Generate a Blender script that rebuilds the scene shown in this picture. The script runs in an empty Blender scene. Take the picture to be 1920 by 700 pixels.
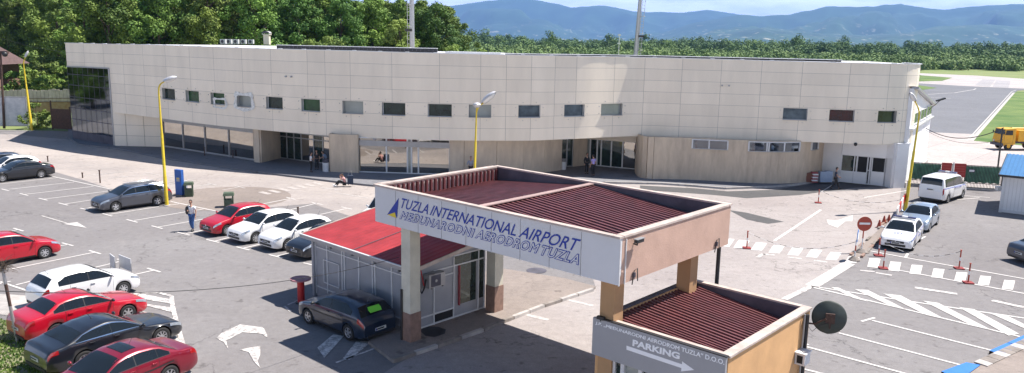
import bpy, math, random
import numpy as np
from mathutils import Vector, Matrix, noise
R = math.radians
random.seed(7); rng = np.random.default_rng(7)
scene = bpy.context.scene
COL = scene.collection

# ------------------------------------------------------------------ camera model
F, PITCH, ROLL, H = 1466.0, R(10.56), R(1.09), 11.0
_fw = Vector((0, math.cos(PITCH), -math.sin(PITCH)))
_u0 = Vector((0, math.sin(PITCH), math.cos(PITCH))); _r0 = Vector((1, 0, 0))
RT = _r0*math.cos(ROLL) + _u0*math.sin(ROLL)
UP = -_r0*math.sin(ROLL) + _u0*math.cos(ROLL)
EYE = Vector((0, 0, H))
def ray(x, y): return _fw + RT*((x-960)/F) - UP*((y-350)/F)
def G(x, y, z=0.0):                       # where the sight line of a photo point meets height z
    d = ray(x, y); return EYE + d*((z-H)/d.z)
def P(X):
    v = Vector(X)-EYE; w = v.dot(_fw); return (960+F*v.dot(RT)/w, 350-F*v.dot(UP)/w)
def onplane(x, y, A, n):
    d = ray(x, y); return EYE + d*((Vector(A)-EYE).dot(n)/d.dot(n))

cam = bpy.data.cameras.new('camera'); camo = bpy.data.objects.new('camera', cam); COL.objects.link(camo)
M = Matrix((RT, UP, -_fw)).transposed().to_4x4(); M.translation = EYE
camo.matrix_world = M
cam.sensor_fit = 'HORIZONTAL'; cam.sensor_width = 36; cam.lens = 36*F/1920
cam.clip_start = .5; cam.clip_end = 90000
scene.camera = camo

# ------------------------------------------------------------------ world, sun
SUN_EL, SUN_AZ = R(58.5), R(17)          # az measured from +X towards +Y
w = bpy.data.worlds.new('World'); scene.world = w; w.use_nodes = True
nt = w.node_tree; nt.nodes.clear()
def N(nt, t, **k):
    n = nt.nodes.new(t)
    for a, b in k.items(): setattr(n, a, b)
    return n
out = N(nt, 'ShaderNodeOutputWorld'); bg = N(nt, 'ShaderNodeBackground'); sky = N(nt, 'ShaderNodeTexSky')
sky.sky_type = 'NISHITA'; sky.sun_disc = False; sky.sun_elevation = SUN_EL; sky.sun_rotation = R(90)-SUN_AZ
sky.air_density = 1.3; sky.dust_density = .4; sky.ozone_density = 3.0
tc = N(nt, 'ShaderNodeTexCoord'); mp = N(nt, 'ShaderNodeMapping'); mp.inputs['Scale'].default_value = (2.2, 2.2, 12)
nz = N(nt, 'ShaderNodeTexNoise'); nz.inputs['Scale'].default_value = 2.3; nz.inputs['Detail'].default_value = 9; nz.inputs['Roughness'].default_value = .6
cr = N(nt, 'ShaderNodeValToRGB'); cr.color_ramp.elements[0].position = .18; cr.color_ramp.elements[1].position = .50
mx = N(nt, 'ShaderNodeMix'); mx.data_type = 'RGBA'
mx.inputs['B'].default_value = (25, 26, 30, 1)
L = nt.links.new
L(tc.outputs['Generated'], mp.inputs['Vector']); L(mp.outputs[0], nz.inputs['Vector']); L(nz.outputs['Fac'], cr.inputs[0])
sx = N(nt, 'ShaderNodeSeparateXYZ'); L(tc.outputs['Generated'], sx.inputs[0])
mr = N(nt, 'ShaderNodeMapRange'); mr.inputs[1].default_value = .22; mr.inputs[2].default_value = .05; L(sx.outputs['Z'], mr.inputs[0])
ml = N(nt, 'ShaderNodeMath', operation='MULTIPLY'); L(cr.outputs[0], ml.inputs[0]); L(mr.outputs[0], ml.inputs[1])
L(ml.outputs[0], mx.inputs['Factor']); L(sky.outputs[0], mx.inputs['A']); L(mx.outputs['Result'], bg.inputs[0])
bg.inputs[1].default_value = .050; L(bg.outputs[0], out.inputs[0])
sl = bpy.data.lights.new('sun', 'SUN'); sl.energy = 5.0; sl.angle = R(.53); sl.color = (1, .94, .86)
so = bpy.data.objects.new('sun', sl); COL.objects.link(so)
sd = Vector((math.cos(SUN_EL)*math.cos(SUN_AZ), math.cos(SUN_EL)*math.sin(SUN_AZ), math.sin(SUN_EL)))
so.rotation_euler = sd.to_track_quat('Z', 'Y').to_euler(); so.location = (30, 30, 60)
scene.view_settings.view_transform = 'Standard'; scene.view_settings.look = 'None'
scene.view_settings.exposure = 1.0; scene.view_settings.gamma = 1

# ------------------------------------------------------------------ materials
def mat(name, col, rough=.8, var=.0, scale=3.0, col2=None, bump=0.0, bscale=None, metal=0.0, spec=.5, detail=6, coords='Object', stretch=(1,1,1), coat=0, hue_rand=0):
    m = bpy.data.materials.new(name); m.use_nodes = True; nt = m.node_tree; L = nt.links.new
    b = nt.nodes['Principled BSDF']; b.inputs['Base Color'].default_value = (*col, 1)
    b.inputs['Roughness'].default_value = rough; b.inputs['Metallic'].default_value = metal
    b.inputs['Specular IOR Level'].default_value = spec
    if coat: b.inputs['Coat Weight'].default_value = coat; b.inputs['Coat Roughness'].default_value = .05
    tc = N(nt, 'ShaderNodeTexCoord'); mp = N(nt, 'ShaderNodeMapping'); mp.inputs['Scale'].default_value = stretch
    L(tc.outputs[coords], mp.inputs['Vector'])
    if var or col2:
        nz = N(nt, 'ShaderNodeTexNoise'); nz.inputs['Scale'].default_value = scale; nz.inputs['Detail'].default_value = detail
        nz.inputs['Roughness'].default_value = .62
        L(mp.outputs[0], nz.inputs['Vector'])
        cr = N(nt, 'ShaderNodeValToRGB'); cr.color_ramp.elements[0].position = .32; cr.color_ramp.elements[1].position = .68
        c2 = col2 if col2 else tuple(c*(1-var) for c in col); c1 = col if col2 else tuple(min(1, c*(1+var*.6)) for c in col)
        cr.color_ramp.elements[0].color = (*c2, 1); cr.color_ramp.elements[1].color = (*c1, 1)
        L(nz.outputs['Fac'], cr.inputs[0])
        res = cr.outputs[0]
        if hue_rand:
            oi = N(nt, 'ShaderNodeObjectInfo'); hs = N(nt, 'ShaderNodeHueSaturation')
            mr = N(nt, 'ShaderNodeMapRange'); mr.inputs[3].default_value = .5-hue_rand; mr.inputs[4].default_value = .5+hue_rand*.6
            mv = N(nt, 'ShaderNodeMapRange'); mv.inputs[3].default_value = .7; mv.inputs[4].default_value = 1.35
            mm = N(nt, 'ShaderNodeMath', operation='FRACT'); m7 = N(nt, 'ShaderNodeMath', operation='MULTIPLY'); m7.inputs[1].default_value = 7.3
            L(oi.outputs['Random'], mr.inputs[0]); L(oi.outputs['Random'], m7.inputs[0]); L(m7.outputs[0], mm.inputs[0]); L(mm.outputs[0], mv.inputs[0])
            L(mr.outputs[0], hs.inputs['Hue']); L(mv.outputs[0], hs.inputs['Value']); L(res, hs.inputs['Color']); res = hs.outputs[0]
        L(res, b.inputs['Base Color'])
    if bump:
        nb = N(nt, 'ShaderNodeTexNoise'); nb.inputs['Scale'].default_value = bscale or scale*6; nb.inputs['Detail'].default_value = 5
        L(mp.outputs[0], nb.inputs['Vector']); bp = N(nt, 'ShaderNodeBump'); bp.inputs['Strength'].default_value = bump; bp.inputs['Distance'].default_value = .05
        L(nb.outputs['Fac'], bp.inputs['Height']); L(bp.outputs[0], b.inputs['Normal'])
    return m

def ground_mat(name, base, dark, light, crack=.5, seam=0, grain=1.0):
    """worn asphalt / concrete: large stains, fine grain, tyre streaks, thin cracks"""
    m = bpy.data.materials.new(name); m.use_nodes = True; nt = m.node_tree; L = nt.links.new
    b = nt.nodes['Principled BSDF']; b.inputs['Roughness'].default_value = .9; b.inputs['Specular IOR Level'].default_value = .3
    tc = N(nt, 'ShaderNodeTexCoord')
    def noi(sc, det=5, stretch=None, rot=0, rough=.6):
        n = N(nt, 'ShaderNodeTexNoise'); n.inputs['Scale'].default_value = sc; n.inputs['Detail'].default_value = det; n.inputs['Roughness'].default_value = rough
        if stretch:
            mp = N(nt, 'ShaderNodeMapping'); mp.inputs['Scale'].default_value = stretch; mp.inputs['Rotation'].default_value = (0, 0, rot)
            L(tc.outputs['Object'], mp.inputs[0]); L(mp.outputs[0], n.inputs['Vector'])
        else: L(tc.outputs['Object'], n.inputs['Vector'])
        return n
    def ramp(src, p0, p1, c0, c1):
        r = N(nt, 'ShaderNodeValToRGB'); r.color_ramp.elements[0].position = p0; r.color_ramp.elements[1].position = p1
        r.color_ramp.elements[0].color = (*c0, 1); r.color_ramp.elements[1].color = (*c1, 1); L(src, r.inputs[0]); return r.outputs[0]
    def mix(a, b_, f, mode='MIX'):
        x = N(nt, 'ShaderNodeMix'); x.data_type = 'RGBA'; x.blend_type = mode
        if isinstance(f, float): x.inputs['Factor'].default_value = f
        else: L(f, x.inputs['Factor'])
        for s, v in (('A', a), ('B', b_)):
            if isinstance(v, tuple): x.inputs[s].default_value = (*v, 1)
            else: L(v, x.inputs[s])
        return x.outputs['Result']
    c = ramp(noi(.09, 6).outputs['Fac'], .36, .66, dark, base)
    c = mix(c, light, ramp(noi(.5, 8, rough=.7).outputs['Fac'], .56, .74, (0,0,0), (.42,.42,.42)))
    c = mix(c, dark, ramp(noi(.35, 6, (.35, 2.4, 1), -R(51)).outputs['Fac'], .55, .75, (0,0,0), (.7,.7,.7)))
    g = ramp(noi(22*grain, 3, rough=.8).outputs['Fac'], .3, .7, (.80,.80,.80), (1.18,1.18,1.18)); c = mix(c, g, 1.0, 'MULTIPLY')
    g2 = ramp(noi(3.1*grain, 5, rough=.7).outputs['Fac'], .3, .7, (.88,.88,.88), (1.1,1.1,1.1)); c = mix(c, g2, 1.0, 'MULTIPLY')
    sp = ramp(noi(1.7, 2).outputs['Fac'], .64, .72, (1,1,1), (.66,.65,.65)); c = mix(c, sp, 1.0, 'MULTIPLY')
    if crack:
        v = N(nt, 'ShaderNodeTexVoronoi'); v.feature = 'DISTANCE_TO_EDGE'; v.inputs['Scale'].default_value = .22
        wn = noi(.8, 6); vm = N(nt, 'ShaderNodeMix'); vm.data_type = 'RGBA'; vm.inputs['Factor'].default_value = .35
        L(tc.outputs['Object'], vm.inputs['A']); 
        sc = N(nt, 'ShaderNodeVectorMath', operation='SCALE'); sc.inputs['Scale'].default_value = 6; L(wn.outputs['Color'], sc.inputs[0]); L(sc.outputs[0], vm.inputs['B'])
        L(vm.outputs['Result'], v.inputs['Vector'])
        k = ramp(v.outputs['Distance'], .0, .010, (1-crack,)*3, (1,1,1))
        kk = mix((1.,1.,1.), k, ramp(noi(.14, 3).outputs['Fac'], .48, .56, (0,0,0), (1,1,1))); c = mix(c, kk, 1.0, 'MULTIPLY')
    if seam:
        br = N(nt, 'ShaderNodeTexBrick'); br.offset = 0; br.inputs['Scale'].default_value = 1; br.inputs['Mortar Size'].default_value = .03
        br.inputs['Brick Width'].default_value = seam; br.inputs['Row Height'].default_value = seam
        br.inputs['Color1'].default_value = (1,1,1,1); br.inputs['Color2'].default_value = (.93,.93,.93,1); br.inputs['Mortar'].default_value = (.6,.6,.6,1)
        mp = N(nt, 'ShaderNodeMapping'); mp.inputs['Rotation'].default_value = (0, 0, R(42)); L(tc.outputs['Object'], mp.inputs[0]); L(mp.outputs[0], br.inputs[0])
        c = mix(c, br.outputs[0], 1.0, 'MULTIPLY')
    L(c, b.inputs['Base Color'])
    bp = N(nt, 'ShaderNodeBump'); bp.inputs['Strength'].default_value = .35; bp.inputs['Distance'].default_value = .02
    L(noi(30*grain, 4).outputs['Fac'], bp.inputs['Height']); L(bp.outputs[0], b.inputs['Normal'])
    return m

def paint_mat(name, col, wear=.5, under=(.2,.19,.19)):
    """road paint: worn away in blotches (really missing: alpha)"""
    m = bpy.data.materials.new(name); m.use_nodes = True; nt = m.node_tree; L = nt.links.new
    b = nt.nodes['Principled BSDF']; b.inputs['Roughness'].default_value = .7; b.inputs['Base Color'].default_value = (*col, 1)
    tc = N(nt, 'ShaderNodeTexCoord'); n = N(nt, 'ShaderNodeTexNoise'); n.inputs['Scale'].default_value = 5; n.inputs['Detail'].default_value = 9; n.inputs['Roughness'].default_value = .75
    L(tc.outputs['Object'], n.inputs['Vector'])
    r = N(nt, 'ShaderNodeValToRGB'); p = .30+.26*wear
    r.color_ramp.elements[0].position = p-.07; r.color_ramp.elements[1].position = p+.07
    r.color_ramp.elements[0].color = (*under, 1); r.color_ramp.elements[1].color = (*col, 1)
    L(n.outputs['Fac'], r.inputs[0]); L(r.outputs[0], b.inputs['Base Color'])
    return m

def glass(name, base=(.02,.025,.03), metal=0.0, rough=.03, spec=.8):
    return mat(name, base, rough=rough, metal=metal, spec=spec, var=.15, scale=.8)

MT = dict(
 asphalt=ground_mat('worn_asphalt', (.212,.202,.204), (.172,.160,.162), (.275,.258,.252), crack=.5),
 road=ground_mat('road_concrete', (.345,.315,.305), (.27,.238,.232), (.42,.37,.355), crack=.45),
 lot2=ground_mat('bleached_concrete', (.40,.355,.33), (.29,.26,.25), (.47,.42,.39), crack=.35),
 island=ground_mat('brown_gravel_asphalt', (.29,.245,.22), (.20,.17,.155), (.33,.285,.25), crack=.2, grain=1.4),
 patch=ground_mat('fresh_asphalt', (.10,.098,.10), (.075,.074,.077), (.14,.135,.135), crack=0),
 walk=ground_mat('grey_pavement', (.20,.20,.215), (.16,.16,.175), (.24,.235,.25), crack=.1),
 apron=ground_mat('apron_concrete', (.46,.41,.39), (.38,.34,.33), (.52,.47,.45), crack=0, seam=6, grain=.5),
 taxi=ground_mat('taxiway_asphalt', (.165,.168,.185), (.14,.143,.158), (.20,.20,.215), crack=0, grain=.5),
 runway=ground_mat('runway_concrete', (.46,.42,.41), (.36,.33,.33), (.55,.50,.49), crack=0, seam=8, grain=.4),
 rpatch=ground_mat('runway_patch', (.34,.325,.34), (.29,.28,.29), (.38,.36,.37), crack=0, grain=.5),
 kerb=mat('kerb_stone', (.42,.39,.37), .9, .25, 2),
 packs=mat('red_wrapped_packs', (.30,.05,.06), .6, .3, 9),
 kerbdk=mat('old_kerb', (.24,.21,.19), .95, .35, 2),
 line=paint_mat('white_road_paint', (.57,.545,.53), .36, (.27,.25,.24)),
 line2=paint_mat('worn_road_paint', (.50,.475,.46), .60, (.30,.275,.265)),
 line4=paint_mat('thin_road_paint', (.50,.475,.46), .42, (.27,.25,.245)),
 line5=paint_mat('nearly_gone_paint', (.46,.42,.40), .85, (.36,.325,.31)),
 line3=paint_mat('faded_road_paint', (.62,.58,.56), .72, (.25,.235,.23)),
 grass=mat('grass', (.10,.19,.035), .95, scale=.12, col2=(.16,.20,.05), bump=.6, bscale=3),
 grassf=mat('bright_grass', (.040,.105,.012), .95, scale=.13, detail=12, col2=(.15,.20,.05), bump=.5, bscale=4),
 field=mat('field_grass', (.13,.19,.05), .95, scale=.03, col2=(.20,.22,.08)),
 cream=mat('cream_panel', (.80,.71,.59), .45, .07, .9, spec=.4, stretch=(1,1,.22), detail=9),
 seam=mat('panel_joint', (.26,.24,.22), .8),
 capm=mat('parapet_cap', (.62,.62,.63), .35, .1, 2, metal=.3),
 trav=mat('travertine', (.60,.49,.37), .6, scale=1.0, col2=(.43,.345,.265), stretch=(2.0,2.0,.5), detail=12, bump=.1),
 travw=mat('travertine_pale', (.61,.51,.40), .6, scale=1.0, col2=(.45,.37,.295), stretch=(1.8,1.8,.55), detail=12, bump=.1),
 whitewall=mat('white_render', (.72,.72,.73), .8, .06, .7),
 roofm=mat('roof_membrane', (.58,.58,.60), .7, .18, .6),
 black=mat('black_cladding', (.012,.014,.02), .5, .3, 3),
 frame=mat('grey_aluminium', (.33,.33,.34), .4, .08, 2, metal=.35),
 framew=mat('white_frame', (.62,.62,.63), .45, .06, 3),
 mirror=mat('mirror_glass', (.46,.44,.41), .035, .10, .6, metal=1),
 mirrord=mat('dark_mirror_glass', (.17,.19,.22), .05, .15, .6, metal=1),
 wglass=mat('green_window_glass', (.035,.06,.05), rough=.04, metal=.22, spec=.8, scale=1.4, col2=(.012,.02,.02)),  # dark blotches in this and the next glasses are painted-in reflections
 wglass2=mat('blue_window_glass', (.12,.17,.21), rough=.04, metal=.4, spec=.8, scale=1.4, col2=(.03,.05,.07)),
 wgreen=mat('window_with_green_blind', (.03,.10,.035), rough=.12, metal=.15, spec=.8, scale=1.6, col2=(.012,.045,.02)),
 wred=mat('window_with_red_sign', (.015,.015,.018), rough=.06, metal=.15, spec=.8, scale=1.3, col2=(.06,.012,.015)),
 wpale=glass('window_with_pale_blind', (.30,.33,.32), metal=.2, rough=.15),
 dark=mat('dark_interior', (.012,.012,.013), .8),
 reveal=mat('window_reveal', (.42,.42,.40), .6),
 foil=mat('peeling_foil', (.66,.66,.64), .4, .3, 4),
 signw=mat('sign_panel_white', (.60,.60,.62), .5, .05, .8),
 blue=mat('sign_blue', (.008,.035,.30), .5),
 yellow=mat('logo_yellow', (.70,.52,.03), .5),
 pink=mat('pink_render', (.54,.36,.285), .85, scale=1.0, col2=(.43,.285,.225), bump=.15, bscale=20, detail=8),
 cap=mat('pale_parapet_cap', (.47,.39,.35), .7, .25, 2.5, detail=9),
 maroon=mat('maroon_sheet', (.165,.048,.052), .5, scale=2.2, col2=(.10,.032,.034), metal=.1, detail=9),
 ridge=mat('ridge_cap', (.36,.25,.23), .6, .2, 2),
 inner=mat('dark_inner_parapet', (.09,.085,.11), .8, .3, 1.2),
 pillar=mat('cream_column', (.56,.53,.44), .8, .16, 1.2),
 pbase=mat('column_base_tile', (.25,.155,.12), .7, .25, 4),
 orange=mat('orange_render', (.60,.35,.165), .85, .14, .8, bump=.1, bscale=20),
 orange2=mat('orange_column', (.42,.25,.125), .85, .14, .8),
 bandgrey=mat('grey_sign_band', (.31,.31,.325), .5, .06, 1),
 bandtext=mat('sign_text_white', (.80,.80,.82), .5),
 redroof=mat('red_sheet_roof', (.30,.030,.036), .6, .22, 1.5, detail=9, spec=.3),
 kgrey=mat('grey_kiosk_panel', (.30,.305,.33), .5, .08, 1.5),
 yel=mat('yellow_pole_paint', (.66,.50,.02), .5, scale=7, col2=(.52,.38,.02)),
 metal=mat('grey_metal', (.38,.38,.39), .4, .15, 4, metal=.6),
 lampw=mat('lamp_housing', (.55,.55,.57), .35, .1, 4),
 lglass=mat('lamp_glass', (.62,.63,.64), .12, spec=.8, metal=.2),
 rust=mat('rusty_metal', (.10,.055,.04), .85, scale=6, col2=(.05,.03,.025)),
 tyre=mat('tyre_rubber', (.018,.018,.019), .8), blackp=mat('black_plastic', (.02,.02,.022), .5),
 rim=mat('alloy_rim', (.48,.48,.50), .3, metal=.7), hub=mat('silver_hubcap', (.45,.45,.47), .4, metal=.3),
 cglass=glass('car_glass', (.010,.014,.018), metal=.0, rough=.04, spec=.45),
 headl=mat('headlight_lens', (.42,.46,.52), .08, metal=.5), tail=mat('taillight_lens', (.30,.01,.012), .15, spec=.8),
 plate=mat('licence_plate', (.62,.62,.60), .5), ind=mat('amber_lens', (.6,.22,.03), .2),
 chrome=mat('chrome', (.75,.75,.77), .1, metal=1),
 skin=mat('skin', (.42,.24,.17), .6), hair=mat('dark_hair', (.02,.015,.012), .7),
 leaf=mat('leaves', (.155,.255,.032), .75, scale=.22, col2=(.045,.11,.018), hue_rand=.035),
 leafl=mat('light_leaves', (.24,.34,.06), .75, scale=.5, col2=(.10,.17,.03), hue_rand=.02),
 leafs=mat('silvery_leaves', (.22,.27,.15), .75, scale=.5, col2=(.13,.18,.08), hue_rand=.02),
 forest=mat('distant_leaves', (.14,.22,.06), .9, scale=.022, col2=(.05,.105,.04), detail=8),
 shrubf=mat('distant_shrub_leaves', (.21,.29,.10), .9, scale=.03, col2=(.09,.16,.05), detail=8),
 bark=mat('bark', (.10,.075,.055), .95, .3, 6),
 concrete=mat('old_concrete', (.56,.49,.43), .95, scale=1.5, col2=(.38,.33,.29)),
 board=mat('peeling_billboard', (.36,.38,.42), .7, scale=1.3, col2=(.62,.62,.63), detail=9),
 green_net=mat('green_net', (.16,.38,.26), .9, .4, 2), redb=mat('red_banner', (.33,.03,.025), .7, .15, 3),
 redp=mat('red_paint', (.50,.02,.02), .5, .15, 5), whitep=mat('white_paint', (.72,.72,.72), .5, .08, 4),
 binm=mat('green_bin', (.07,.10,.065), .7, .2, 4), bluebd=mat('blue_board', (.02,.10,.38), .5, .15, 3),
 blueroof=mat('blue_sheet_roof', (.05,.17,.36), .4, .1, 2, metal=.1), brownroof=mat('old_roof_tiles', (.12,.075,.075), .85, .3, 2),
 truck=mat('truck_yellow', (.68,.36,.015), .5, .15, 3), seatblue=mat('blue_rubber', (.02,.16,.55), .6, .1, 4),
 bluesign=mat('blue_traffic_sign', (.03,.15,.45), .45), box=mat('cardboard', (.22,.09,.06), .8), water=mat('shrink_wrapped_bottles', (.35,.45,.60), .3, .3, 20),
 cone=mat('faded_cone_red', (.36,.06,.035), .7), wire=mat('black_cable', (.02,.02,.022), .7), greenp=mat('green_sunshade', (.18,.62,.05), .6),
 hubgrey=mat('dish_grey', (.035,.045,.04), .6, .2, 4),
)

# ------------------------------------------------------------------ mesh building
class MB:
    def __init__(s): s.v = []; s.f = []; s.m = []; s.mats = []; s.smooth = []
    def mi(s, m):
        if m not in s.mats: s.mats.append(m)
        return s.mats.index(m)
    def add(s, verts, faces, m, smooth=False):
        o = len(s.v); s.v += [tuple(p) for p in verts]; k = s.mi(m)
        for f in faces: s.f.append([i+o for i in f]); s.m.append(k); s.smooth.append(smooth)
        return s
    def box(s, c, size, m, rz=0, M=None):
        hx, hy, hz = size[0]/2, size[1]/2, size[2]/2
        vs = [Vector((x, y, z)) for z in (-hz, hz) for y in (-hy, hy) for x in (-hx, hx)]
        T = Matrix.Translation(Vector(c)) @ (M.to_4x4() if M else Matrix.Rotation(rz, 4, 'Z'))
        return s.add([T@v for v in vs], [(0,2,3,1),(4,5,7,6),(0,1,5,4),(2,6,7,3),(0,4,6,2),(1,3,7,5)], m)
    def bar(s, a, b, w, h, m, up=(0,0,1)):       # box along a-b, width w sideways, height h
        a = Vector(a); b = Vector(b); d = (b-a); l = d.length
        if l < 1e-6: return s
        d /= l; sd_ = d.cross(Vector(up))
        if sd_.length < 1e-4: sd_ = Vector((1,0,0))
        sd_.normalize(); u = sd_.cross(d)
        Mx = Matrix((d, sd_, u)).transposed()
        return s.box((a+b)/2, (l, w, h), m, M=Mx)
    def tube(s, pts, r, m, n=8, cap=True, smooth=True):
        pts = [Vector(p) for p in pts]; k = len(pts); rr = r if isinstance(r, (list, tuple)) else [r]*k
        vs = []; ref = None
        for i, p in enumerate(pts):
            d = (pts[min(i+1, k-1)]-pts[max(i-1, 0)]).normalized()
            if ref is None: ref = d.orthogonal().normalized()
            ref = (ref-d*ref.dot(d)).normalized(); q = d.cross(ref)
            for j in range(n):
                a = 2*math.pi*j/n; vs.append(p+(ref*math.cos(a)+q*math.sin(a))*rr[i])
        fs = [(i*n+j, i*n+(j+1)%n, (i+1)*n+(j+1)%n, (i+1)*n+j) for i in range(k-1) for j in range(n)]
        s.add(vs, fs, m, smooth)
        if cap: s.add(vs[:n], [tuple(range(n))[::-1]], m); s.add(vs[-n:], [tuple(range(n))], m)
        return s
    def prism(s, poly, z0, z1, m, mt=None):
        n = len(poly); vs = [(p[0], p[1], z0) for p in poly]+[(p[0], p[1], z1) for p in poly]
        ar = sum(poly[i][0]*poly[(i+1)%n][1]-poly[(i+1)%n][0]*poly[i][1] for i in range(n))
        side = [(i, (i+1)%n, n+(i+1)%n, n+i) for i in range(n)]
        if ar < 0: side = [f[::-1] for f in side]
        top = tuple(range(n, 2*n)); 
        if ar < 0: top = top[::-1]
        s.add(vs, side, m); s.add(vs, [top], mt or m); return s
    def sheet(s, poly, z, m):
        return s.add([(p[0], p[1], z) for p in poly], [tuple(range(len(poly)))], m)
    def blob(s, c, r, m, n=12, k=8):
        vs = []; fs = []
        rx, ry, rz = (r, r, r) if not isinstance(r, (tuple, list)) else r
        for i in range(k+1):
            t = math.pi*i/k
            for j in range(n):
                a = 2*math.pi*j/n; vs.append((c[0]+rx*math.sin(t)*math.cos(a), c[1]+ry*math.sin(t)*math.sin(a), c[2]+rz*math.cos(t)))
        for i in range(k):
            for j in range(n): fs.append((i*n+j, (i+1)*n+j, (i+1)*n+(j+1)%n, i*n+(j+1)%n))
        return s.add(vs, fs, m, True)
    def mesh(s, name, org=None, inv=None):
        me = bpy.data.meshes.new(name)
        vs = s.v
        if org is not None: vs = [(x-org[0], y-org[1], z-org[2]) for x, y, z in vs]
        me.from_pydata(vs, [], s.f)
        for m in s.mats: me.materials.append(MT[m] if isinstance(m, str) else m)
        me.polygons.foreach_set('material_index', s.m); me.polygons.foreach_set('use_smooth', s.smooth); me.update()
        return me
    def build(s, name, parent=None, world=True, **k):
        """link as ONE object; with a parent, world=True means the vertices were given in world coordinates"""
        org = None
        if parent is not None and world: org = root_loc(parent)
        o = bpy.data.objects.new(name, s.mesh(name, org)); COL.objects.link(o)
        if parent is not None: o.parent = parent
        elif k.pop('center', True):
            pass
        tag(o, **{a: b for a, b in k.items() if a in ('label', 'category', 'group', 'kind')})
        return o
def root_loc(p):
    v = Vector((0,0,0))
    while p is not None: v += Vector(p.location); p = p.parent
    return v
def tag(o, label=None, category=None, group=None, kind=None):
    if label: o['label'] = label
    if category: o['category'] = category
    if group: o['group'] = group
    if kind: o['kind'] = kind
    return o
def thing(name, label, category, loc=(0,0,0), rz=0, group=None):
    o = bpy.data.objects.new(name, None); COL.objects.link(o); o.location = loc; o.rotation_euler = (0,0,rz); o.empty_display_size = .3
    return tag(o, label, category, group)
def single(mb, name, label, category, loc, group=None):     # a thing that is one mesh, origin at its base
    o = bpy.data.objects.new(name, mb.mesh(name, loc)); COL.objects.link(o); o.location = loc
    return tag(o, label, category, group)
def copy_tree(o, parent=None):
    c = o.copy(); COL.objects.link(c); c.parent = parent
    for ch in list(o.children): copy_tree(ch, c)
    return c
def structure(mb, name): return mb.build(name, kind='structure')
def rect_line(mb, a, b, w, z, m):             # flat strip between two ground points
    a = Vector((a[0], a[1], 0)); b = Vector((b[0], b[1], 0)); d = (b-a).normalized(); q = Vector((-d.y, d.x, 0))*w/2
    mb.add([(p.x, p.y, z) for p in (a-q, b-q, b+q, a+q)], [(0,1,2,3)], m)
def px(poly, z=0): return [(G(x, y, z).x, G(x, y, z).y) for x, y in poly]

# ================================================================== GROUND
mb = MB()
xs = [-30000,-12000,-5000,-2000,-900,-400,-200,-100,0,100,200,400,900,2000,5000,12000,30000]
ys = [-300,-60,0,60,120,200,300,450,700,1200,2500,5000,9000,14000,24000]
vs = [(x, y, -.12) for y in ys for x in xs]; nx = len(xs)
mb.add(vs, [(j*nx+i, j*nx+i+1, (j+1)*nx+i+1, (j+1)*nx+i) for j in range(len(ys)-1) for i in range(nx-1)], 'field')
structure(mb, 'ground')
mb = MB(); mb.sheet([(-170,-160),(150,-160),(60,40),(52,52),(46,58),(39.3,62.0),(32,64.5),(30,80),(-30,88),(-47,88),(-62,88),(-80,90),(-170,95)], 0, 'asphalt'); structure(mb, 'car_park')
mb = MB(); mb.sheet(px([(-300,256),(20,252),(128,262),(250,284),(420,315),(560,330),(700,340),(1130,340),(1180,420),(700,420),(585,382),(470,392),(440,398),(404,394),(320,377),(260,364),(206,354),(150,336),(97,321),(0,302),(-300,280)], .004), .004, 'lot2'); structure(mb, 'bleached_lot')
# round traffic island patch
c = G(425, 371); mb = MB(); mb.sheet([(c.x+4.3*math.cos(a)*1.0, c.y+4.1*math.sin(a)) for a in np.linspace(0, 6.28, 40, endpoint=False)], .008, 'island')
structure(mb, 'gravel_island')
mb = MB(); mb.sheet(px([(560,800),(770,668),(906,616),(931,605),(1020,571),(1117,541),(1108,510),(1000,440),(1130,345),(1240,347),(1360,356),(1450,354),(1560,360),(1640,356),(1690,352),(1683,408),(1607,484),(1592,497),(1522,538),(1470,563),(1400,602),(1380,760),(1380,1100),(600,1100)], .008), .008, 'road'); structure(mb, 'road')
mb = MB(); mb.sheet(px([(1366,394),(1400,399),(1470,416),(1440,420),(1400,412)], .012), .012, 'patch'); structure(mb, 'asphalt_patch')
mb = MB(); mb.sheet(px([(1200,348),(1300,353),(1365,359),(1450,356),(1535,343),(1580,342),(1650,349),(1600,352),(1500,366),(1400,372),(1340,366),(1200,356)], .012), .012, 'patch'); structure(mb, 'shaded_asphalt_strip')  # asphalt strip darkened: the shade lying on the road is in its colour
# kiosk platform with kerb
isl = px([(735,674),(820,646),(906,616),(931,605),(1020,571),(1112,541),(1117,537),(1060,522),(940,503),(895,512),(780,580),(690,640)], .12)
mb = MB(); mb.prism(isl, 0, .12, 'kerbdk', 'island'); structure(mb, 'kiosk_pavement')
mb = MB()
for a, b in zip(isl[0:5], isl[1:6]):
    a = Vector((*a,0)); b = Vector((*b,0)); d = b-a; n = max(1, int(d.length/.9))
    for i in range(n):
        p = a+d*(i/n); q = a+d*((i+.96)/n)
        mb.bar((p.x,p.y,.066), (q.x,q.y,.066), .17, .136, 'kerb' if i % 3 else 'kerbdk')
structure(mb, 'kiosk_kerb')
mb = MB(); mb.sheet(px([(785,618),(800,612),(822,613),(836,618),(834,626),(815,632),(798,630)], .128), .128, 'black'); o = structure(mb, 'damp_patch')
c = G(1006, 508); mb = MB(); mb.sheet([(c.x+.5*math.cos(a), c.y+.5*math.sin(a)) for a in np.linspace(0, 6.28, 24, endpoint=False)], .014, 'inner'); structure(mb, 'manhole_cover')
mb = MB(); rect_line(mb, *px([(985,590.5),(1028,600.5)]), .22, .016, 'line2'); rect_line(mb, *px([(1064,563),(1112,574)]), .2, .016, 'line2'); structure(mb, 'road_marking')
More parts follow.
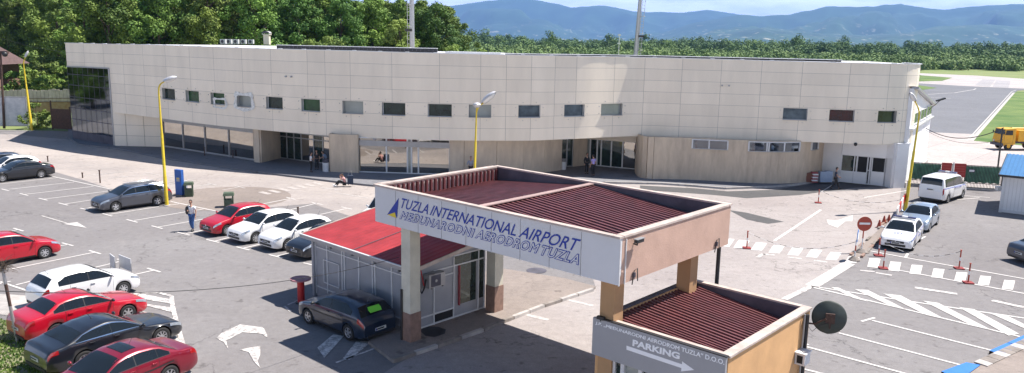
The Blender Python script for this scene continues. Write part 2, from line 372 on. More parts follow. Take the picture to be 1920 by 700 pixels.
# pavement along the terminal
walk_edge = [(-52,91),(-47.4,82.6)]+px([(150,273),(227,281),(300,297),(390,311),(479,324),(560,334),(640,344),(700,350),(850,354),(1000,350),(1134,344),(1240,346),(1300,350),(1360,355),(1450,352),(1500,347),(1545,339),(1572,333)])
mb = MB(); mb.prism(walk_edge+[(31,70),(-20,82),(-46,92)], 0, .13, 'kerbdk', 'walk'); structure(mb, 'pavement')
mb = MB()
for a, b in zip(walk_edge[1:-1], walk_edge[2:]):
    mb.bar((*a, .069), (*b, .069), .16, .146, 'kerb' if a[0] > 3 else 'walk')  # left stretch takes the darker pavement grey, its shade painted in
structure(mb, 'pavement_kerb')
# airside
mb = MB(); mb.sheet([(31,63.8),(39.5,62.2),(60,57),(120,60),(160,86),(95,96),(59,104),(10,116),(-20,116),(-20,92),(31,70)], -.03, 'apron'); structure(mb, 'apron')
mb = MB(); mb.sheet(px([(1400,262),(1830,267),(1908,170),(1925,169),(2150,174),(2150,164),(1400,150)], -.06), -.06, 'taxi'); structure(mb, 'taxiway')
mb = MB(); mb.sheet(px([(1400,132),(1725,137.5),(1830,142),(1920,148),(2300,160),(2300,180),(1920,166.5),(1800,161),(1725,156.5),(1400,150)], -.05), -.05, 'runway')
structure(mb, 'runway')
mb = MB(); mb.sheet(px([(1480,137),(1722,141),(1786,146),(1766,152),(1720,153),(1480,146)], -.02), -.02, 'grassf'); structure(mb, 'grass_islet')
mb = MB(); mb.sheet(px([(1480,150),(1722,160),(1757,165),(1729,169),(1480,172)], -.02), -.02, 'grassf'); structure(mb, 'grass_islet')
mb = MB(); mb.sheet(px([(1824,264),(1905,172),(2200,182),(2300,310)], -.02), -.02, 'grassf'); structure(mb, 'airfield_grass')
mb = MB()
for a, b in zip(px([(1813,264),(1897,172),(1905,169)]), px([(1897,172),(1905,169),(2200,178)])): rect_line(mb, a, b, .18, -.012, 'line2')
for a, b in zip(px([(1740,177),(1760,175.5),(1790,174),(1826,168)]), px([(1760,175.5),(1790,174),(1826,168),(1830,166)])): rect_line(mb, a, b, .35, -.045, 'line2')
rect_line(mb, *px([(1745,183),(1783,184.5)]), .5, -.045, 'line2')
rect_line(mb, *px([(1821,264),(1901,174)]), .5, -.014, 'kerb')
structure(mb, 'taxiway_marking')
mb = MB(); mb.sheet(px([(1842,149.0),(1866,150),(1856,163),(1828,160)], -.03), -.03, 'rpatch'); mb.sheet(px([(1868,151),(1895,152),(1891,165),(1861,163)], -.03), -.03, 'rpatch'); structure(mb, 'runway_patch')

# road paint
def lines(mb, segs, w, m, z=.016):
    for (x0, y0, x1, y1) in segs: rect_line(mb, *px([(x0, y0), (x1, y1)]), w, z, m)
mb = MB()
lines(mb, [(88.8,329.2,205.8,354.9),(320,378.3,409,397.3),(16.7,355.6,139,342),(46.3,365.2,175,350.2),(82.3,374.1,202,359.2),(122.2,383.1,172.4,375.4),(0,345.9,109.3,333.8),
  (2.6,354.9,16.7,358.2),(37.3,363.3,52.7,367.2),(72.8,372.3,89.3,376.2),(110,381.1,127.3,385.5),(150.5,390.9,164.6,394.2),(192,401.1,210.3,405.9),
  (205.7,402.7,298.2,388.1),(306,386.3,336,382.9),(237.2,412.1,257.8,417.6),(251.4,414.2,349.6,397.7),(349.6,397.7,381.6,392.7),(284,424,304.6,429.3),(297,426.3,388.5,410.3),
  (332.5,436.1,356,441.8),(347.3,439.3,390,430.5),(386.8,449.6,410.4,455.4),(402.9,452.9,440,443.5),(443.2,463.6,467.8,469.6),(456.5,466.1,500,456),(504.3,478.1,530.4,484.6),(519.7,480.7,563.6,470.4),
  (569,493.6,590,498.5),(491.8,383.2,545.4,372.5),(537,370.5,554,374.6),(543.3,394.4,593.7,381.7),(585,380.4,605.4,384.7),(600,403,650,391.5),(640,388.5,660,393),
  (160,392.2,172,389.5)], .11, 'line')
lines(mb, [(12.8,506.8,176,474),(167.2,470.4,188.8,476.8),(116,456,137.2,461.6),(104,463,128,459.3),(25,428.5,44,434),(-10,441,34,431.3),(178.8,502,227.5,490.4),(219.7,486.3,243.3,493.2),(254.2,515.2,287.2,507.7),(276.2,503.6,300.7,510.8),
  (0,529,54,546.8),(30,535,58,528),(-20,537,20,528)], .11, 'line')
structure(mb, 'stall_markings')
mb = MB()
lines(mb, [(97.8,317,175,309.9),(90,308.6,164.6,302.2),(128.6,324,223.8,313.2),(154.4,331.2,240,322.2),(90,301,133,296),(205.8,334.3,240,331),(160,330.3,230.8,322.3),(201,336,278.8,326.9),(272,323.5,300,329),(230,341,306.2,334.9),
  (314.2,330.3,331.4,333.7),(317.6,345.1,358.8,338.3),(350.8,337.1,366.8,340.1),(363.3,350.9,397.6,345.6),(389.6,344,405.6,347.9),(417,357,450,351),(441,349,460,353.5),(317.6,358,333,355)], .10, 'line2')
for cx, cy in ((497,362.5),(515,359.5),(533,356.5),(549,353.5),(565,350.8),(581,348),(597,345.2)):     # crossing to the terminal
    rect_line(mb, *px([(cx-9, cy-2.2), (cx+9, cy+2.2)]), .4, .017, 'line5')
lines(mb, [(600,352,640,358),(630,362,690,372)], .12, 'line2')
structure(mb, 'faded_markings')
# hatched island by the parked cars
mb = MB()
ol = px([(180,572),(243,554.5),(263.7,549.8),(298.2,549.8),(321.8,556),(323.5,574),(331.2,606),(342.2,644),(356,712)])
for a, b in zip(ol[:-1], ol[1:]): rect_line(mb, a, b, .17, .017, 'line3')
for q in ([(238,556),(266,551),(322,562),(323,570)],[(262,570),(271,570),(325,577),(327,587)],[(264,583),(285,588),(330,598),(333,608),(300,602)],[(300,620),(320,622),(340,640),(342,650),(320,642)],[(310,655),(330,658),(347,668),(349,678)]):
    mb.sheet(px(q, .017), .019, 'line3')
structure(mb, 'hatched_marking')
# worn arrows
mb = MB(); z = .016
s5 = lambda pts: [(380+a/5, 560+b/5) for a, b in pts]
mb.sheet(px(s5([(130,370),(175,325),(350,243),(370,315),(220,395),(240,472),(200,410)]), z), z, 'line3')
mb.sheet(px(s5([(350,243),(540,268),(560,330),(370,315)]), z), z, 'line3'); mb.sheet(px(s5([(540,262),(575,280),(604,340),(606,368),(560,332)]), z), z, 'line3')
mb.sheet(px(s5([(345,478),(415,465),(540,445),(540,520),(515,590),(540,650),(490,600),(455,545),(430,500)]), z), z, 'line3')
structure(mb, 'arrow_marking')
mb = MB(); rect_line(mb, *px([(77.5,405),(125,419)]), .10, .016, 'line2'); mb.sheet(px([(118,420),(145,416.7),(163,427.8)], .016), .016, 'line2'); structure(mb, 'arrow_marking')
mb = MB(); s2 = lambda pts: [(1280+a/2, 350+b/2) for a, b in pts]
mb.sheet(px(s2([(540,124),(578,128),(638,108),(636,130),(610,130),(580,154),(546,141)]), .02), .02, 'line'); structure(mb, 'arrow_marking')
# golf bay hatching
mb = MB()
for q in ([(595,652),(625,627),(645,630),(608,671)],[(643,672),(668,640),(698,640),(655,675)],[(700,655),(718,636),(744,634),(722,652)]): mb.sheet(px(q, .016), .016, 'line3')
lines(mb, [(630,681,735,642),(540,572,570,560),(533,575,545,585)], .10, 'line3')
structure(mb, 'bay_hatching')
# crossing with its edge lines
mb = MB()
for cx, cy in ((165,210),(222,216),(287,225),(353,235),(424,243),(494,251),(567,261),(640,271),(717,286),(795,299),(875,311),(957,325),(1043,338),(1132,352),(1222,368),(1312,384)):
    mb.sheet(px(s2([(cx-12,cy-16),(cx+30,cy-13),(cx+10,cy+16),(cx-32,cy+13)]) if cx < 700 else s2([(cx-16,cy-18),(cx+25,cy-15),(cx+16,cy+19),(cx-25,cy+15)]), .018), .018, 'line')
structure(mb, 'zebra_crossing')
mb = MB()
lines(mb, [(1640,499,1920,551),(1625,470,1700,484),(1700,484,1935,526),(1698,483,1702,476)], .13, 'line')
lines(mb, [(1452,452,1539,394)], .17, 'line'); lines(mb, [(1522,537,1592,494)], .62, 'line2'); lines(mb, [(1470,562,1522,537)], .3, 'line3')
lines(mb, [(1420,483,1432,476.5),(1431,477,1453,479),(1477,483,1503,485.5),(1526,489,1551,492),(1613,508,1640,510),(1642,512,1672,517)], .22, 'line2')
lines(mb, [(1767,377,1837,371.5),(1808,367.5,1856,371),(1620,371,1700,358),(1722,451,1735,444)], .12, 'line')
lines(mb, [(1715,540,1795,552),(1860,564,1920,577)], .3, 'line3'); lines(mb, [(1540,360,1560,348)], .1, 'line2')
structure(mb, 'lane_markings')
mb = MB()
lines(mb, [(1520,537,1700,565),(1700,565,1925,598),(1522,539,1720,586),(1720,586,1912,632)], .13, 'line')
for q in ([(555,377),(585,379),(697,432),(640,418)],[(645,385),(695,388),(840,462),(785,450)],[(752,401),(818,408),(985,498),(912,481)],[(900,428),(958,436),(1163,540),(1082,520)],[(1035,452),(1093,460),(1262,552),(1222,559)],[(1157,477),(1222,487),(1300,525),(1300,540)]):
    mb.sheet(px(s2(q), .018), .018, 'line4')
structure(mb, 'hatched_wedge')
mb = MB()
lines(mb, [(1635,601.5,1857.5,657.5),(1615,603.5,1640,596.5),(1572.5,625,1800,685),(1550,626,1575,620),(1512.5,651,1700,702),(1490,655,1515,646),(1440,676,1560,706)], .12, 'line')
structure(mb, 'right_stall_markings')

# ================================================================== HILLS and HAZE
def hpx(x, y, D): d = ray(x, y); return EYE + d*(D/d.y)
def hills(name, pts, D, depth, seed, mt):
    """a range whose crest, seen from the lot, is the skyline of the photo; it slopes down towards us in spurs"""
    X = []; Z = []
    for x, y in pts: p = hpx(x, y, D); X.append(p.x); Z.append(max(0, p.z))
    n = 420; k = 30; gx = np.linspace(X[0], X[-1], n); gz = np.interp(gx, X, Z); mb = MB(); vs = []
    for j in range(k+8):
        t = j/k
        for i in range(n):
            x = gx[i]; y = D-depth*(1-t) if t <= 1 else D+depth*.5*(t-1)*4
            nn = noise.fractal(Vector((x/1500+seed, y/1900, seed)), 1.0, 2.0, 6)
            if t <= 1: h = gz[i]*(t**.85)*(1-.30*math.sin(math.pi*t)) + gz[i]*.75*nn*math.sin(math.pi*min(1, t*1.0))**.8
            else: h = gz[i]*max(0, 1-(t-1)*3.5)
            h = min(h, gz[i]*min(1, t**.5)) if t <= 1 else h
            h += 14*noise.noise(Vector((x/160, y/200, seed)))*min(1, t*2)
            vs.append((x*(y/D), y, max(h, -.3) if t > 0 else -.3))
    mb.add(vs, [(j*n+i, j*n+i+1, (j+1)*n+i+1, (j+1)*n+i) for j in range(k+7) for i in range(n-1)], mt, True)
    return structure(mb, name)
def hillmat(name, a, b, c):
    m = mat(name, a, 1, scale=.0016, col2=b, detail=10); nt = m.node_tree; L = nt.links.new; B = nt.nodes['Principled BSDF']
    src = B.inputs['Base Color'].links[0].from_socket
    tc = [n for n in nt.nodes if n.type == 'TEX_COORD'][0]
    n1 = N(nt, 'ShaderNodeTexNoise'); n1.inputs['Scale'].default_value = .011; n1.inputs['Detail'].default_value = 8; L(tc.outputs['Object'], n1.inputs['Vector'])
    r = N(nt, 'ShaderNodeValToRGB'); r.color_ramp.elements[0].position = .60; r.color_ramp.elements[1].position = .68; L(n1.outputs['Fac'], r.inputs[0])
    sp = N(nt, 'ShaderNodeSeparateXYZ'); L(tc.outputs['Object'], sp.inputs[0]); mr = N(nt, 'ShaderNodeMapRange'); mr.inputs[1].default_value = 330; mr.inputs[2].default_value = 60
    L(sp.outputs['Z'], mr.inputs[0]); mu = N(nt, 'ShaderNodeMath', operation='MULTIPLY'); L(r.outputs[0], mu.inputs[0]); L(mr.outputs[0], mu.inputs[1])
    x = N(nt, 'ShaderNodeMix'); x.data_type = 'RGBA'; L(mu.outputs[0], x.inputs['Factor']); L(src, x.inputs['A']); x.inputs['B'].default_value = (*c, 1)
    L(x.outputs['Result'], B.inputs['Base Color']); return m
MT['hill'] = hillmat('wooded_hills', (.035,.085,.035), (.015,.045,.02), (.34,.34,.26))
hills('hills', [(-1400,60),(-700,40),(-200,20),(300,10),(480,2),(560,4),(600,9),(700,13),(760,16),(800,15),(840,12),(900,4),(940,-1),(975,-4),(1000,0),(1040,7),(1075,15),(1120,10),(1150,13),(1190,22),(1240,23),(1280,24),(1322,18.5),(1360,23),(1400,30),(1600,40),(1800,40),(2300,50),(3000,70)], 14500, 3500, 3.1, 'hill')
hills('hills', [(1150,92),(1230,66),(1290,46),(1340,36),(1385,29),(1430,30),(1480,28),(1520,20),(1550,13),(1600,13),(1640,12),(1690,7),(1715,13),(1770,19),(1810,14),(1850,10),(1930,8),(2100,14),(2500,30),(3300,80)], 11000, 3200, 8.7, 'hill')
hills('hills', [(1180,96),(1260,78),(1340,60),(1430,52),(1520,62),(1620,66),(1700,62),(1760,50),(1840,46),(1930,52),(2100,60),(2600,80),(3300,100)], 8200, 2200, 15.3, 'hill')
HAZE = 6.6e-5
mb = MB(); mb.box((0, 12250, 599), (62000, 25500, 1202), 'dark'); hz = mb.build('haze', kind='stuff')
hm = bpy.data.materials.new('haze_air'); hm.use_nodes = True; nt = hm.node_tree; nt.nodes.clear()
o_ = N(nt, 'ShaderNodeOutputMaterial'); pv = N(nt, 'ShaderNodeVolumePrincipled'); pv.inputs['Color'].default_value = (.25,.47,1,1); pv.inputs['Density'].default_value = HAZE; pv.inputs['Anisotropy'].default_value = .1
nt.links.new(pv.outputs[0], o_.inputs['Volume']); hz.data.materials.clear(); hz.data.materials.append(hm)


# ================================================================== TERMINAL
CP = [(-45.9,81.0,3.2,9.95),(-42.3,78.5,3.35,9.96),(-38.5,75.9,3.4,9.98),(-35.0,73.7,3.35,10.02),(-32.6,72.4,3.3,10.03),(-27.3,69.5,3.15,10.0),(-22.1,66.8,3.1,9.98),(-18.5,65.4,3.05,9.98),(-15,64.2,3.0,9.98),
      (-12,63.4,3.02,9.98),(-9.5,62.6,3.05,9.96),(-5.2,61.9,3.1,9.95),(-1.8,61.4,3.2,9.94),(1.2,61.5,3.25,9.93),(3.4,62.1,3.3,9.92),(5.55,62.8,3.34,9.91),(8.0,64.0,3.36,9.9),(10.5,64.9,3.36,9.88),(13.9,64.1,3.4,9.87),(18.9,63.2,3.44,9.85),(23.1,62.3,3.48,9.82),(26.2,61.5,3.5,9.82),(28.5,61.25,3.5,9.81),(30.7,61.75,3.5,9.8),(32.2,62.9,3.5,9.8),(33.0,64.7,3.5,9.8),(33.2,67.5,3.5,9.8)]
CP = [np.array(p) for p in CP]
def cr_spline(pts, step=.35):
    out = []
    for i in range(len(pts)-1):
        p0, p1, p2, p3 = pts[max(i-1,0)], pts[i], pts[i+1], pts[min(i+2,len(pts)-1)]
        if i == 0: p0 = 2*p1-p2
        if i == len(pts)-2: p3 = 2*p2-p1
        n = max(2, int(np.linalg.norm(p2[:2]-p1[:2])/step))
        for k in range(n):
            t = k/n; out.append(.5*((2*p1)+(-p0+p2)*t+(2*p0-5*p1+4*p2-p3)*t*t+(-p0+3*p1-3*p2+p3)*t**3))
    out.append(pts[-1]); return np.array(out)
FC = cr_spline(CP)
FS = np.concatenate([[0], np.cumsum(np.hypot(np.diff(FC[:,0]), np.diff(FC[:,1])))])
def fac(s):                                # plan position, zb, zt, outward normal
    p = [np.interp(s, FS, FC[:,k]) for k in range(4)]
    a = [np.interp(s+.15, FS, FC[:,k]) for k in range(2)]; b = [np.interp(s-.15, FS, FC[:,k]) for k in range(2)]
    d = Vector((a[0]-b[0], a[1]-b[1], 0)).normalized(); return p, Vector((d.y, -d.x, 0))
def fs_px(x, v=.35):                       # arc length under photo column x at height fraction v
    X = [P((q[0], q[1], q[2]+(q[3]-q[2])*v))[0] for q in FC]
    return float(np.interp(x, X[:-8], FS[:-8]))
def fpt(s, v, off=0):
    (x, y, zb, zt), n = fac(s); return Vector((x, y, zb+(zt-zb)*v))+n*off
TB = thing('terminal_building', 'long cream panelled airport terminal with curved front and a row of small square windows', 'airport terminal', (0, 66, 0))
WINS = [(304,328),(348,373),(395,421),(444,472),(499,530),(565,600),(642,681),(716,760),(802,847),(879,921),(972,1013),(1058,1096),(1127,1167),(1468,1514),(1555,1602),(1646,1681)]
V0, V1 = .272, .42
win_s = [(fs_px(a), fs_px(b)) for a, b in WINS]
seams_px = [160,196,232,270,312,357,402,455,509,577,610,657,735,824,901,949,996,1040,1080,1151,1207,1277,1350,1425,1501,1590,1664]
seams_s = [fs_px(x, .6) for x in seams_px]
seams_s += [seams_s[-1]+1.6, seams_s[-1]+3.1, seams_s[-1]+4.6]
sgx0, sgx1 = FS[0], fs_px(208, .3)           # glass corner box
JW = .011
ub = {FS[0], FS[-1]}
for s in seams_s: ub |= {s-JW, s+JW}
for a, b in win_s: ub |= {a, b}
ub |= {sgx1}
ub = sorted(ub); uu = [ub[0]]
for a, b in zip(ub[:-1], ub[1:]):
    n = max(1, int((b-a)/.5)); uu += [a+(b-a)*(i+1)/n for i in range(n)]
vb = {0, 1, V0, V1}
for k in range(1, 7): vb |= {k/7-.0013, k/7+.0013}
GV = .645                                    # top of the glass box
vb |= {GV}
vv = sorted(vb)
mb = MB(); idx = {}
def vid(i, j):
    if (i, j) not in idx: idx[(i, j)] = len(mb.v); mb.v.append(tuple(fpt(uu[i], vv[j])))
    return idx[(i, j)]
kj = mb.mi('seam')
kcs = [mb.mi(mat('cream_panel_tone', tuple(c*k_ for c in (.80,.71,.59)), .45, .07, .9, spec=.4, stretch=(1,1,.22), detail=9)) for k_ in (.955,.985,1.0,1.03)]
def panel_tone(s, v): return kcs[(sum(1 for q in seams_s if q < s)*7+int(v*7)*13+int(v*7)*sum(1 for q in seams_s if q < s)*5) % 4]
for i in range(len(uu)-1):
    sc_ = (uu[i]+uu[i+1])/2; js = any(abs(sc_-s) < JW*.99 for s in seams_s)
    inw = any(a < sc_ < b for a, b in win_s)
    for j in range(len(vv)-1):
        vc = (vv[j]+vv[j+1])/2
        if inw and V0 < vc < V1: continue
        if sc_ < sgx1 and vc < GV: continue
        jz = any(abs(vc-k/7) < .0012 for k in range(1, 7))
        mb.f.append([vid(i, j), vid(i+1, j), vid(i+1, j+1), vid(i, j+1)]); mb.m.append(kj if (js or jz) else panel_tone(sc_, vc)); mb.smooth.append(True)
facade = mb.build('upper_facade', TB)
# cap on the parapet
mb = MB()
for a, b in zip(FC[:-1], FC[1:]):
    mb.bar((a[0], a[1]+.12, a[3]-.02), (b[0], b[1]+.12, b[3]-.02), .32, .05, 'capm')
for s in np.arange(3, FS[-1]-4, 2.3):
    p = fpt(s, 1, 0); mb.box(p+Vector((0,.12,.022)), (.30,.26,.035), 'capm')
mb.build('parapet_cap', TB)
# roof, soffit, back
back = [(33,75),(24,77),(8,80),(-8,86),(-20,100),(-29,108),(-38,107),(-50,92),(-47.6,85.6)]
mb = MB(); rp = [(q[0], q[1]+.05) for q in FC[::3]]+[(FC[-1][0], FC[-1][1])]+back
mb.prism(rp, 8.6, 9.72, 'cream', 'roofm'); mb.build('roof', TB)
mb = MB()
for a, b in zip(back[:-1], back[1:]): mb.bar((*a, 4.3), (*b, 4.3), .3, 8.6, 'cream')
mb.bar((*back[-1], 4.3), (-45.95, 81.4, 4.3), .1, 8.6, 'cream'); mb.build('back_wall', TB)
mb = MB(); rows = []
for q in FC[::2]:
    nn = fac(float(np.interp(q[0], FC[:,0], FS)))[1]; rows.append((q, nn))
vs = []
for q, nn in rows: vs += [(q[0], q[1], q[2]), (q[0]-nn.x*0, q[1]+7.5, q[2]+.02)]
mb.add(vs, [(2*i, 2*i+1, 2*i+3, 2*i+2) for i in range(len(rows)-1)], 'cream'); mb.build('soffit', TB)
# raised ribbed upstand behind the parapet
mb = MB(); up = [(fs_px(520,1)), (fs_px(820,1))]
pts = []
for x_ in np.linspace(520, 820, 40):
    yw = fpt(fs_px(x_, 1), 1).y+9.0; d_ = ray(x_, 88); pts.append(Vector((EYE+d_*(yw/d_.y)).xy.to_3d()))
for a, b in zip(pts[:-1], pts[1:]):
    mb.bar((a.x,a.y,9.93), (b.x,b.y,9.93), .2, .50, 'black'); mb.bar((a.x,a.y,10.20), (b.x,b.y,10.20), .4, .05, 'capm')
    mb.bar((a.x,a.y-.12,9.93), (a.x,a.y-.12,10.1), .05, .07, 'inner', up=(0,1,0))
mb.build('roof_upstand', TB)
mb = MB(); pts = [fpt(s, 1, -7.5) for s in np.linspace(fs_px(945,1), FS[-1]-7, 60)]
for a, b in zip(pts[:-1], pts[1:]):
    mb.bar((a.x,a.y,9.77), (b.x,b.y,9.77), .2, .22, 'black'); mb.bar((a.x,a.y,9.90), (b.x,b.y,9.90), .5, .05, 'capm')
mb.build('roof_upstand', TB)
mb = MB(); a = fpt(fs_px(822,1), 1, -3.2); b = fpt(fs_px(940,1), 1, -3.2); mb.bar((a.x,a.y,9.88), (b.x,b.y,9.85), 2.0, .34, 'capm'); mb.build('roof_hatch', TB)
# windows of the upper floor
wm = ['wglass','wgreen','wgreen','wpale','wglass','wgreen','wpale','wglass','wglass','wpale','wglass2','wglass2','wpale','wglass2','wred','wglass']
wl = {2:'window with green blind and loose pale foil hanging at its lower corner', 3:'window covered by pale peeling foil', 14:'window with red panel behind the glass', 13:'window with blue glass'}
for k, ((a, b), m) in enumerate(zip(win_s, wm)):
    nse = fac((a+b)/2)[1]; D = .34
    A0, B0, A1, B1 = fpt(a, V0), fpt(b, V0), fpt(a, V1), fpt(b, V1); I = -nse*D
    f = MB(); f.add([A0,B0,B1,A1,A0+I,B0+I,B1+I,A1+I], [(0,1,5,4),(1,2,6,5),(2,3,7,6),(3,0,4,7)], 'reveal')
    o = nse*-.28
    for p, q in ((A0,B0),(B0,B1),(B1,A1),(A1,A0)): f.bar(p+o, q+o, .07, .07, 'framew' if k % 3 else 'frame', up=nse)
    f.bar(A0+nse*.03, B0+nse*.03, .14, .03, 'frame')
    c_ = f
    for (s_, v_) in ((a-.22,V0+.03),(a-.22,V1-.03),(b+.22,V0+.03),(b+.22,V1-.03),(a+.35,V1+.03),(b-.35,V1+.03),(a+.35,V0-.03),(b-.35,V0-.03)):
        p = fpt(s_, v_, .0); c_.tube([p, p+nse*.09], .028, 'metal', 6)
    fo = f.build('window', TB, label=wl.get(k))
    g = MB(); g.add([A0+I*.9,B0+I*.9,B1+I*.9,A1+I*.9], [(0,1,2,3)], m)
    g.build('pane', fo)
    if k in (2, 3):
        h = MB(); n_ = 10; vs = []
        cx_, cw, z0, z1 = ((a+b)/2+(.35 if k == 2 else 0), (b-a)*(.5 if k == 2 else .66), V0-.05, V1+(-.06 if k == 2 else .03))
        for i in range(n_*2):
            t = math.pi*i/n_; rr = 1+.10*math.sin(5*t+k); vs.append(fpt(cx_+cw*rr*max(-1,min(1,1.25*math.cos(t))), (z0+z1)/2+(z1-z0)/2*rr*max(-1,min(1,1.25*math.sin(t))), .05))
        vi = [fpt(cx_+(b-a)*(.38), 0, 0)]
        inner = []
        for i in range(n_*2):
            t = math.pi*i/n_; inner.append(fpt(cx_+cw*.72*max(-1,min(1,1.3*math.cos(t))), (z0+z1)/2+(z1-z0)/2*.66*max(-1,min(1,1.3*math.sin(t))), .05))
        m2 = n_*2; h.add(vs+inner, [(i,(i+1)%m2,m2+(i+1)%m2,m2+i) for i in range(m2)], 'foil'); h.build('peeling_foil', fo)
# dark reflecting glass box on the left corner
g = MB(); gs = [s for s in np.linspace(FS[0]+.02, sgx1-.02, 9)]
g.add([fpt(s, v, -.02) if v > 0 else Vector((*fpt(s,0,-.02)[:2], .95)) for s in gs for v in (0, GV)], [(2*i, 2*i+2, 2*i+3, 2*i+1) for i in range(8)], 'mirrord')
go = g.build('corner_glazing', TB)
f = MB()
for k, s in enumerate(gs): 
    p = fpt(s, 0, .02); f.bar((p.x,p.y,.3), fpt(s, GV, .02), .03, .012, 'inner')
for z in (.95, 2.2, 3.35, 4.5, 5.7, 6.8):
    for a, b in zip(gs[:-1], gs[1:]):
        p, q = fpt(a,0,.02), fpt(b,0,.02); f.bar((p.x,p.y,z), (q.x,q.y,z), .02, .05, 'inner')
for a, b in zip(gs[:-1], gs[1:]):
    f.bar(fpt(a,GV,.03), fpt(b,GV,.03), .12, .12, 'frame')
f.bar(Vector((*fpt(gs[-1],0,.03)[:2],.0)), fpt(gs[-1],GV,.03), .14, .12, 'frame'); f.build('mullions', go)
f = MB()
p, q = fpt(gs[0],0,-.01), fpt(gs[-1],0,-.01); f.bar((p.x,p.y,.48), (q.x,q.y,.48), .06, .94, 'green_net' if False else 'inner'); f.build('plinth', go)

# ---- ground floor
def wallseg(name, pts, z0, z1, m, th=.25, label=None, parent=TB):
    b = MB()
    for a, c in zip(pts[:-1], pts[1:]): b.bar((a[0],a[1],(z0+z1)/2), (c[0],c[1],(z0+z1)/2), th, z1-z0, m)
    return b.build(name, parent, label=label)
def glazing(name, A, B, z0, z1, cuts, fw=.10, gm='mirror', fm='frame', band=None, label=None, rows=(), parent=TB, dep=.12):
    """framed glazing between two floor points; cuts = fractions of the mullions"""
    A = Vector((A[0],A[1],0)); B = Vector((B[0],B[1],0)); d = (B-A); n = Vector((d.y,-d.x,0)).normalized(); f = MB()
    cs = [0]+list(cuts)+[1]
    for c in cs: p = A+d*c; f.bar(p+Vector((0,0,z0)), p+Vector((0,0,z1)), dep, fw, fm, up=n)
    for z in (z0+fw/2, z1-fw/2)+tuple(rows): f.bar(A+Vector((0,0,z)), B+Vector((0,0,z)), dep*.9, fw*.9, fm)
    if band: f.bar(A+n*.04+Vector((0,0,(band[0]+band[1])/2)), B+n*.04+Vector((0,0,(band[0]+band[1])/2)), dep, band[1]-band[0], 'frame')
    fo = f.build(name, parent, label=label)
    for i, (a, b) in enumerate(zip(cs[:-1], cs[1:])):
        g = MB(); p, q = A+d*a, A+d*b
        g.add([p+Vector((0,0,z0+.02)), q+Vector((0,0,z0+.02)), q+Vector((0,0,z1-.02)), p+Vector((0,0,z1-.02))], [(0,1,2,3)], gm[i] if isinstance(gm, list) else gm)
        g.build('pane', fo)
    return fo
g0 = lambda x, y: px([(x, y)], .13)[0]
W0 = (FC[np.argmin(abs(FS-sgx1))][0], FC[np.argmin(abs(FS-sgx1))][1])
A1_ = g0(308, 275.5); 
wallseg('side_wall', [W0, A1_], 0, 3.6, 'cream')
f = MB()                                    # joints on that panel wall
for z in (1.15, 2.2): f.bar((W0[0], W0[1]-.14, z), (A1_[0], A1_[1]-.14, z), .02, .02, 'seam')
for t in (.25, .62):
    p = Vector(W0).lerp(Vector(A1_), t); f.bar((p.x,p.y-.14,0.13), (p.x,p.y-.14,3.3), .02, .02, 'seam', up=(0,1,0))
f.build('panel_joints', TB)
A2_ = g0(479, 302)
glazing('shop_window', A1_, A2_, .13, 2.75, (.235,.485,.74), fw=.16, gm='mirror', label='shop window of four tall reflecting panes')
wallseg('header_band', [A1_, A2_], 2.72, 3.5, 'frame', .2)
C1 = g0(479.4, 304); C1b = g0(489, 305); C2 = g0(525, 296.5); C3 = g0(621, 322); C4 = g0(672.6, 324)
wallseg('travertine_wall', [A2_, C1, C1b, C2], 0.0, 3.3, 'travw')
C3b = (C3[0]-.3, C3[1]+4.2)
glazing('entrance_doors', C2, (C3b[0], C3b[1]-.9), .13, 2.6, (.14,.27,.40,.62,.78), fw=.09, gm=['wglass','wglass','wglass','mirror','wglass','mirror'], rows=(2.15,), label='wide sliding entrance doors of dark glass')
wallseg('header_band', [C2, (C3b[0], C3b[1]-.9)], 2.58, 3.2, 'frame', .2)
wallseg('travertine_wall', [(C3b[0]+.1, C3b[1]), C3, C4], 0, 3.25, 'trav')
D1 = g0(672.6, 323); D2 = g0(843, 328.5)
glazing('shop_window', D1, D2, .13, 3.05, (.31,.54,.585,.66), fw=.09, gm=['mirror','mirror','wpale','mirror','mirror'], band=(2.35,2.78), fm='framew', label='long shop window with white mullions and a grey band')
D3 = g0(930, 329); D4 = g0(1018.6, 323); D5 = g0(1050, 319)
wallseg('travertine_wall', [D2, g0(870,329.5), D3, g0(980,326.3), D4, D5], 0, 3.5, 'travw')
E1 = g0(1073, 312.5); E2 = g0(1097, 310); E3 = g0(1191.5, 318)
glazing('side_door', (D5[0]+.1,D5[1]+1.6), E1, .13, 2.7, (.5,), fw=.08, gm='wglass', label='narrow dark glass side door')
wallseg('header_band', [(D5[0]+.1,D5[1]+1.6), E1], 2.7, 3.5, 'frame', .2)
wallseg('travertine_wall', [D5, (D5[0]+.1,D5[1]+1.6)], 0, 3.5, 'travw'); 
wallseg('travertine_wall', [E1, E2, (E2[0]+.2,E2[1]+1)], 0, 3.5, 'trav')
glazing('entrance_doors', (E2[0],E2[1]+.3), E3, .13, 2.55, (.10,.24,.32,.52,.74), fw=.08, gm=['wpale','wglass','wglass','wglass','wglass','mirror'], fm='framew', label='right hand entrance doors of dark glass under the overhang')
wallseg('header_band', [(E2[0],E2[1]+.3), E3], 2.5, 3.5, 'cream', .2)
CW = [(E3[0]+.15,E3[1]+.4), g0(1193,324), g0(1199,331), g0(1212,334.5), g0(1240,335.5), g0(1300,337), g0(1360,340.5), g0(1410,343), g0(1455,344), g0(1490,343), g0(1515,340.5), g0(1532,336.5), g0(1538,332.5)]
cw = cr_spline([np.array([*p,0,0]) for p in CW], .5); 
wallseg('curved_travertine_wall', [(p[0],p[1]) for p in cw], 0, 3.56, 'trav', .25)
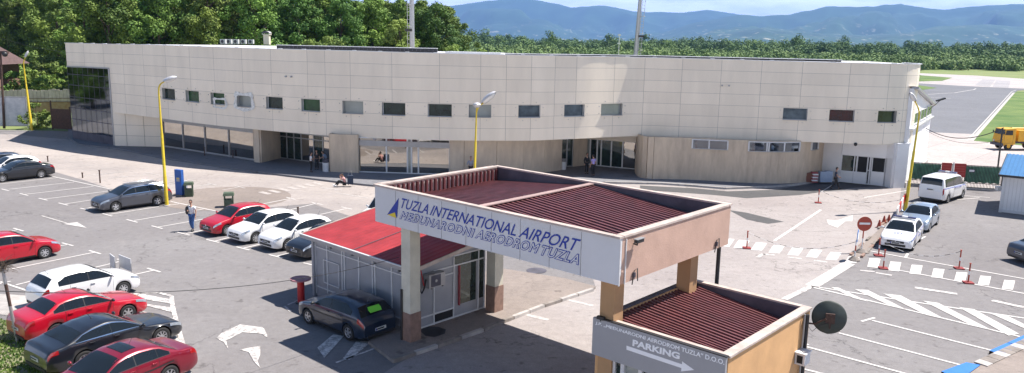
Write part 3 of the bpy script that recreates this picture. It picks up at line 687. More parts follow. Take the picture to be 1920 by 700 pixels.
def strip_win(x0, x1, yb, cuts, z0, z1, label):
    # the piece of the curved wall between two photo columns
    S = [P((p[0],p[1]-.15,2.8))[0] for p in cw]; i0 = int(np.argmin([abs(s-x0) for s in S])); i1 = int(np.argmin([abs(s-x1) for s in S]))
    def at(x): return np.array([np.interp(x, S, cw[:,0]), np.interp(x, S, cw[:,1])])
    xs_ = [x0]+[x0+(x1-x0)*c for c in cuts]+[x1]; f = MB(); pts = []
    for x in xs_:
        p = at(x); q = at(x+2)-at(x-2); n = Vector((q[1],-q[0],0)).normalized(); pts.append((Vector((p[0],p[1],0))+n*.17, n))
    for p, n in pts: f.bar(p+Vector((0,0,z0)), p+Vector((0,0,z1)), .10, .12, 'framew', up=n)
    for (p, n), (q, m_) in zip(pts[:-1], pts[1:]):
        f.bar(p+Vector((0,0,z0)), q+Vector((0,0,z0)), .14, .07, 'frame'); f.bar(p+Vector((0,0,z1)), q+Vector((0,0,z1)), .1, .07, 'framew')
    fo = f.build('strip_window', TB, label=label)
    for (p, n), (q, m_) in zip(pts[:-1], pts[1:]):
        g = MB(); vs = []
        xa = xs_[pts.index((p, n))]; xb = xs_[pts.index((p, n))+1]
        for i in range(7):
            x = xa+(xb-xa)*i/6; c_ = at(x); q_ = at(x+2)-at(x-2); m2 = Vector((q_[1],-q_[0],0)).normalized()*.15; vs += [(c_[0]+m2.x,c_[1]+m2.y,z0),(c_[0]+m2.x,c_[1]+m2.y,z1)]
        g.add(vs, [(2*i,2*i+2,2*i+3,2*i+1) for i in range(6)], 'mirrord'); g.build('pane', fo)
strip_win(1298, 1365, 280, (.48,), 2.72, 3.45, 'two pane strip window under the overhang')
strip_win(1404, 1497, 284, (.36,.40,.70), 2.70, 3.46, 'four pane strip window under the overhang')
strip_win(1519, 1531, 280, (), 2.75, 3.4, 'small single window beside the recess')
F1 = g0(1538, 333.5); F2 = g0(1574, 338.5); F3 = g0(1657, 347); F4 = g0(1672, 350); F5 = g0(1693, 349)
wallseg('recess_wall', [F1, F2], 0, 3.6, 'whitewall')
gd = glazing('office_front', F2, F3, .02, 2.35, (.36,.66,.99), fw=.09, gm=['wglass','dark','dark','wpale'], fm='framew', label='white framed office front with an open door')
# panels under the two windows and right pane
f = MB(); a, b = Vector((*F2,0)), Vector((*F3,0)); n = Vector(((b-a).y, -(b-a).x, 0)).normalized()
for t0, t1, m in ((.01,.17,'whitewall'),(.18,.35,'whitewall'),(.36,.52,'whitewall')): pass
def fr(t, z): p = a+(b-a)*t+n*.05; return Vector((p.x,p.y,z))
f.bar(fr(.01,.52), fr(.60,.52), .06, .96, 'whitewall'); f.bar(fr(.70,.60), fr(.985,.60), .06, 1.1, 'whitewall'); f.bar(fr(.60,1.2), fr(.70,1.2), .08, .06, 'framew')
for t in (.30,.60,.70): f.bar(fr(t,.05), fr(t,2.35), .08, .08, 'framew', up=n)
f.build('door_panels', gd)
wallseg('recess_wall', [F2, F3, F4], 2.33, 3.6, 'whitewall', .26)
wallseg('end_pillar', [(F3[0]+.2,F3[1]+.0), F4, F5, (F5[0]+.3, F5[1]+.9)], 0, 3.6, 'whitewall', .3)
# side wall with the sloping roof of the rear part
SW0 = Vector((*F5, 0)); SW1 = Vector((*px([(1735,306)])[0], 0)); mb = MB()
dd = (SW1-SW0); nn = Vector((dd.y, -dd.x, 0)).normalized(); th = nn*-.3
def zof(t): return 7.9-2.3*t
ts = [0, .25, 1]
vs = []
for t in (0, 1):
    p = SW0+dd*t; vs += [p, p+Vector((0,0,zof(t))), p+th, p+th+Vector((0,0,zof(t)))]
mb.add(vs, [(0,4,5,1),(2,3,7,6),(1,5,7,3),(4,6,7,5),(0,1,3,2)], 'whitewall'); mb.build('side_wall', TB)
mb = MB(); p, q = SW0+Vector((0,0,zof(0)+.08))+nn*.1, SW1+dd.normalized()*.3+Vector((0,0,zof(1)+.08))+nn*.1
mb.bar(p, q, .5, .16, 'frame'); mb.add([p+Vector((0,0,.1)), q+Vector((0,0,.1)), q+Vector((-14,6,.1)), p+Vector((-6,2,.1))], [(0,1,2,3)], 'roofm'); mb.build('side_roof', TB)
mb = MB(); wallp = []
for t0, t1 in ((.12,.40),(.42,.70),(.72,.98)):
    f = MB(); a, b = SW0+dd*t0+nn*.03, SW0+dd*t1+nn*.03
    za, zb_ = 4.9-.1*t0, 4.9-.1*t1
    f.add([a+Vector((0,0,za)), b+Vector((0,0,zb_)), b+Vector((0,0,zb_+.9)), a+Vector((0,0,za+.95))], [(0,1,2,3)], 'wglass')
    fo = f.build('side_window', TB)
    e = MB()
    for z in (0, .93): e.bar(a+Vector((0,0,za+z)), b+Vector((0,0,zb_+z*.97)), .10, .08, 'framew')
    for k in (0, .5, 1): p = a.lerp(b, k); e.bar(p+Vector((0,0,za)), p+Vector((0,0,za+.93)), .08, .06, 'framew', up=nn)
    e.build('frame', fo)
mb = MB(); mb.bar(SW0+nn*.05+Vector((0,0,4.7)), SW1+nn*.05+Vector((0,0,4.6)), .5, .08, 'capm'); mb.build('ledge', TB)
mb = MB(); mb.bar(SW0+Vector((0,0,.2))+nn*.03, SW1+Vector((0,0,.2))+nn*.03, .36, .4, 'kerb'); mb.build('plinth', TB)
# dark facade spotlights & soffit camera
mb = MB(); p = fpt(fs_px(1604,0), 0, .05); mb.blob(p+Vector((0,0,-.02)), .14, 'blackp', 8, 6); mb.build('security_camera', TB)
for x, y in ((537,167),(547,165),(1354,178),(1367,178)):
    s = fs_px(x, .7); mb = MB(); p = fpt(s, .675, 0); n_ = fac(s)[1]; mb.tube([p, p+n_*.18], .07, 'frame', 8); mb.build('wall_spotlight', TB)
# roof things
def roofpt(x, y, z=9.75): q = G(x, y, z); return q
p = roofpt(501, 83.5)
t = thing('roof_chimney', 'cream ventilation chimney with a curved cap standing on the left part of the terminal roof', 'chimney', (p.x, p.y, 9.72))
mb = MB(); mb.box((0,0,.75), (.85,.85,1.5), 'cream'); mb.box((0,0,1.5), (1.1,1.1,.1), 'cream'); mb.build('shaft', t, world=False)
mb = MB(); vs = []
for i in range(9):
    a = math.pi*i/8; vs += [(.58*math.cos(a), -.6, 1.68+.36*math.sin(a)), (.58*math.cos(a), .6, 1.68+.36*math.sin(a))]
mb.add(vs, [(2*i,2*i+1,2*i+3,2*i+2) for i in range(8)], 'capm', True); mb.add([vs[2*i+1] for i in range(9)][::-1], [tuple(range(9))], 'inner'); mb.add([vs[2*i] for i in range(9)], [tuple(range(9))], 'inner')
for x in (-.5,.5):
    for y in (-.5,.5): mb.box((x,y,1.6), (.06,.06,.22), 'capm')
mb.build('chimney_cap', t, world=False)
q0 = None
for k, (x, lab) in enumerate(((419,'leftmost of the five white air conditioning units on the terminal roof'),(430,'second from left of the white air conditioning units on the terminal roof'),(443,'middle one of the five white air conditioning units on the terminal roof'),(457,'fourth from left of the white air conditioning units on the terminal roof'),(471,'white air conditioning unit on the terminal roof nearest the chimney'))):
    p = G(x, 83.2, 9.75)
    if q0 is None:
        q0 = t = thing('air_conditioner', lab, 'air conditioner', (p.x, p.y, 9.72), R(-8), 'air conditioning units on the terminal roof')
        mb = MB(); mb.box((0,0,.42), (.8,.4,.62), 'framew'); mb.box((-.3,0,.06), (.06,.4,.12), 'frame'); mb.box((.3,0,.06), (.06,.4,.12), 'frame'); mb.build('casing', t, world=False)
        mb = MB(); mb.tube([(-.05,-.21,.42),(-.05,-.225,.42)], .23, 'inner', 16); mb.build('fan_grille', t, world=False)
    else:
        t = copy_tree(q0); t.location = (p.x, p.y, 9.72); t['label'] = lab

# ================================================================== TEXT
def text_verts(body, shear=0.0, thick=0.0, bold=0.0, space=1.0, wspace=1.0):
    cu = bpy.data.curves.new('lettering', 'FONT'); cu.body = body; cu.size = 1; cu.shear = shear; cu.space_character = space; cu.space_word = wspace; cu.resolution_u = 3
    cu.offset = bold
    if thick: cu.fill_mode = 'BOTH'; cu.bevel_depth = thick; cu.bevel_resolution = 0
    o = bpy.data.objects.new('lettering', cu); COL.objects.link(o)
    bpy.context.view_layer.update(); me = bpy.data.meshes.new_from_object(o.evaluated_get(bpy.context.evaluated_depsgraph_get()))
    vs = [v.co.copy() for v in me.vertices]; fs = [tuple(p.vertices) for p in me.polygons]
    bpy.data.objects.remove(o); bpy.data.curves.remove(cu); bpy.data.meshes.remove(me)
    return vs, fs
def text_on(mb, body, BL, BR, TR, TL, n, m, lift=.012, bbox=None, **k):
    vs, fs = text_verts(body, **k)
    bb = (min(v.x for v in vs), max(v.x for v in vs), min(v.y for v in vs), max(v.y for v in vs)); x0, x1, y0, y1 = bbox or bb
    BL, BR, TR, TL = map(Vector, (BL, BR, TR, TL)); out = []
    for v in vs:
        s = (v.x-x0)/(x1-x0); t = (v.y-y0)/(y1-y0)
        out.append(BL.lerp(BR, s).lerp(TL.lerp(TR, s), t)+n*(lift+v.z*.08))
    mb.add(out, fs, m); return bb
def hollow(mb, mi_, body, q, n, m1, m2):
    bb = text_on(mb, body, *q, n, m1, lift=.008, shear=.22, thick=.055, space=1.16)
    text_on(mi_, body, *q, n, m2, lift=.018, bbox=bb, shear=.22, space=1.16)

# ================================================================== GATE CANOPY
GU = Vector((.7424, -.6699, 0)); GV_ = Vector((.6699, .7424, 0)); GA = Vector((-5.01, 28.07, 0))
def W(a, b, z=0): return GA+GU*a+GV_*b+Vector((0,0,z))
LA, LB, ZB, ZT = 10.78, 6.5, 4.32, 5.77
nF = -GV_; nR = GU
GT = thing('gate_canopy', 'big white and pink entrance gate canopy lettered TUZLA INTERNATIONAL AIRPORT standing on four columns', 'gate canopy', W(5, 3))
mb = MB()
mb.bar(W(0,.06,(ZB+ZT)/2), W(LA,.06,(ZB+ZT)/2), .12, ZT-ZB-.1, 'signw')
mb.build('sign_panel', GT)
sp = [p for p in GT.children][0]
def sg(x, y): return onplane(x, y, W(0,0,5)+nF*.0, nF)
mb = MB()
for x in (742,784,828,874,922,976.6,1032.5,1092):
    p = sg(x, 400); mb.bar((p.x+nF.x*.004,p.y+nF.y*.004,ZB+.02), (p.x+nF.x*.004,p.y+nF.y*.004,ZT-.1), .012, .012, 'frame', up=nF)
mb.build('panel_joints', sp)
mb = MB(); text_on(mb, 'TUZLA', sg(751,390), sg(802,402.6), sg(806,383.6), sg(754,371.5), nF, 'blue', shear=.22, thick=.006, space=1.02)
text_on(mb, 'INTERNATIONAL', sg(806,403.4), sg(967,443.4), sg(971,422), sg(811,384.7), nF, 'blue', shear=.22, thick=.006, space=.98)
text_on(mb, 'AIRPORT', sg(972,444.6), sg(1083,472.5), sg(1090,449.5), sg(979,423.8), nF, 'blue', shear=.22, thick=.006)
mb.build('english_lettering', sp)
mb = MB(); mi2 = MB()
hollow(mb, mi2, 'MEĐUNARODNI', (sg(749,411), sg(889,447), sg(892,428.5), sg(753,394.5)), nF, 'blue', 'signw')
hollow(mb, mi2, 'AERODROM', (sg(890,446.5), sg(1009,477), sg(1014,457.5), sg(895,429)), nF, 'blue', 'signw')
hollow(mb, mi2, 'TUZLA', (sg(1012,478.5), sg(1085,498), sg(1090,477.5), sg(1017,458.5)), nF, 'blue', 'signw')
ll2 = mb.build('local_lettering', sp)
mi2.build('letter_cores', sp)
mb = MB(); o = nF*.012
mb.add([sg(748,371.5)+o, sg(726,403)+o, sg(741,398.5)+o, sg(744.5,409.5)+o], [(0,1,2),(0,2,3)], 'blue'); mb.add([sg(727.5,402.8)+nF*.016, sg(743.5,409)+nF*.016, sg(741,398.5)+nF*.016], [(0,1,2)], 'yellow')
mb.build('arrow_emblem', sp)
mb = MB()                                    # side, back and left fascia
mb.bar(W(LA-.08,.13,(ZB+ZT)/2), W(LA-.08,LB,(ZB+ZT)/2), .16, ZT-ZB-.1, 'pink'); mb.build('right_fascia', GT)
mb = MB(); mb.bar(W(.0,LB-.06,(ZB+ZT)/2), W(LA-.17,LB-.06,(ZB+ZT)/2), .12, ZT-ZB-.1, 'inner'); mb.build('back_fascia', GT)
mb = MB(); mb.bar(W(.06,.13,(ZB+ZT)/2), W(.06,LB-.13,(ZB+ZT)/2), .12, ZT-ZB-.1, 'pink')
for i in range(27): mb.bar(W(.16, .3+i*.23, ZB+.3), W(.16, .3+i*.23, ZT-.12), .08, .10, 'maroon' , up=GU)
for i in range(27): mb.bar(W(.125, .3+i*.23+.115, ZB+.3), W(.125, .3+i*.23+.115, ZT-.12), .10, .02, 'cap', up=GU)
mb.build('left_fascia', GT)
mb = MB()
for a, b in (((-.03,.04),(LA+.03,.04)), ((-.03,LB-.04),(LA+.03,LB-.04)), ((.04,.17),(.04,LB-.17)), ((LA-.10,.17),(LA-.10,LB-.17))):
    wd = .20 if a[1] == b[1] else .26
    mb.bar(W(*a, ZT-.03), W(*b, ZT-.03), wd, .06, 'cap')
mb.build('parapet_cap', GT)
mb = MB()                                    # under side
mb.add([W(.1,.1,ZB+.06), W(LA-.1,.1,ZB+.06), W(LA-.1,LB-.1,ZB+.06), W(.1,LB-.1,ZB+.06)], [(3,2,1,0)], 'pillar'); mb.build('underside', GT)
def corrug(mb, P0, P1, Q0, Q1, n, m, dep=.045, wave=None):
    """sheet whose ribs run P0->P1; P0..Q0 is across the ribs"""
    prof = [(0,0),(.28,0),(.38,1),(.72,1),(.82,0)]
    A, B = [], []
    for i in range(n):
        for t, h in prof:
            s = (i+t)/n; up = Vector((0,0,dep*h)); wv = Vector((0,0,wave(s) if wave else 0))
            A.append(P0.lerp(Q0, s)+up+wv*.4); B.append(P1.lerp(Q1, s)+up+wv)
    k = len(A); mb.add(A+B, [(i,i+1,k+i+1,k+i) for i in range(k-1)], m)
RM = 5.12; ZR = 5.60
mb = MB(); corrug(mb, W(RM,.14,ZR), W(.14,.14,ZR-.45), W(RM,LB-.14,ZR), W(.14,LB-.14,ZR-.45), 30, 'maroon', .04, lambda s: .02*math.sin(s*23))
mb.build('roof_sheet', GT, label='left half of the maroon ribbed roof')
mb = MB(); corrug(mb, W(RM,.14,ZR), W(LA-.17,.14,ZR-.50), W(RM,LB-.14,ZR), W(LA-.17,LB-.14,ZR-.50), 26, 'maroon', .065, lambda s: .02*math.sin(s*17))
mb.build('roof_sheet', GT, label='right half of the maroon ribbed roof')
mb = MB(); 
for i in range(1, 26):
    b0 = .14+(LB-.28)*i/26
mb.bar(W(RM,.14,ZR+.10), W(RM,LB-.14,ZR+.10), .24, .03, 'ridge')
mb.build('ridge_cap', GT)
for (a, b, m, bm) in ((1.56,.36,'pillar','pbase'),(1.52,4.85,'pillar','pbase'),(10.22,.56,'orange2','orange2'),(10.22,4.85,'orange2','orange2')):
    mb = MB(); Mx = Matrix((GU, GV_, Vector((0,0,1)))).transposed()
    mb.box(W(a,b,(ZB+1.2)/2), (.48,.48,ZB-1.2), m, M=Mx)
    c = mb.build('column', GT, label='cream column with a brown tiled base' if m == 'pillar' else 'orange column rising through the booth roof')
    mb = MB(); mb.box(W(a,b,.60), (.52,.52,1.20), bm, M=Mx); mb.build('column_base', c)
mb = MB(); mb.tube([W(10.5,6.42,ZB+.3), W(10.5,6.42,0)], .07, 'blackp', 10); mb.build('downpipe', GT)
mb = MB(); p = W(1.36,.14,0); mb.tube([p+nF*.06+Vector((0,0,.12)), p+nF*.06+Vector((0,0,2.05))], .045, 'blackp', 8); mb.build('cable_conduit', GT)
def fasc(x, y): return onplane(x, y, W(LA,0,5), nR)
for (x, y) in ((1188, 457),):
    p = fasc(x, y); mb = MB(); mb.tube([p, p+nR*.12+Vector((0,0,-.02)), p+nR*.14+Vector((0,0,.06))], .025, 'blackp', 6); mb.box(p+nR*.18+Vector((0,0,.12))+GV_*-.0, (.34,.11,.10), 'blackp', M=Matrix((GV_*-1, GU, Vector((0,0,1)))).transposed()); mb.box(p+nR*.18+Vector((0,0,.18)), (.38,.14,.02), 'frame', M=Matrix((GV_*-1, GU, Vector((0,0,1)))).transposed())
    o = single(mb, 'security_camera', 'black security camera on the pink side of the big gate canopy', 'camera', tuple(p))
for k, (x, y) in enumerate(((1186,515),(1341,457))):
    p = fasc(x, y); mb = MB(); mb.tube([p+Vector((0,0,-.30)), p+nR*.05+Vector((0,0,.12)), p+nR*.05+GV_*.16+Vector((0,0,.16)), p+nR*.05+GV_*.2+Vector((0,0,-.22))], .016, 'blackp', 6); mb.box(p+nR*.05, (.06,.08,.14), 'inner' , M=Matrix((GV_, GU*-1, Vector((0,0,1)))).transposed())
    mb.build('cable_hook', GT)
mb = MB(); p = fasc(1181, 480); mb.bar(W(LA+.015,.30,ZB+.03), W(LA+.015,.30,ZT-.12), .03, .03, 'framew', up=GU); mb.bar(W(LA+.012,.02,ZB+.03), W(LA+.012,.02,ZT-.12), .04, .03, 'framew', up=GU); mb.build('corner_trim', GT)
mb = MB(); p = fasc(1168, 520); mb.add([W(LA+.004,.06,ZB+.05), W(LA+.004,.26,ZB+.05), W(LA+.004,.26,ZB+.34), W(LA+.004,.15,ZB+.42), W(LA+.004,.06,ZB+.22)], [(0,1,2,3,4)], 'pbase'); mb.build('rust_stain', GT)

# ================================================================== PARKING BOOTH
a0, a1, b0, b1, zt = 9.84, 14.02, .25, 5.72, 3.13
BT = thing('parking_booth', 'orange parking booth with grey PARKING sign band and maroon ribbed roof', 'booth', W((a0+a1)/2, (b0+b1)/2))
def bbar(name, pts, z0, z1, th, m, parent=BT, label=None):
    mb = MB()
    for p, q in zip(pts[:-1], pts[1:]): mb.bar(W(*p,(z0+z1)/2), W(*q,(z0+z1)/2), th, z1-z0, m)
    return mb.build(name, parent, label=label)
bbar('side_wall', [(a1-.1,b0+.12),(a1-.1,b1-.02)], 0, zt-.04, .2, 'orange', label='orange rendered side wall')
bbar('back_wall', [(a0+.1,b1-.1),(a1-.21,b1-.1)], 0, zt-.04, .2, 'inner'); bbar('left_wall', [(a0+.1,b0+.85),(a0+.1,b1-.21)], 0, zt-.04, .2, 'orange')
bbar('front_wall', [(a0+.02,b0+.2),(a0+.62,b0+.2)], 0, 2.05, .2, 'orange'); bbar('front_wall', [(a0+2.9,b0+.2),(a1-.21,b0+.2)], 0, 2.05, .2, 'orange')
bbar('front_wall', [(a0+.63,b0+.2),(a0+2.89,b0+.2)], 0, .9, .2, 'orange')
band = bbar('sign_band', [(a0-.02,b0+.02),(a1+.0,b0+.02)], 2.02, zt+.015, .10, 'bandgrey')
def bp(x, y): return onplane(x, y, W(a0,b0-.03,3), nF)
mb = MB(); bz = lambda x, z: (lambda p: Vector((p.x, p.y, z)))(bp(x, 640))
s9 = lambda x, y: bp(1090+x/3.8875, 520+y/3.8875)
text_on(mb, 'J.P. „MEĐUNARODNI AERODROM TUZLA“ D.O.O.', s9(102,347), bp(1358,687.5), bp(1359,674.5), s9(106,320), nF, 'bandtext', lift=.006, thick=.028)
text_on(mb, 'PARKING', s9(372,500), s9(716,600), s9(720,551), s9(376,452), nF, 'bandtext', lift=.006, thick=.045)
mb.build('lettering', band)
mb = MB(); o = nF*.008
mb.add([s9(330,498)+o, s9(735,634)+o, s9(735,612)+o, s9(825,676)+o, s9(728,686)+o, s9(730,662)+o, s9(330,528)+o], [(0,6,5,1),(2,1,5,4,3)], 'bandtext'); mb.build('arrow', band)
cap2 = MB()
cap2.bar(W(a0+.32,b0+.03,zt+.03), W(a1+.02,b0+.03,zt+.03), .13, .03, 'blackp'); cap2.bar(W(a0-.0,b0+.22,zt-.02), W(a1-.23,b0+.22,zt-.02), .20, .05, 'cap')
cap2.bar(W(a1-.09,b0+.12,zt-.01), W(a1-.09,b1,zt-.01), .28, .06, 'cap'); cap2.bar(W(a0,b1-.08,zt-.01), W(a1-.24,b1-.08,zt-.01), .20, .06, 'cap'); cap2.bar(W(a0+.07,b0+.34,zt-.03), W(a0+.07,b1-.2,zt-.03), .18, .05, 'inner')
cap2.build('parapet_cap', BT)
mb = MB(); corrug(mb, W(a0+.17,b0+.30,zt-.10), W(a1-.22,b0+.30,zt-.36), W(a0+.17,b1-.19,zt-.14), W(a1-.22,b1-.19,zt-.62), 25, 'maroon', .06, lambda s: .05*math.sin(s*12+1)*(1-s))
mb.build('roof_sheet', BT)
f = MB()
for a_ in (.64,.95,1.55,2.88): f.bar(W(a0+a_,b0+.18,.9), W(a0+a_,b0+.18,2.05), .12, .08, 'framew', up=GV_)
f.bar(W(a0+.63,b0+.18,.93), W(a0+2.89,b0+.18,.93), .14, .06, 'framew'); fo = f.build('booth_window', BT)
for (p, q, m) in ((.66,.93,'wglass'),(.97,1.53,'wpale'),(1.57,2.86,'wglass')):
    g = MB(); g.add([W(a0+p,b0+.22,.95),W(a0+q,b0+.22,.95),W(a0+q,b0+.22,2.02),W(a0+p,b0+.22,2.02)], [(0,1,2,3)], m); g.build('pane', fo)
mb = MB(); mb.tube([W(a1+.08,b1-.42,zt-.1), W(a1+.08,b1-.42,0)], .06, 'blackp', 10); mb.tube([W(a1+.07,b1-.60,zt-.05), W(a1+.07,b1-.60,0)], .03, 'frame', 8); mb.build('downpipe', BT)
p = onplane(1495, 668, W(a1,0,2), nR); mb = MB(); Mx = Matrix((GV_, -GU, Vector((0,0,1)))).transposed()
t = thing('meter_box', 'small white electric box on the orange wall of the parking booth', 'electric box', tuple(p+Vector((0,0,-.2))))
mb.box(p+GU*.16, (.42,.30,.36), 'framew', M=Mx); mb.build('casing', t); mb = MB(); mb.box(p+GU*.16-GV_*.215, (.02,.17,.24), 'dark', M=Mx); mb.build('opening', t)
mb = MB(); mb.box(p+GU*.16+Vector((0,0,.195)), (.48,.36,.03), 'whitep', M=Mx); mb.build('lid', t)
# dish seen from behind
t = thing('satellite_dish', 'dark round satellite dish on a bracket at the corner of the parking booth', 'satellite dish', tuple(W(a1+.05,b1-.15,2.2)))
dc = EYE+ray(1556, 597)*((W(a1+.75,b1+.0,3)-EYE).dot(_fw)); axis = (dc-EYE).normalized(); axis = (axis+Vector((-.12,.06,.18))).normalized()
e1 = axis.cross(Vector((0,0,1))).normalized(); e2 = e1.cross(axis); mb = MB(); vs = [dc-axis*.0]; n_ = 40; rr = (.12,.24,.36,.46,.50,.505)
for k, r_ in enumerate(rr):
    for j in range(n_):
        t_ = 2*math.pi*j/n_; vs.append(dc+e1*r_*math.cos(t_)+e2*r_*math.sin(t_)+axis*(.55*r_*r_+(.015 if k == 5 else 0)))
fs_ = [(0,1+j,1+(j+1)%n_) for j in range(n_)]+[(1+k*n_+j,1+(k+1)*n_+j,1+(k+1)*n_+(j+1)%n_,1+k*n_+(j+1)%n_) for k in range(5) for j in range(n_)]
mb.add(vs, fs_, 'hubgrey', True); mb.build('reflector', t)
mb = MB(); q = W(a1+.02,b1-.30,2.72)
mb.tube([q, q+GU*.25+Vector((0,0,.03)), dc-axis*.14+e1*-.12], .028, 'rust', 8); mb.box(dc-axis*.07, (.26,.1,.3), 'rust', M=Matrix((e1, axis, e2)).transposed()); mb.bar(dc-axis*.10+e2*-.3, dc-axis*.12+e2*.12, .05, .05, 'rust', up=axis); mb.box(q, (.10,.10,.35), 'rust')
mb.build('bracket', t)
mb = MB(); mb.tube([dc-axis*.12+e2*-.1, dc-axis*.15-e1*.3+e2*-.22, q+GU*.2+Vector((0,0,-.22)), q+GU*.02+Vector((0,0,-.05)), q-GV_*.3+GU*.02+Vector((0,0,-.1)), q-GV_*.35+GU*.02+Vector((0,0,.3))], .009, 'wire', 6); mb.build('cable', t)
p = bp(1131, 592); mb = MB(); q = W(a0+.25,b0-.02,zt+.06); mb.box(q, (.24,.10,.09), 'blackp', M=Matrix((-GU, -GV_, Vector((0,0,1)))).transposed()); mb.tube([q, q+Vector((0,0,-.1))], .025, 'blackp', 6)
single(mb, 'security_camera', 'small black security camera at the left end of the grey PARKING sign band', 'camera', tuple(q))

# ================================================================== KIOSK
KU = Vector((.734, -.679, 0)); KV = Vector((.679, .734, 0)); K1 = Vector((-8.43, 32.48, 0))
def K(a, b, z=0): return K1+KU*a+KV*b+Vector((0,0,z))
ka, kb, kz = 6.5, 3.85, 2.62
KT = thing('kiosk', 'low grey kiosk with bright red sheet roof beside the gate canopy', 'kiosk', K(3.2, 1.9))
# long front wall: panels and pale battens
mb = MB(); mb.bar(K(0,.06,kz/2), K(ka,.06,kz/2), .12, kz, 'kgrey'); wall = mb.build('long_wall', KT)
mb = MB()
for a_ in (.10,.98,2.05,2.22,3.2,4.1,4.26,5.3,6.3): mb.bar(K(a_,-.02,.1), K(a_,-.02,kz-.05), .055, .04, 'framew', up=KV)
for z in (.45, kz-.42): mb.bar(K(.05,-.022,z), K(ka,-.022,z), .04, .045, 'framew')
mb.bar(K(.02,-.05,.0), K(.02,-.05,kz), .14, .14, 'kgrey', up=KV); mb.build('battens', wall)
mb = MB(); A_ = [K(.75,-.05,.75), K(1.85,-.05,.75), K(1.85,-.05,1.75), K(.75,-.05,1.75)]
for p, q in zip(A_, A_[1:]+A_[:1]): mb.bar(p, q, .035, .035, 'framew', up=KV)
mb.build('hatch_frame', wall)
# gable wall towards the road, higher at the back
mb = MB(); gz = lambda b: 2.62+.16*b
mb.add([K(ka,0,0), K(ka,kb,0), K(ka,kb,gz(kb)), K(ka,0,gz(0)), K(ka-.12,0,0), K(ka-.12,kb,0), K(ka-.12,kb,gz(kb)), K(ka-.12,0,gz(0))], [(0,1,2,3),(4,7,6,5),(3,2,6,7),(0,3,7,4),(1,5,6,2)], 'kgrey'); gw = mb.build('road_wall', KT)
mb = MB()
for b_, z0_, z1_ in ((.06,.1,2.5),(1.05,.1,1.95),(2.08,.1,2.65),(3.45,.1,2.65),(3.8,.1,2.65)): mb.bar(K(ka+.02,b_,z0_), K(ka+.02,b_,z1_), .04, .06, 'framew', up=KU)
for z, p, q in ((.16,0,3.8),(.55,0,2.08),(2.0,1.05,2.08),(2.28,1.05,3.8),(2.68,2.08,3.8)): mb.bar(K(ka+.022,p,z), K(ka+.022,q,z), .045, .05, 'framew')
mb.build('battens', gw)
mb = MB(); mb.bar(K(ka+.03,2.36,.6), K(ka+.03,2.36,2.24), .04, .13, 'packs', up=KU); mb.build('red_door_post', gw)
mb = MB(); mb.add([K(ka+.012,2.42,.62),K(ka+.012,3.32,.62),K(ka+.012,3.32,2.24),K(ka+.012,2.42,2.24)], [(0,1,2,3)], 'wglass'); mb.add([K(ka+.012,3.50,.62),K(ka+.012,3.76,.62),K(ka+.012,3.76,2.24),K(ka+.012,3.50,2.24)], [(0,1,2,3)], 'wglass'); mb.add([K(ka+.012,2.12,2.31),K(ka+.012,3.76,2.31),K(ka+.012,3.76,2.64),K(ka+.012,2.12,2.64)], [(0,1,2,3)], 'wglass')
mb.build('glass_door', gw)
mb = MB(); mb.add([K(ka+.012,1.10,.20),K(ka+.012,2.05,.20),K(ka+.012,2.05,.52),K(ka+.012,1.10,.52)], [(0,1,2,3)], 'dark'); mb.build('vent_panel', gw)
mb = MB(); mb.bar(K(0,kb-.06,1.4), K(ka-.13,kb-.06,1.4), .12, 2.8, 'kgrey'); mb.build('back_wall', KT)
mb = MB(); mb.bar(K(.06,.13,1.31), K(.06,kb-.13,1.31), .12, 2.62, 'kgrey'); mb.build('end_wall', KT)
# roof: two red sheets with a seam, ribbed, overhanging; gutter on the long side
mb = MB(); z0, z1 = kz+.08, kz+.72
corrug(mb, K(-.45,-.35,z0), K(-.45,kb+.3,z1), K(ka+.45,-.35,z0), K(ka+.45,kb+.3,z1), 24, 'redroof', .009); mb.build('red_roof', KT)
mb = MB(); mb.bar(K(-.45,-.38,z0-.05), K(ka+.45,-.38,z0-.05), .10, .16, 'frame'); mb.bar(K(-.45,-.44,z0+.035), K(ka+.45,-.44,z0+.035), .05, .03, 'whitep')
for s in (-.5, ka+.47): mb.bar(K(s,-.35,z0-.05), K(s,kb+.3,z1-.05), .05, .14, 'cap')
mb.bar(K(3.25,-.35,z0+.022), K(3.25,kb+.3,z1+.022), .03, .02, 'inner'); mb.build('eaves_trim', KT)
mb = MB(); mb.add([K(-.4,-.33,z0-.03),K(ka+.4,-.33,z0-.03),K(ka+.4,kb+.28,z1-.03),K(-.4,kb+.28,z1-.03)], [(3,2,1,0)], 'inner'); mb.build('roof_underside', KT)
for a_ in (1.5,3.2,5.0,6.2):
    pass
mb = MB()
for a_ in (1.4,2.9,4.4,5.9): mb.tube([K(a_,-.08,kz-.22), K(a_,-.18,kz-.25)], .045, 'frame', 8)
mb.build('wall_lamps', wall)
t = thing('air_conditioner', 'grey air conditioning unit hanging on the road side wall of the red roofed kiosk', 'air conditioner', tuple(K(ka+.25,.85,1.75)))
mb = MB(); Mx = Matrix((KV, -KU, Vector((0,0,1)))).transposed(); mb.box(K(ka+.22,.92,2.02), (.80,.30,.52), 'frame', M=Mx); mb.build('casing', t)
mb = MB(); mb.box(K(ka+.375,.85,2.02), (.48,.012,.44), 'inner', M=Mx); mb.tube([K(ka+.38,.85,2.02),K(ka+.40,.85,2.02)], .06, 'frame', 8); mb.build('fan_grille', t)
mb = MB(); mb.tube([K(ka+.2,.5,2.1), K(ka+.3,.32,1.8), K(ka+.2,.30,1.6), K(ka+.08,.28,1.75)], .03, 'wire', 8); mb.build('pipes', t)
mb = MB()
for b_ in (.65,1.2): mb.bar(K(ka+.02,b_,1.74), K(ka+.38,b_,1.74), .04, .03, 'blackp')
mb.build('bracket', t)
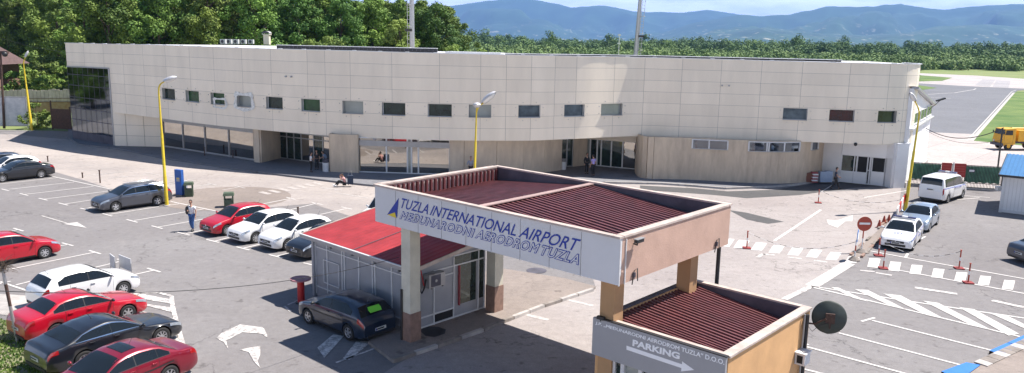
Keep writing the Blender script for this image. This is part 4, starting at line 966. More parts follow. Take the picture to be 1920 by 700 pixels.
mb = MB(); mb.tube([K(ka+.3,.10,3.0), K(ka+.2,.25,2.5), K(ka+.25,.35,1.9)], .02, 'redp', 6); mb.build('red_cable', KT)
# red pedestal with round top
p = G(565, 568); t = thing('pedestal_table', 'red pedestal with round faded top at the left corner of the red roofed kiosk', 'pedestal', (p.x, p.y, 0))
mb = MB(); mb.tube([(0,0,0),(0,0,1.02)], .15, 'redp', 16); mb.build('post', t, world=False)
mb = MB(); mb.tube([(0,0,1.02),(0,0,1.07)], .43, mat('faded_red_top', (.27,.10,.13), .6, scale=3, col2=(.34,.17,.20)), 28, smooth=False); mb.build('round_top', t, world=False)
mb = MB(); mb.tube([(0,0,0),(0,0,.05)], .24, 'blackp', 16); mb.build('foot', t, world=False)

# ================================================================== WHITE CONTAINER with blue roof (right)
c0 = Vector((*px([(1873,398)])[0], 0)); cu_ = Vector((.93,-.368,0)).normalized(); cu_ = (Vector((*px([(1960,408.5)])[0],0))-c0).normalized(); cv_ = Vector((-cu_.y, cu_.x, 0))
def CT(a, b, z=0): return c0+cu_*a+cv_*b+Vector((0,0,z))
t = thing('site_container', 'white site container with blue sheet roof at the right edge of the lot', 'container', tuple(CT(3,2)))
mb = MB(); mb.prism([tuple(CT(0,0))[:2],tuple(CT(7,0))[:2],tuple(CT(7,5.2))[:2],tuple(CT(0,5.2))[:2]], .1, 2.55, 'whitewall'); body = mb.build('body', t)
mb = MB()
for k in range(30): mb.bar(CT(.18+k*.22,-.012,.2), CT(.18+k*.22,-.012,2.45), .05, .024, 'framew', up=cv_)
mb.build('wall_ribs', body)
mb = MB()
for a_, b_ in ((.06,-.03),(-.03,5.1)): mb.bar(CT(a_,b_,.0), CT(a_,b_,2.6), .18, .10, 'framew', up=cv_)
mb.bar(CT(0,-.03,.12), CT(7,-.03,.12), .1, .18, 'framew'); mb.bar(CT(0,-.03,2.5), CT(7,-.03,2.5), .1, .14, 'framew'); mb.build('frame', body)
mb = MB(); corrug(mb, CT(-.25,-.55,2.66), CT(-.25,5.6,3.45), CT(7.3,-.55,2.66), CT(7.3,5.6,3.45), 30, 'blueroof', .035); mb.build('blue_roof', t)
mb = MB(); mb.bar(CT(-.28,-.58,2.62), CT(7.3,-.58,2.62), .10, .14, 'blackp'); mb.bar(CT(-.28,-.55,2.6), CT(-.28,5.6,3.4), .05, .16, 'blackp'); mb.build('gutter', t)
mb = MB(); mb.box(CT(-.25,.9,1.5), (.3,.35,.25), 'framew'); mb.bar(CT(-.02,.6,1.7), CT(-.6,.6,1.7), .05, .04, 'framew'); mb.bar(CT(-.02,1.3,1.55), CT(-.5,1.3,1.55), .05, .04, 'framew'); mb.build('wall_bracket', t)

# ================================================================== AIRSIDE GATE FENCE
f0 = Vector((*px([(1704,348)])[0],0)); f1 = Vector((*px([(1876,358.5)])[0],0)); fd = (f1-f0); fl = fd.length; fu = fd.normalized(); fv = Vector((-fu.y, fu.x, 0))
FT = thing('airside_gate_fence', 'black barred fence with green netting between the terminal and the blue roofed container', 'fence', tuple(f0+fd*.5))
FHT = 1.95
mb = MB()
n_ = 64
for i in range(n_+1):
    p = f0+fd*(i/n_); mb.bar(p+Vector((0,0,.12)), p+Vector((0,0,FHT)), .03, .03, 'blackp', up=fu)
for z in (.15, .5, FHT-.05): mb.bar(f0+Vector((0,0,z)), f1+Vector((0,0,z)), .04, .05, 'blackp')
mb.build('bars', FT)
mb = MB()
for a_, b_ in ((.02,.335),(.60,.98)):
    n2 = 24; mb = MB()
    vs = []
    for i in range(n2+1):
        t_ = a_+(b_-a_)*i/n2; off = .06+.025*math.sin(i*2.1); p = f0+fd*t_+fv*off; vs += [p+Vector((0,0,.55+.03*math.sin(i*1.3))), p+Vector((0,0,FHT-.1))]
    mb.add(vs, [(2*i,2*i+2,2*i+3,2*i+1) for i in range(n2)], 'green_net')
    mb.build('green_netting', FT)
for i, t_ in enumerate((0,.465,1.0)):
    mb = MB(); p = f0+fd*t_; mb.bar(p, p+Vector((0,0,FHT+.15)), .09, .09, 'blackp' if t_ != .465 else 'framew', up=fu); mb.build('post', FT)
for (x0, x1, yt, lab) in ((.335,.445,0,'left red notice board hanging on the airside fence'),(.475,.60,0,'right red notice board hanging on the airside fence')):
    p, q = f0+fd*x0-fv*.06, f0+fd*x1-fv*.06; mb = MB(); mb.bar(p+Vector((0,0,1.48)), q+Vector((0,0,1.48)), .03, 1.1, 'redb')
    for z in (1.2,1.4,1.6,1.8): mb.bar(p+fd*.01-fv*.018+Vector((0,0,z)), q-fd*.01-fv*.018+Vector((0,0,z)), .004, .035, mat('faded_notice_line', (.42,.10,.08), .7))
    single(mb, 'notice_board', lab, 'notice board', tuple(p+Vector((0,0,.9))), 'red notice boards on the airside fence')
mb = MB(); p = f0+fd*.665-fv*.05; mb.box(p+Vector((0,0,1.5)), (.45,.03,.25), 'inner', rz=math.atan2(fu.y,fu.x)); mb.box(p-fv*.02+Vector((0,0,1.5)), (.36,.01,.16), 'framew', rz=math.atan2(fu.y,fu.x))
single(mb, 'small_sign', 'small dark sign on the green netting of the airside fence', 'sign', tuple(p))
mb = MB(); mb.bar(f0+Vector((0,0,.06)), f1+Vector((0,0,.06)), .3, .12, 'kerb'); mb.build('fence_footing', FT)

# ================================================================== LAMP POSTS
def lamp(px_foot, top_px, zh, label, heads, rb=.115, m='yel', zstart=0):
    """tapered pole leaning as in the photo; heads = list of (end pixel, z of head, length)"""
    ft = G(*px_foot); t = thing('street_lamp', label, 'street lamp', (ft.x, ft.y, 0))
    d = ray(*top_px); k = (ft.y-EYE.y)/d.y; tp = EYE+d*k; ft = Vector((ft.x, ft.y, 0))
    mb = MB(); ax = tp-ft
    mb.tube([ft, ft+ax*.25, ft+ax*.255, ft+ax*.6, ft+ax*.605, ft+ax*.93], [rb, rb*.95, rb*.8, rb*.75, rb*.6, rb*.45], m, 12); pole = mb.build('pole', t)
    mb = MB(); mb.tube([ft, ft+Vector((0,0,.06))], rb*2.0, 'kerb', 12); mb.build('base_plate', t)
    for (ex, ey, ly, hl) in heads:
        d = ray(ex, ey); e = EYE+d*((ft.y+ly-EYE.y)/d.y)
        st = ft+ax*.93; c1 = ft+ax*1.0; c2 = ft+ax*1.0+(e-tp)*.42
        mb = MB(); pts = []
        for i in range(11):
            s = i/10; pts.append(st*(1-s)**3+c1*3*s*(1-s)**2+c2*3*s*s*(1-s)+e*s**3)
        mb.tube(pts, [rb*.42]*6+[rb*.36]*5, m, 10); mb.build('arm', t)
        dr = (e-c2).normalized(); hc = e+dr*hl*.42; sd_ = dr.cross(Vector((0,0,1))).normalized(); u_ = sd_.cross(dr)
        Mx = Matrix((dr, sd_, u_)).transposed(); mb = MB()
        def sh(scx, scy, scz, z0, top):
            vs = []; n1, n2 = 12, 6
            for i in range(n1+1):
                s = -1+2*i/n1; r_ = math.sqrt(max(0, 1-abs(s)**2.4))*(1.0 if s < .3 else 1.0-.15*(s-.3)) + (.12 if s < -.8 else 0)
                for j in range(n2+1):
                    a = math.pi*j/n2; vs.append(hc+Mx@Vector((s*scx, math.cos(a)*scy*r_, (math.sin(a)*scz*r_ if top else -math.sin(a)*scz*r_)+z0)))
            fs = [(i*(n2+1)+j, i*(n2+1)+j+1, (i+1)*(n2+1)+j+1, (i+1)*(n2+1)+j) for i in range(n1) for j in range(n2)]
            return vs, fs
        v, f_ = sh(hl*.55, hl*.27, hl*.20, 0, True); mb.add(v, f_, 'lampw', True); hd = mb.build('lamp_head', t)
        mb = MB(); v, f_ = sh(hl*.46, hl*.23, hl*.13, 0, False); mb.add(v, f_, 'lglass', True); mb.build('lens', hd)
    return t, ft, ax
def P_at(foot, z, x):                                       # pixel helper
    return P(Vector((foot[0], foot[1], z)))
lamp((313,386), (296.5,158), 8, 'tall yellow street lamp beside the grey estate car', [(310,153,-.2,1.0)])
# small band marks on poles
fm_ = Vector((G(897,330).x, 56.5, 0)); fmp = P(fm_)
lamp(fmp, (893.5,204), 7, 'yellow twin headed street lamp rising behind the gate canopy', [(907,192.5,-.3,1.35),(894,200,-1.2,1.1)])
lamp((1697,397), (1725,207), 7, 'yellow street lamp by the silver car and the airside fence', [(1715,189.5,-.2,.78)], m='yel')
ll = lamp((60,246), (43.5,116), 7, 'yellow street lamp in front of the billboard and bushes on the left', [(48,107,.1,.8)], rb=.14)
# wooden dark pole far left
p = G(8, 241); tp = EYE+ray(1,100)*((p.y)/ray(1,100).y); mb = MB(); mb.tube([(p.x,p.y,0), tp], [.14,.09], 'rust', 8); 
t = thing('utility_pole', 'dark thin pole with a small lamp behind the left billboard', 'utility pole', (p.x,p.y,0)); mb.build('pole', t)
mb = MB(); mb.box(tp+Vector((.3,0,.1)), (1.1,.4,.3), 'rust'); mb.blob(tp+Vector((.6,-.2,-.1)), .3, 'blackp'); mb.build('lamp_head', t)
# lattice flood light masts
def mast(x, yb, D, lean, label, ladder):
    d = ray(x, yb); b = EYE+d*(D/d.y); t = thing('lattice_mast', label, 'mast', (b.x, b.y, 0)); Ht = 30
    mb = MB(); mb.tube([(b.x,b.y,0),(b.x+lean*Ht/20,b.y,Ht)], [.42,.24], 'metal', 12); mb.build('mast_tube', t)
    mb = MB(); o1, o2 = ladder
    for o in (o1, o2): mb.bar((b.x+o,b.y-.2,3), (b.x+o+lean*Ht/20,b.y-.2,Ht), .07, .07, 'metal', up=(0,1,0))
    z = 3.2
    while z < Ht:
        l = lean*z/20; mb.bar((b.x+o1+l,b.y-.2,z), (b.x+o2+l,b.y-.2,z), .05, .05, 'metal'); 
        z += .55
    mb.build('ladder', t)
    mb = MB()
    for k in range(9):
        z = 4+k*2.9; l = lean*z/20; cx = b.x+(o1+o2)/2+l; pts = [(cx+.42*math.cos(a), b.y-.35+.42*math.sin(a), z) for a in np.linspace(0, 2*math.pi, 13)]; mb.tube(pts, .03, 'metal', 5, cap=False)
    mb.build('safety_hoops', t)
    mb = MB(); z = 12.2; l = lean*z/20; mb.box((b.x+(o1+o2)/2+l, b.y-.2, z), (1.0,.5,.35), 'blackp'); mb.build('junction_box', t)
    mb = MB(); mb.box((b.x+lean*Ht/20, b.y, Ht+.2), (4,.8,.15), 'metal')
    for k in range(4): mb.box((b.x+lean*Ht/20-1.5+k, b.y-.3, Ht-.2), (.7,.4,.5), 'lampw')
    mb.build('floodlights', t)
    return t
mast(773.5, 88, 112, -.1, 'grey floodlight mast with ladder standing among the trees behind the terminal', (-.62,-.28))
mast(1188, 103, 140, .75, 'grey floodlight mast with ladder in front of the distant forest', (.45,.95))
mb = MB(); e = G(1212, 104, 9.5); 
# wind sock / thin pole beyond the terminal
d = ray(1160, 98); b = EYE+d*(230/d.y); mb.tube([(b.x,b.y,0),(b.x,b.y,13.5)], .09, 'whitep', 6); mb.box((b.x,b.y,13.2), (.8,.4,.5), 'whitep'); mb.box((b.x,b.y,10.8), (.9,.4,.4), 'whitep')
single(mb, 'thin_mast', 'thin white antenna pole in front of the distant forest', 'antenna pole', (b.x,b.y,0))

# ================================================================== STREET FURNITURE
def gp(x, y, z=0): p = G(x, y, z); return Vector((p.x, p.y, z))
# no entry and keep-left signs on rubber feet
def foot_mb(m='kerbdk'):
    b = MB(); n = 8
    vs = []
    for (r_, z) in ((.42,0),(.42,.06),(.18,.20),(.12,.22)):
        for j in range(n): a = 2*math.pi*(j+.5)/n; vs.append((r_*math.cos(a), r_*.72*math.sin(a), z))
    b.add(vs, [(k*n+j, k*n+(j+1)%n, (k+1)*n+(j+1)%n, (k+1)*n+j) for k in range(3) for j in range(n)], m); b.add(vs[-n:], [tuple(range(n))], m); return b
p = gp(1615, 474); t = thing('no_entry_sign', 'round red no entry sign on a striped post with rubber foot', 'traffic sign', tuple(p), R(0))
foot_mb().build('rubber_foot', t, world=False)
mb = MB()
for i in range(4): mb.tube([(0,0,.2+i*.3),(0,0,.2+(i+1)*.3)], .035, ('whitep','whitep','cone','cone')[i], 8)
mb.build('post', t, world=False)
mb = MB(); mb.tube([(0,-.03,1.62),(0,-.055,1.62)], .40, 'cone', 32, smooth=False); plate = mb.build('sign_plate', t, world=False)
mb = MB(); mb.box((0,-.062,1.64), (.58,.01,.11), 'whitep'); mb.build('white_bar', plate, world=False)
p = gp(1605, 489); t = thing('keep_left_sign', 'round blue arrow sign turned sideways on a red and white post with rubber foot', 'traffic sign', tuple(gp(1602, 488)), R(62))
foot_mb().build('rubber_foot', t, world=False)
mb = MB()
for i in range(3): mb.tube([(0,0,.2+i*.3),(0,0,.2+(i+1)*.3)], .035, ('whitep','cone','whitep')[i], 8)
mb.build('post', t, world=False)
mb = MB(); mb.tube([(0,-.03,1.32),(0,-.055,1.32)], .34, 'bluesign', 32, smooth=False); plate = mb.build('sign_plate', t, world=False)
mb = MB(); mb.bar((.17,-.064,1.47), (-.15,-.064,1.19), .004, .06, 'whitep', up=(0,1,0)); mb.box((-.09,-.064,1.14), (.2,.006,.055), 'whitep'); mb.box((-.17,-.064,1.22), (.055,.006,.2), 'whitep'); mb.build('white_arrow', plate, world=False)
# striped chain posts
def chain_post():
    t = thing('chain_post', 'x', 'post', (0,0,0)); mb = MB(); mb.box((0,0,.03), (.42,.42,.06), mat('faded_red_base', (.25,.035,.035), .8, .3, 8)); mb.build('base', t, world=False)
    mb = MB()
    for i in range(5): mb.tube([(0,0,.06+i*.18),(0,0,.06+(i+1)*.18)], .035, 'cone' if i != 2 else 'whitep', 8)
    mb.tube([(0,0,.96),(0,0,.99)], .05, 'cone', 8); mb.build('tube', t, world=False); return t
pp = [((1647,480),'short striped chain post in front of the police car'),((1656,504),'red chain post on a pale base on the crossing below the police car'),((1798,504),'red chain post between the two right zebra stripes, nearer the container'),((1815,531),'red chain post on the lower edge line of the crossing, furthest right'),((1400,466),'red chain post at the left end of the zebra crossing'),((1534,381),'red chain post standing alone below the curved terminal wall')]
cp0 = None; cpos = []
for (x, y), lab in pp:
    t = chain_post() if cp0 is None else copy_tree(cp0); cp0 = cp0 or t; q = gp(x, y); t.location = q; t.rotation_euler = (0,0,R(-10)); t['label'] = lab; t['group'] = 'red chain posts round the crossing'; cpos.append(q)
def chain(a, b, sag, label, za=.92, zb=.92):
    mb = MB(); pts = []
    for i in range(33): s = i/32; q = a.lerp(b, s); pts.append(Vector((q.x, q.y, za+(zb-za)*s-4*sag*s*(1-s))))
    for i in range(0, 32): mb.tube([pts[i], pts[i+1]], .014 if (i % 2) else .012, 'framew' if i % 4 < 2 else 'blackp', 5)
    single(mb, 'plastic_chain', label, 'chain', tuple(a), 'chains hanging between posts')
chain(cpos[0], cpos[2], .55, 'sagging chain from the post by the police car to the post further right')
chain(cpos[5], gp(1690,399), .5, 'sagging chain from the lone post to the yellow lamp on the right')
chain(cpos[4], gp(1602,488), .62, 'sagging chain from the left crossing post to the blue arrow sign', .92, 1.0)
# bollard stumps in the bleached lot and on the pavement
for k, ((x, y), h, lab) in enumerate((((188,343.5),.95,'thin rusty steel post at the edge of the bleached lot'),((90,304),.5,'stubby post behind the black saloon'),((384,295),.9,'dark post on the pavement before the third shop window'),((437,299),.8,'dark post on the pavement before the fourth shop window'),((559,404),.5,'short dark post behind the white hatchbacks'),((155,334),.4,'low rusty stump at the broken edge of the bleached lot'))):
    p = gp(x, y); mb = MB(); mb.tube([p, p+Vector((0,0,h))], .05, 'rust', 8); mb.box(p+Vector((0,0,h)), (.12,.12,.05), 'rust'); single(mb, 'steel_post', lab, 'post', tuple(p))
for k, ((x, y), lab) in enumerate((((1648,427),'lowest of the small faded red cones along the broken kerb'),((1657,419),'upper small faded red cone along the broken kerb'),((1666,417),'red cone closest to the yellow lamp by the silver car'))):
    p = gp(x, y); mb = MB(); mb.tube([p, p+Vector((0,0,.03))], .2, 'cone', 8); mb.tube([p+Vector((0,0,.03)), p+Vector((0,0,.5))], [.14,.035], 'cone', 12); single(mb, 'traffic_cone', lab, 'traffic cone', tuple(p), 'faded cones along the kerb')
# broken kerb strip
mb = MB(); a, b = gp(1605, 482), gp(1681, 408); d = (b-a).normalized(); L_ = (b-a).length; q_ = Vector((-d.y, d.x, 0)); s = 0; rnd = random.Random(3)
while s < L_:
    l = rnd.uniform(.5,1.1); off = rnd.uniform(-.04,.04)
    for o in (-.28, .28):
        if rnd.random() < .85: mb.bar(a+d*s+q_*(o+off)+Vector((0,0,.06)), a+d*min(s+l*.95, L_)+q_*(o+off)+Vector((0,0,.06+rnd.uniform(-.02,.02))), .13, .12, 'kerbdk' if rnd.random() < .6 else 'pbase')
    s += l
mb.bar(a+Vector((0,0,.015)), b+Vector((0,0,.015)), .5, .03, 'island'); structure(mb, 'median_kerb')
t = thing('red_white_barrier', 'leaning red and white plastic barrier at the foot of the right yellow lamp', 'barrier', tuple(gp(1687,405)))
mb = MB(); p, q = gp(1680,412), gp(1694,396)
for i in range(4): mb.bar(p.lerp(q, i/4)+Vector((0,0,.5+i*.12)), p.lerp(q, (i+1)/4)+Vector((0,0,.62+i*.12)), .06, .5, 'redp' if i % 2 else 'whitep')
mb.build('panel', t); mb = MB(); mb.bar(p, p+Vector((0,0,.6)), .06, .06, 'whitep', up=(0,1,0)); mb.bar(q, q+Vector((0,0,.9)), .06, .06, 'rust', up=(0,1,0)); mb.build('legs', t)
# litter bins
def litter_bin(x, y, lab, z=0, h=1.0, w_=.5, m='binm', rz=.3):
    p = gp(x, y, z); t = thing('litter_bin', lab, 'litter bin', tuple(p), rz)
    mb = MB(); 
    for sx in (-1,1):
        for sy in (-1,1): mb.box((sx*w_*.42, sy*w_*.42, h*.45), (.07,.07,h*.9), m)
    mb.box((0,0,h*.28), (w_*.9,w_*.9,h*.52), m); mb.build('body', t, world=False)
    mb = MB(); vs = [(sx*w_*.58, sy*w_*.58, h*.82) for sx, sy in ((-1,-1),(1,-1),(1,1),(-1,1))]+[(sx*w_*.5, sy*w_*.5, h) for sx, sy in ((-1,-1),(1,-1),(1,1),(-1,1))]
    mb.add(vs, [(0,1,5,4),(1,2,6,5),(2,3,7,6),(3,0,4,7),(4,5,6,7),(3,2,1,0)], m); mb.build('lid', t, world=False); return t
litter_bin(355, 368.5, 'green litter bin beside the blue board', w_=.55, h=1.0); litter_bin(429.5, 388, 'green litter bin behind the red hatchback', w_=.6, h=.95)
p = gp(338, 367); t = thing('information_board', 'tall blue information board standing beside the green litter bin', 'information board', tuple(p), R(-25))
mb = MB(); mb.box((0,0,.95), (.62,.22,1.75), 'bluebd'); body = mb.build('board', t, world=False)
mb = MB(); mb.box((0,-.115,1.15), (.3,.01,.28), 'frame'); mb.box((0,-.118,1.22), (.2,.01,.06), 'yellow'); mb.build('pictogram', body, world=False)
mb = MB(); mb.box((0,0,.04), (.8,.5,.08), 'kerbdk'); mb.build('foot', t, world=False)
p = gp(352,364); mb = MB(); mb.box(p+Vector((-.35,.4,.45)), (.35,.12,.8), 'whitep', rz=.4); single(mb, 'white_board', 'small white board leaning between the blue board and the green bin', 'board', tuple(p))
p = gp(1056,318,.13); t = thing('ash_bin', 'white cylindrical bin with dark ribbed top by the narrow glass side door', 'litter bin', tuple(p))
mb = MB(); mb.tube([(0,0,0),(0,0,.68)], .24, 'framew', 16); mb.build('body', t, world=False)
mb = MB()
for i in range(4): mb.tube([(0,0,.70+i*.07),(0,0,.74+i*.07)], .22, 'frame', 16)
mb.tube([(0,0,.68),(0,0,.98)], .12, 'inner', 10); mb.build('ribbed_top', t, world=False)
p = gp(611,321.5,.13); t = thing('ash_bin', 'white cylindrical bin with black top beside the people at the left entrance', 'litter bin', tuple(p))
mb = MB(); mb.tube([(0,0,0),(0,0,.74)], .27, 'framew', 16); mb.build('body', t, world=False); mb = MB(); mb.tube([(0,0,.74),(0,0,1.0)], .25, 'inner', 16); mb.build('top', t, world=False)
# goods stacked by the curved wall
t0 = None
def crate(x, y, z, sz, m, lab, nm, cat, grp=None):
    p = gp(x, y, .13); mb = MB(); n = max(1, int(sz[2]/.12)); rn = random.Random(int(x*7))
    for i in range(n): mb.box((p.x+rn.uniform(-.03,.03), p.y, .13+z+sz[2]*(i+.5)/n), (sz[0], sz[1], sz[2]/n*.93), m if i % 2 == 0 else ('whitep' if m == 'packs' else m), rz=rn.uniform(-.08,.08))
    if z == 0 and m == 'water':
        for i in range(3):
            for j in range(n): mb.tube([(p.x-sz[0]/3+i*sz[0]/3, p.y, .13+j*sz[2]/n+sz[2]/n*.9),(p.x-sz[0]/3+i*sz[0]/3, p.y, .13+(j+1)*sz[2]/n)], .05, 'bluesign', 6)
    return single(mb, nm, lab, cat, (p.x, p.y, .13+z), grp)
crate(1515,341,0,(.5,.5,.75),'box','brown cardboard box stack against the curved wall','box_stack','boxes')
crate(1526,342,0,(.45,.45,.85),'packs','stack of red and white packs between cardboard boxes and water bottles','pack_stack','packs')
crate(1541,341,0,(.55,.5,.85),'water','stack of wrapped water bottles beside the red and white packs','bottle_stack','water bottles','stacks of wrapped water bottles')
crate(1552,341,0,(.5,.5,.9),'water','stack of wrapped water bottles nearest the walking person','bottle_stack','water bottles','stacks of wrapped water bottles')
crate(1527,334,0,(.6,.5,1.25),'binm','green topped stack behind the red and white packs','crate_stack','crates')
# white folding boards behind the white hatchback
t = thing('folding_boards', 'two low white boards standing beyond the bonnet of the white hatchback', 'boards', tuple(gp(232,512)))
for (x0, y0, x1, y1) in ((208,503,217,510),(225,505,247,514)):
    a, b = gp(x0,y0), gp(x1,y1); mb = MB(); mb.bar(a+Vector((0,0,.42)), b+Vector((0,0,.42)), .04, .6, 'lampw'); mb.bar(a, a+Vector((0,0,.5)), .03, .03, 'metal', up=(0,1,0)); mb.bar(b, b+Vector((0,0,.5)), .03, .03, 'metal', up=(0,1,0)); mb.build('board', t)
# blue rubber pads bottom right with the old kerb
for k, (q, lab) in enumerate((([(1855,658),(1888,643.5),(1913,649),(1881,665.5)],'nearer piece of the pair of blue pads on the kerb at the right edge'),([(1889,643),(1940,620),(1965,626),(1916,648)],'farther blue pad cut by the right edge of the frame'),([(1765,697),(1812,680),(1838,685),(1800,712)],'separate blue pad at the bottom edge'))):
    mb = MB(); mb.prism(px(q, .12), .0, .13, 'dark', 'seatblue'); c = sum((Vector((*p_,0)) for p_ in px(q)), Vector())/4; single(mb, 'blue_pad', lab, 'pad', (c.x,c.y,0), 'blue pads along the kerb')
mb = MB(); kp = px([(1800,712),(1838,689),(1925,646),(2000,612),(2000,800),(1800,800)]); mb.prism(kp, 0, .10, 'kerbdk', 'island'); structure(mb, 'corner_pavement')
mb = MB()
a, b = Vector((*kp[1],.11)), Vector((*kp[3],.11)); n = 16
for i in range(n): mb.bar(a.lerp(b, i/n), a.lerp(b, (i+.94)/n), .45, .05, 'kerbdk' if i % 3 else 'kerb')
structure(mb, 'corner_kerb')
# ---- left background: billboard, concrete fence, rusty gate, house
a, b = gp(-110, 240), gp(54, 241); mb = MB(); t = thing('billboard', 'big low billboard with peeling grey and white paint at the left edge', 'billboard', tuple((a+b)/2))
mb.bar(a+Vector((0,0,1.95)), b+Vector((0,0,1.95)), .1, 3.3, 'board'); mb.build('panel', t)
mb = MB(); 
for z in (.3, 3.6): mb.bar(a+Vector((0,-.06,z)), b+Vector((0,-.06,z)), .14, .12, 'frame')
for s in (0,.33,.66,1): q = a.lerp(b, s); mb.bar(q+Vector((0,-.06,0)), q+Vector((0,-.06,3.66)), .12, .12, 'frame', up=(0,1,0))
mb.build('frame', t)
a, b = gp(-140, 215), gp(150, 213); t = thing('concrete_fence', 'old fence of upright concrete slabs behind the rusty gate', 'fence', tuple((a+b)/2))
n = 40; mb = MB(); rn = random.Random(2)
for i in range(n):
    p, q = a.lerp(b, i/n), a.lerp(b, (i+.93)/n); h = 2.5+rn.uniform(-.12,.12); mb.bar(p+Vector((0,0,1.2+h/2)), q+Vector((0,0,1.2+h/2)), .14, h-.9, 'concrete')
mb.build('slabs', t)
mb = MB(); mb.bar(a+Vector((0,0,.85)), b+Vector((0,0,.85)), .2, 1.5, mat('rusty_wall', (.26,.15,.08), .95, scale=2, col2=(.34,.26,.17))); mb.build('base_wall', t)
mb = MB()
for z in (1.62, 2.1): mb.bar(a+Vector((0,-.2,z)), b+Vector((0,-.2,z)), .05, .06, 'rust')
mb.build('rails', t)
a, b = gp(99, 243), gp(134, 245); t = thing('rusty_gate', 'dark rusty sheet metal gate between the bushes and the terminal corner', 'gate', tuple((a+b)/2))
mb = MB(); mb.bar(a+Vector((0,0,1.25)), b+Vector((0,0,1.25)), .06, 2.3, 'rust'); mb.build('sheet', t)
mb = MB(); mb.bar(a, a+Vector((0,0,3.3)), .12, .12, 'rust', up=(0,1,0)); mb.bar(b, b+Vector((0,0,2.7)), .12, .12, 'rust', up=(0,1,0)); mb.bar(a+Vector((0,-.05,1.2)), b+Vector((0,-.05,1.2)), .04, .06, 'rust'); mb.build('posts', t)
# house
h0 = gp(20, 195); t = thing('house', 'small brick house with brown gabled roof behind the bushes at the left edge', 'house', tuple(h0))
hx, hy, hz_ = -4.5, 0, 0
def HH(a, b, z): return h0+Vector((a+2.4, b, z))
mb = MB(); mb.box(HH(-14.6,4,3.0), (18,8,6.0), mat('brick', (.26,.15,.11), .9, scale=4, col2=(.18,.11,.09))); mb.build('walls', t)
mb = MB(); mb.add([HH(-23.6,-.8,5.9),HH(-4.2,-.8,5.9),HH(-6.0,4,8.7),HH(-23.6,4,8.7),HH(-4.2,8.8,5.9),HH(-23.6,8.8,5.9)], [(0,1,2,3),(1,4,2),(3,2,4,5)], 'brownroof'); mb.build('roof', t)
mb = MB(); mb.box(HH(-7.6,-.02,3.6), (1.2,.06,1.2), 'wglass'); mb.build('window', t)
mb = MB(); mb.bar(HH(-23.6,-.85,5.85), HH(-4.2,-.85,5.85), .12, .12, 'rust'); mb.build('gutter', t)
# pale greenhouse tunnel in the bushes
p = gp(63, 168); mb = MB(); vs = []
for i in range(9):
    a_ = math.pi*i/8
    for y in (0, 6): vs.append((p.x+1.5*math.cos(a_), p.y+y, 1.6+1.3*math.sin(a_)))
mb.add(vs, [(2*i,2*i+1,2*i+3,2*i+2) for i in range(8)], 'metal', True); mb.add([vs[2*i] for i in range(9)], [tuple(range(9))], 'metal')
single(mb, 'plastic_tunnel', 'pale rounded plastic tunnel half hidden in the bushes left of the terminal', 'greenhouse', (p.x, p.y, 0))
# wires
def wire(pts, r_, label, name='cable'):
    mb = MB(); mb.tube(pts, r_, 'wire', 6); single(mb, name, label, 'cable', tuple(pts[0]))
def sagw(a, b, sag, n=24): return [Vector(a).lerp(Vector(b), i/n)+Vector((0,0,-4*sag*(i/n)*(1-i/n))) for i in range(n+1)]
def pz(x, y, D): d = ray(x, y); return EYE+d*(D/d.y)
# long wire from the fence pole to the kiosk
wire(sagw(pz(-60,543,17.5), K(ka-.4,-.3,3.0), .55), .010, 'thin black cable sagging across the car park to the kiosk roof')
wire(sagw(pz(1735,240,73), pz(1882,240,62), .9), .035, 'upper black cable sagging from the terminal side wall to the right')
wire(sagw(pz(1735,244,73), pz(1880,262,62), .7), .015, 'thin lower cable under the thicker black cable')
wire([pz(60,88,92), pz(0,72,95), pz(-40,60,97)][::-1]+[pz(118,98,84)], .02, 'thin overhead wire running from the terminal corner over the bushes')
p = gp(1868,338); q_ = pz(1880,240,(p.y)); t = thing('cable_pole', 'thin dark pole at the corner of the blue roofed container', 'pole', tuple(p)); mb = MB(); mb.tube([p, q_], .07, 'blackp', 8); mb.build('pole', t)
# black floodlight on an arm at the terminal side wall
p = pz(1765,187,70); q = Vector((p.x-1.6,p.y+1,p.z-.6)); mb = MB(); mb.tube([pz(1742,206,72), p], .03, 'blackp', 6); mb.bar(pz(1756,189.5,70), pz(1772,184.5,70), .3, .12, 'blackp'); single(mb, 'floodlight', 'dark slim floodlight held out beside the terminal side wall', 'floodlight', tuple(p))
# ---- chain link fence and its pole in the bottom left corner
pf = gp(33, 642); d = ray(5, 505); pt = EYE+d*(pf.y/d.y)
t = thing('chain_link_fence', 'rusty leaning fence pole with wire mesh at the left edge', 'fence', tuple(pf))
mb = MB(); ax = pt-pf; mb.tube([pf, pf+ax*.5], .055, 'metal', 10); mb.tube([pf+ax*.5, pf+ax*.8], .056, 'rust', 10); mb.tube([pf+ax*.8, pt], .055, 'metal', 10); mb.build('pole', t)
mb = MB(); nx_ = 34; fl_ = 2.6; hh_ = ax.length*.82; dirl = Vector((-1,-.15,0)).normalized()
for k in range(-20, nx_+20):
    for sgn in (1, -1):
        s0 = k*.08; x0, z0_, x1, z1_ = s0, 0, s0+sgn*hh_, hh_
        def clip(x0, z0, x1, z1):
            t0, t1 = 0, 1; dx = x1-x0
            if dx > 0: t0 = max(t0, (0-x0)/dx); t1 = min(t1, (fl_-x0)/dx)
            else: t0 = max(t0, (fl_-x0)/dx); t1 = min(t1, (0-x0)/dx)
            return (t0, t1) if t1 > t0 else None
        c = clip(x0, 0, x1, hh_)
        if c:
            A_ = pf+dirl*(x0+(x1-x0)*c[0])+ax.normalized()*(hh_*c[0]+.1); B_ = pf+dirl*(x0+(x1-x0)*c[1])+ax.normalized()*(hh_*c[1]+.1)
            mb.bar(A_, B_, .004, .004, 'metal')
mb.build('wire_mesh', t)
mb = MB(); rn = random.Random(5)
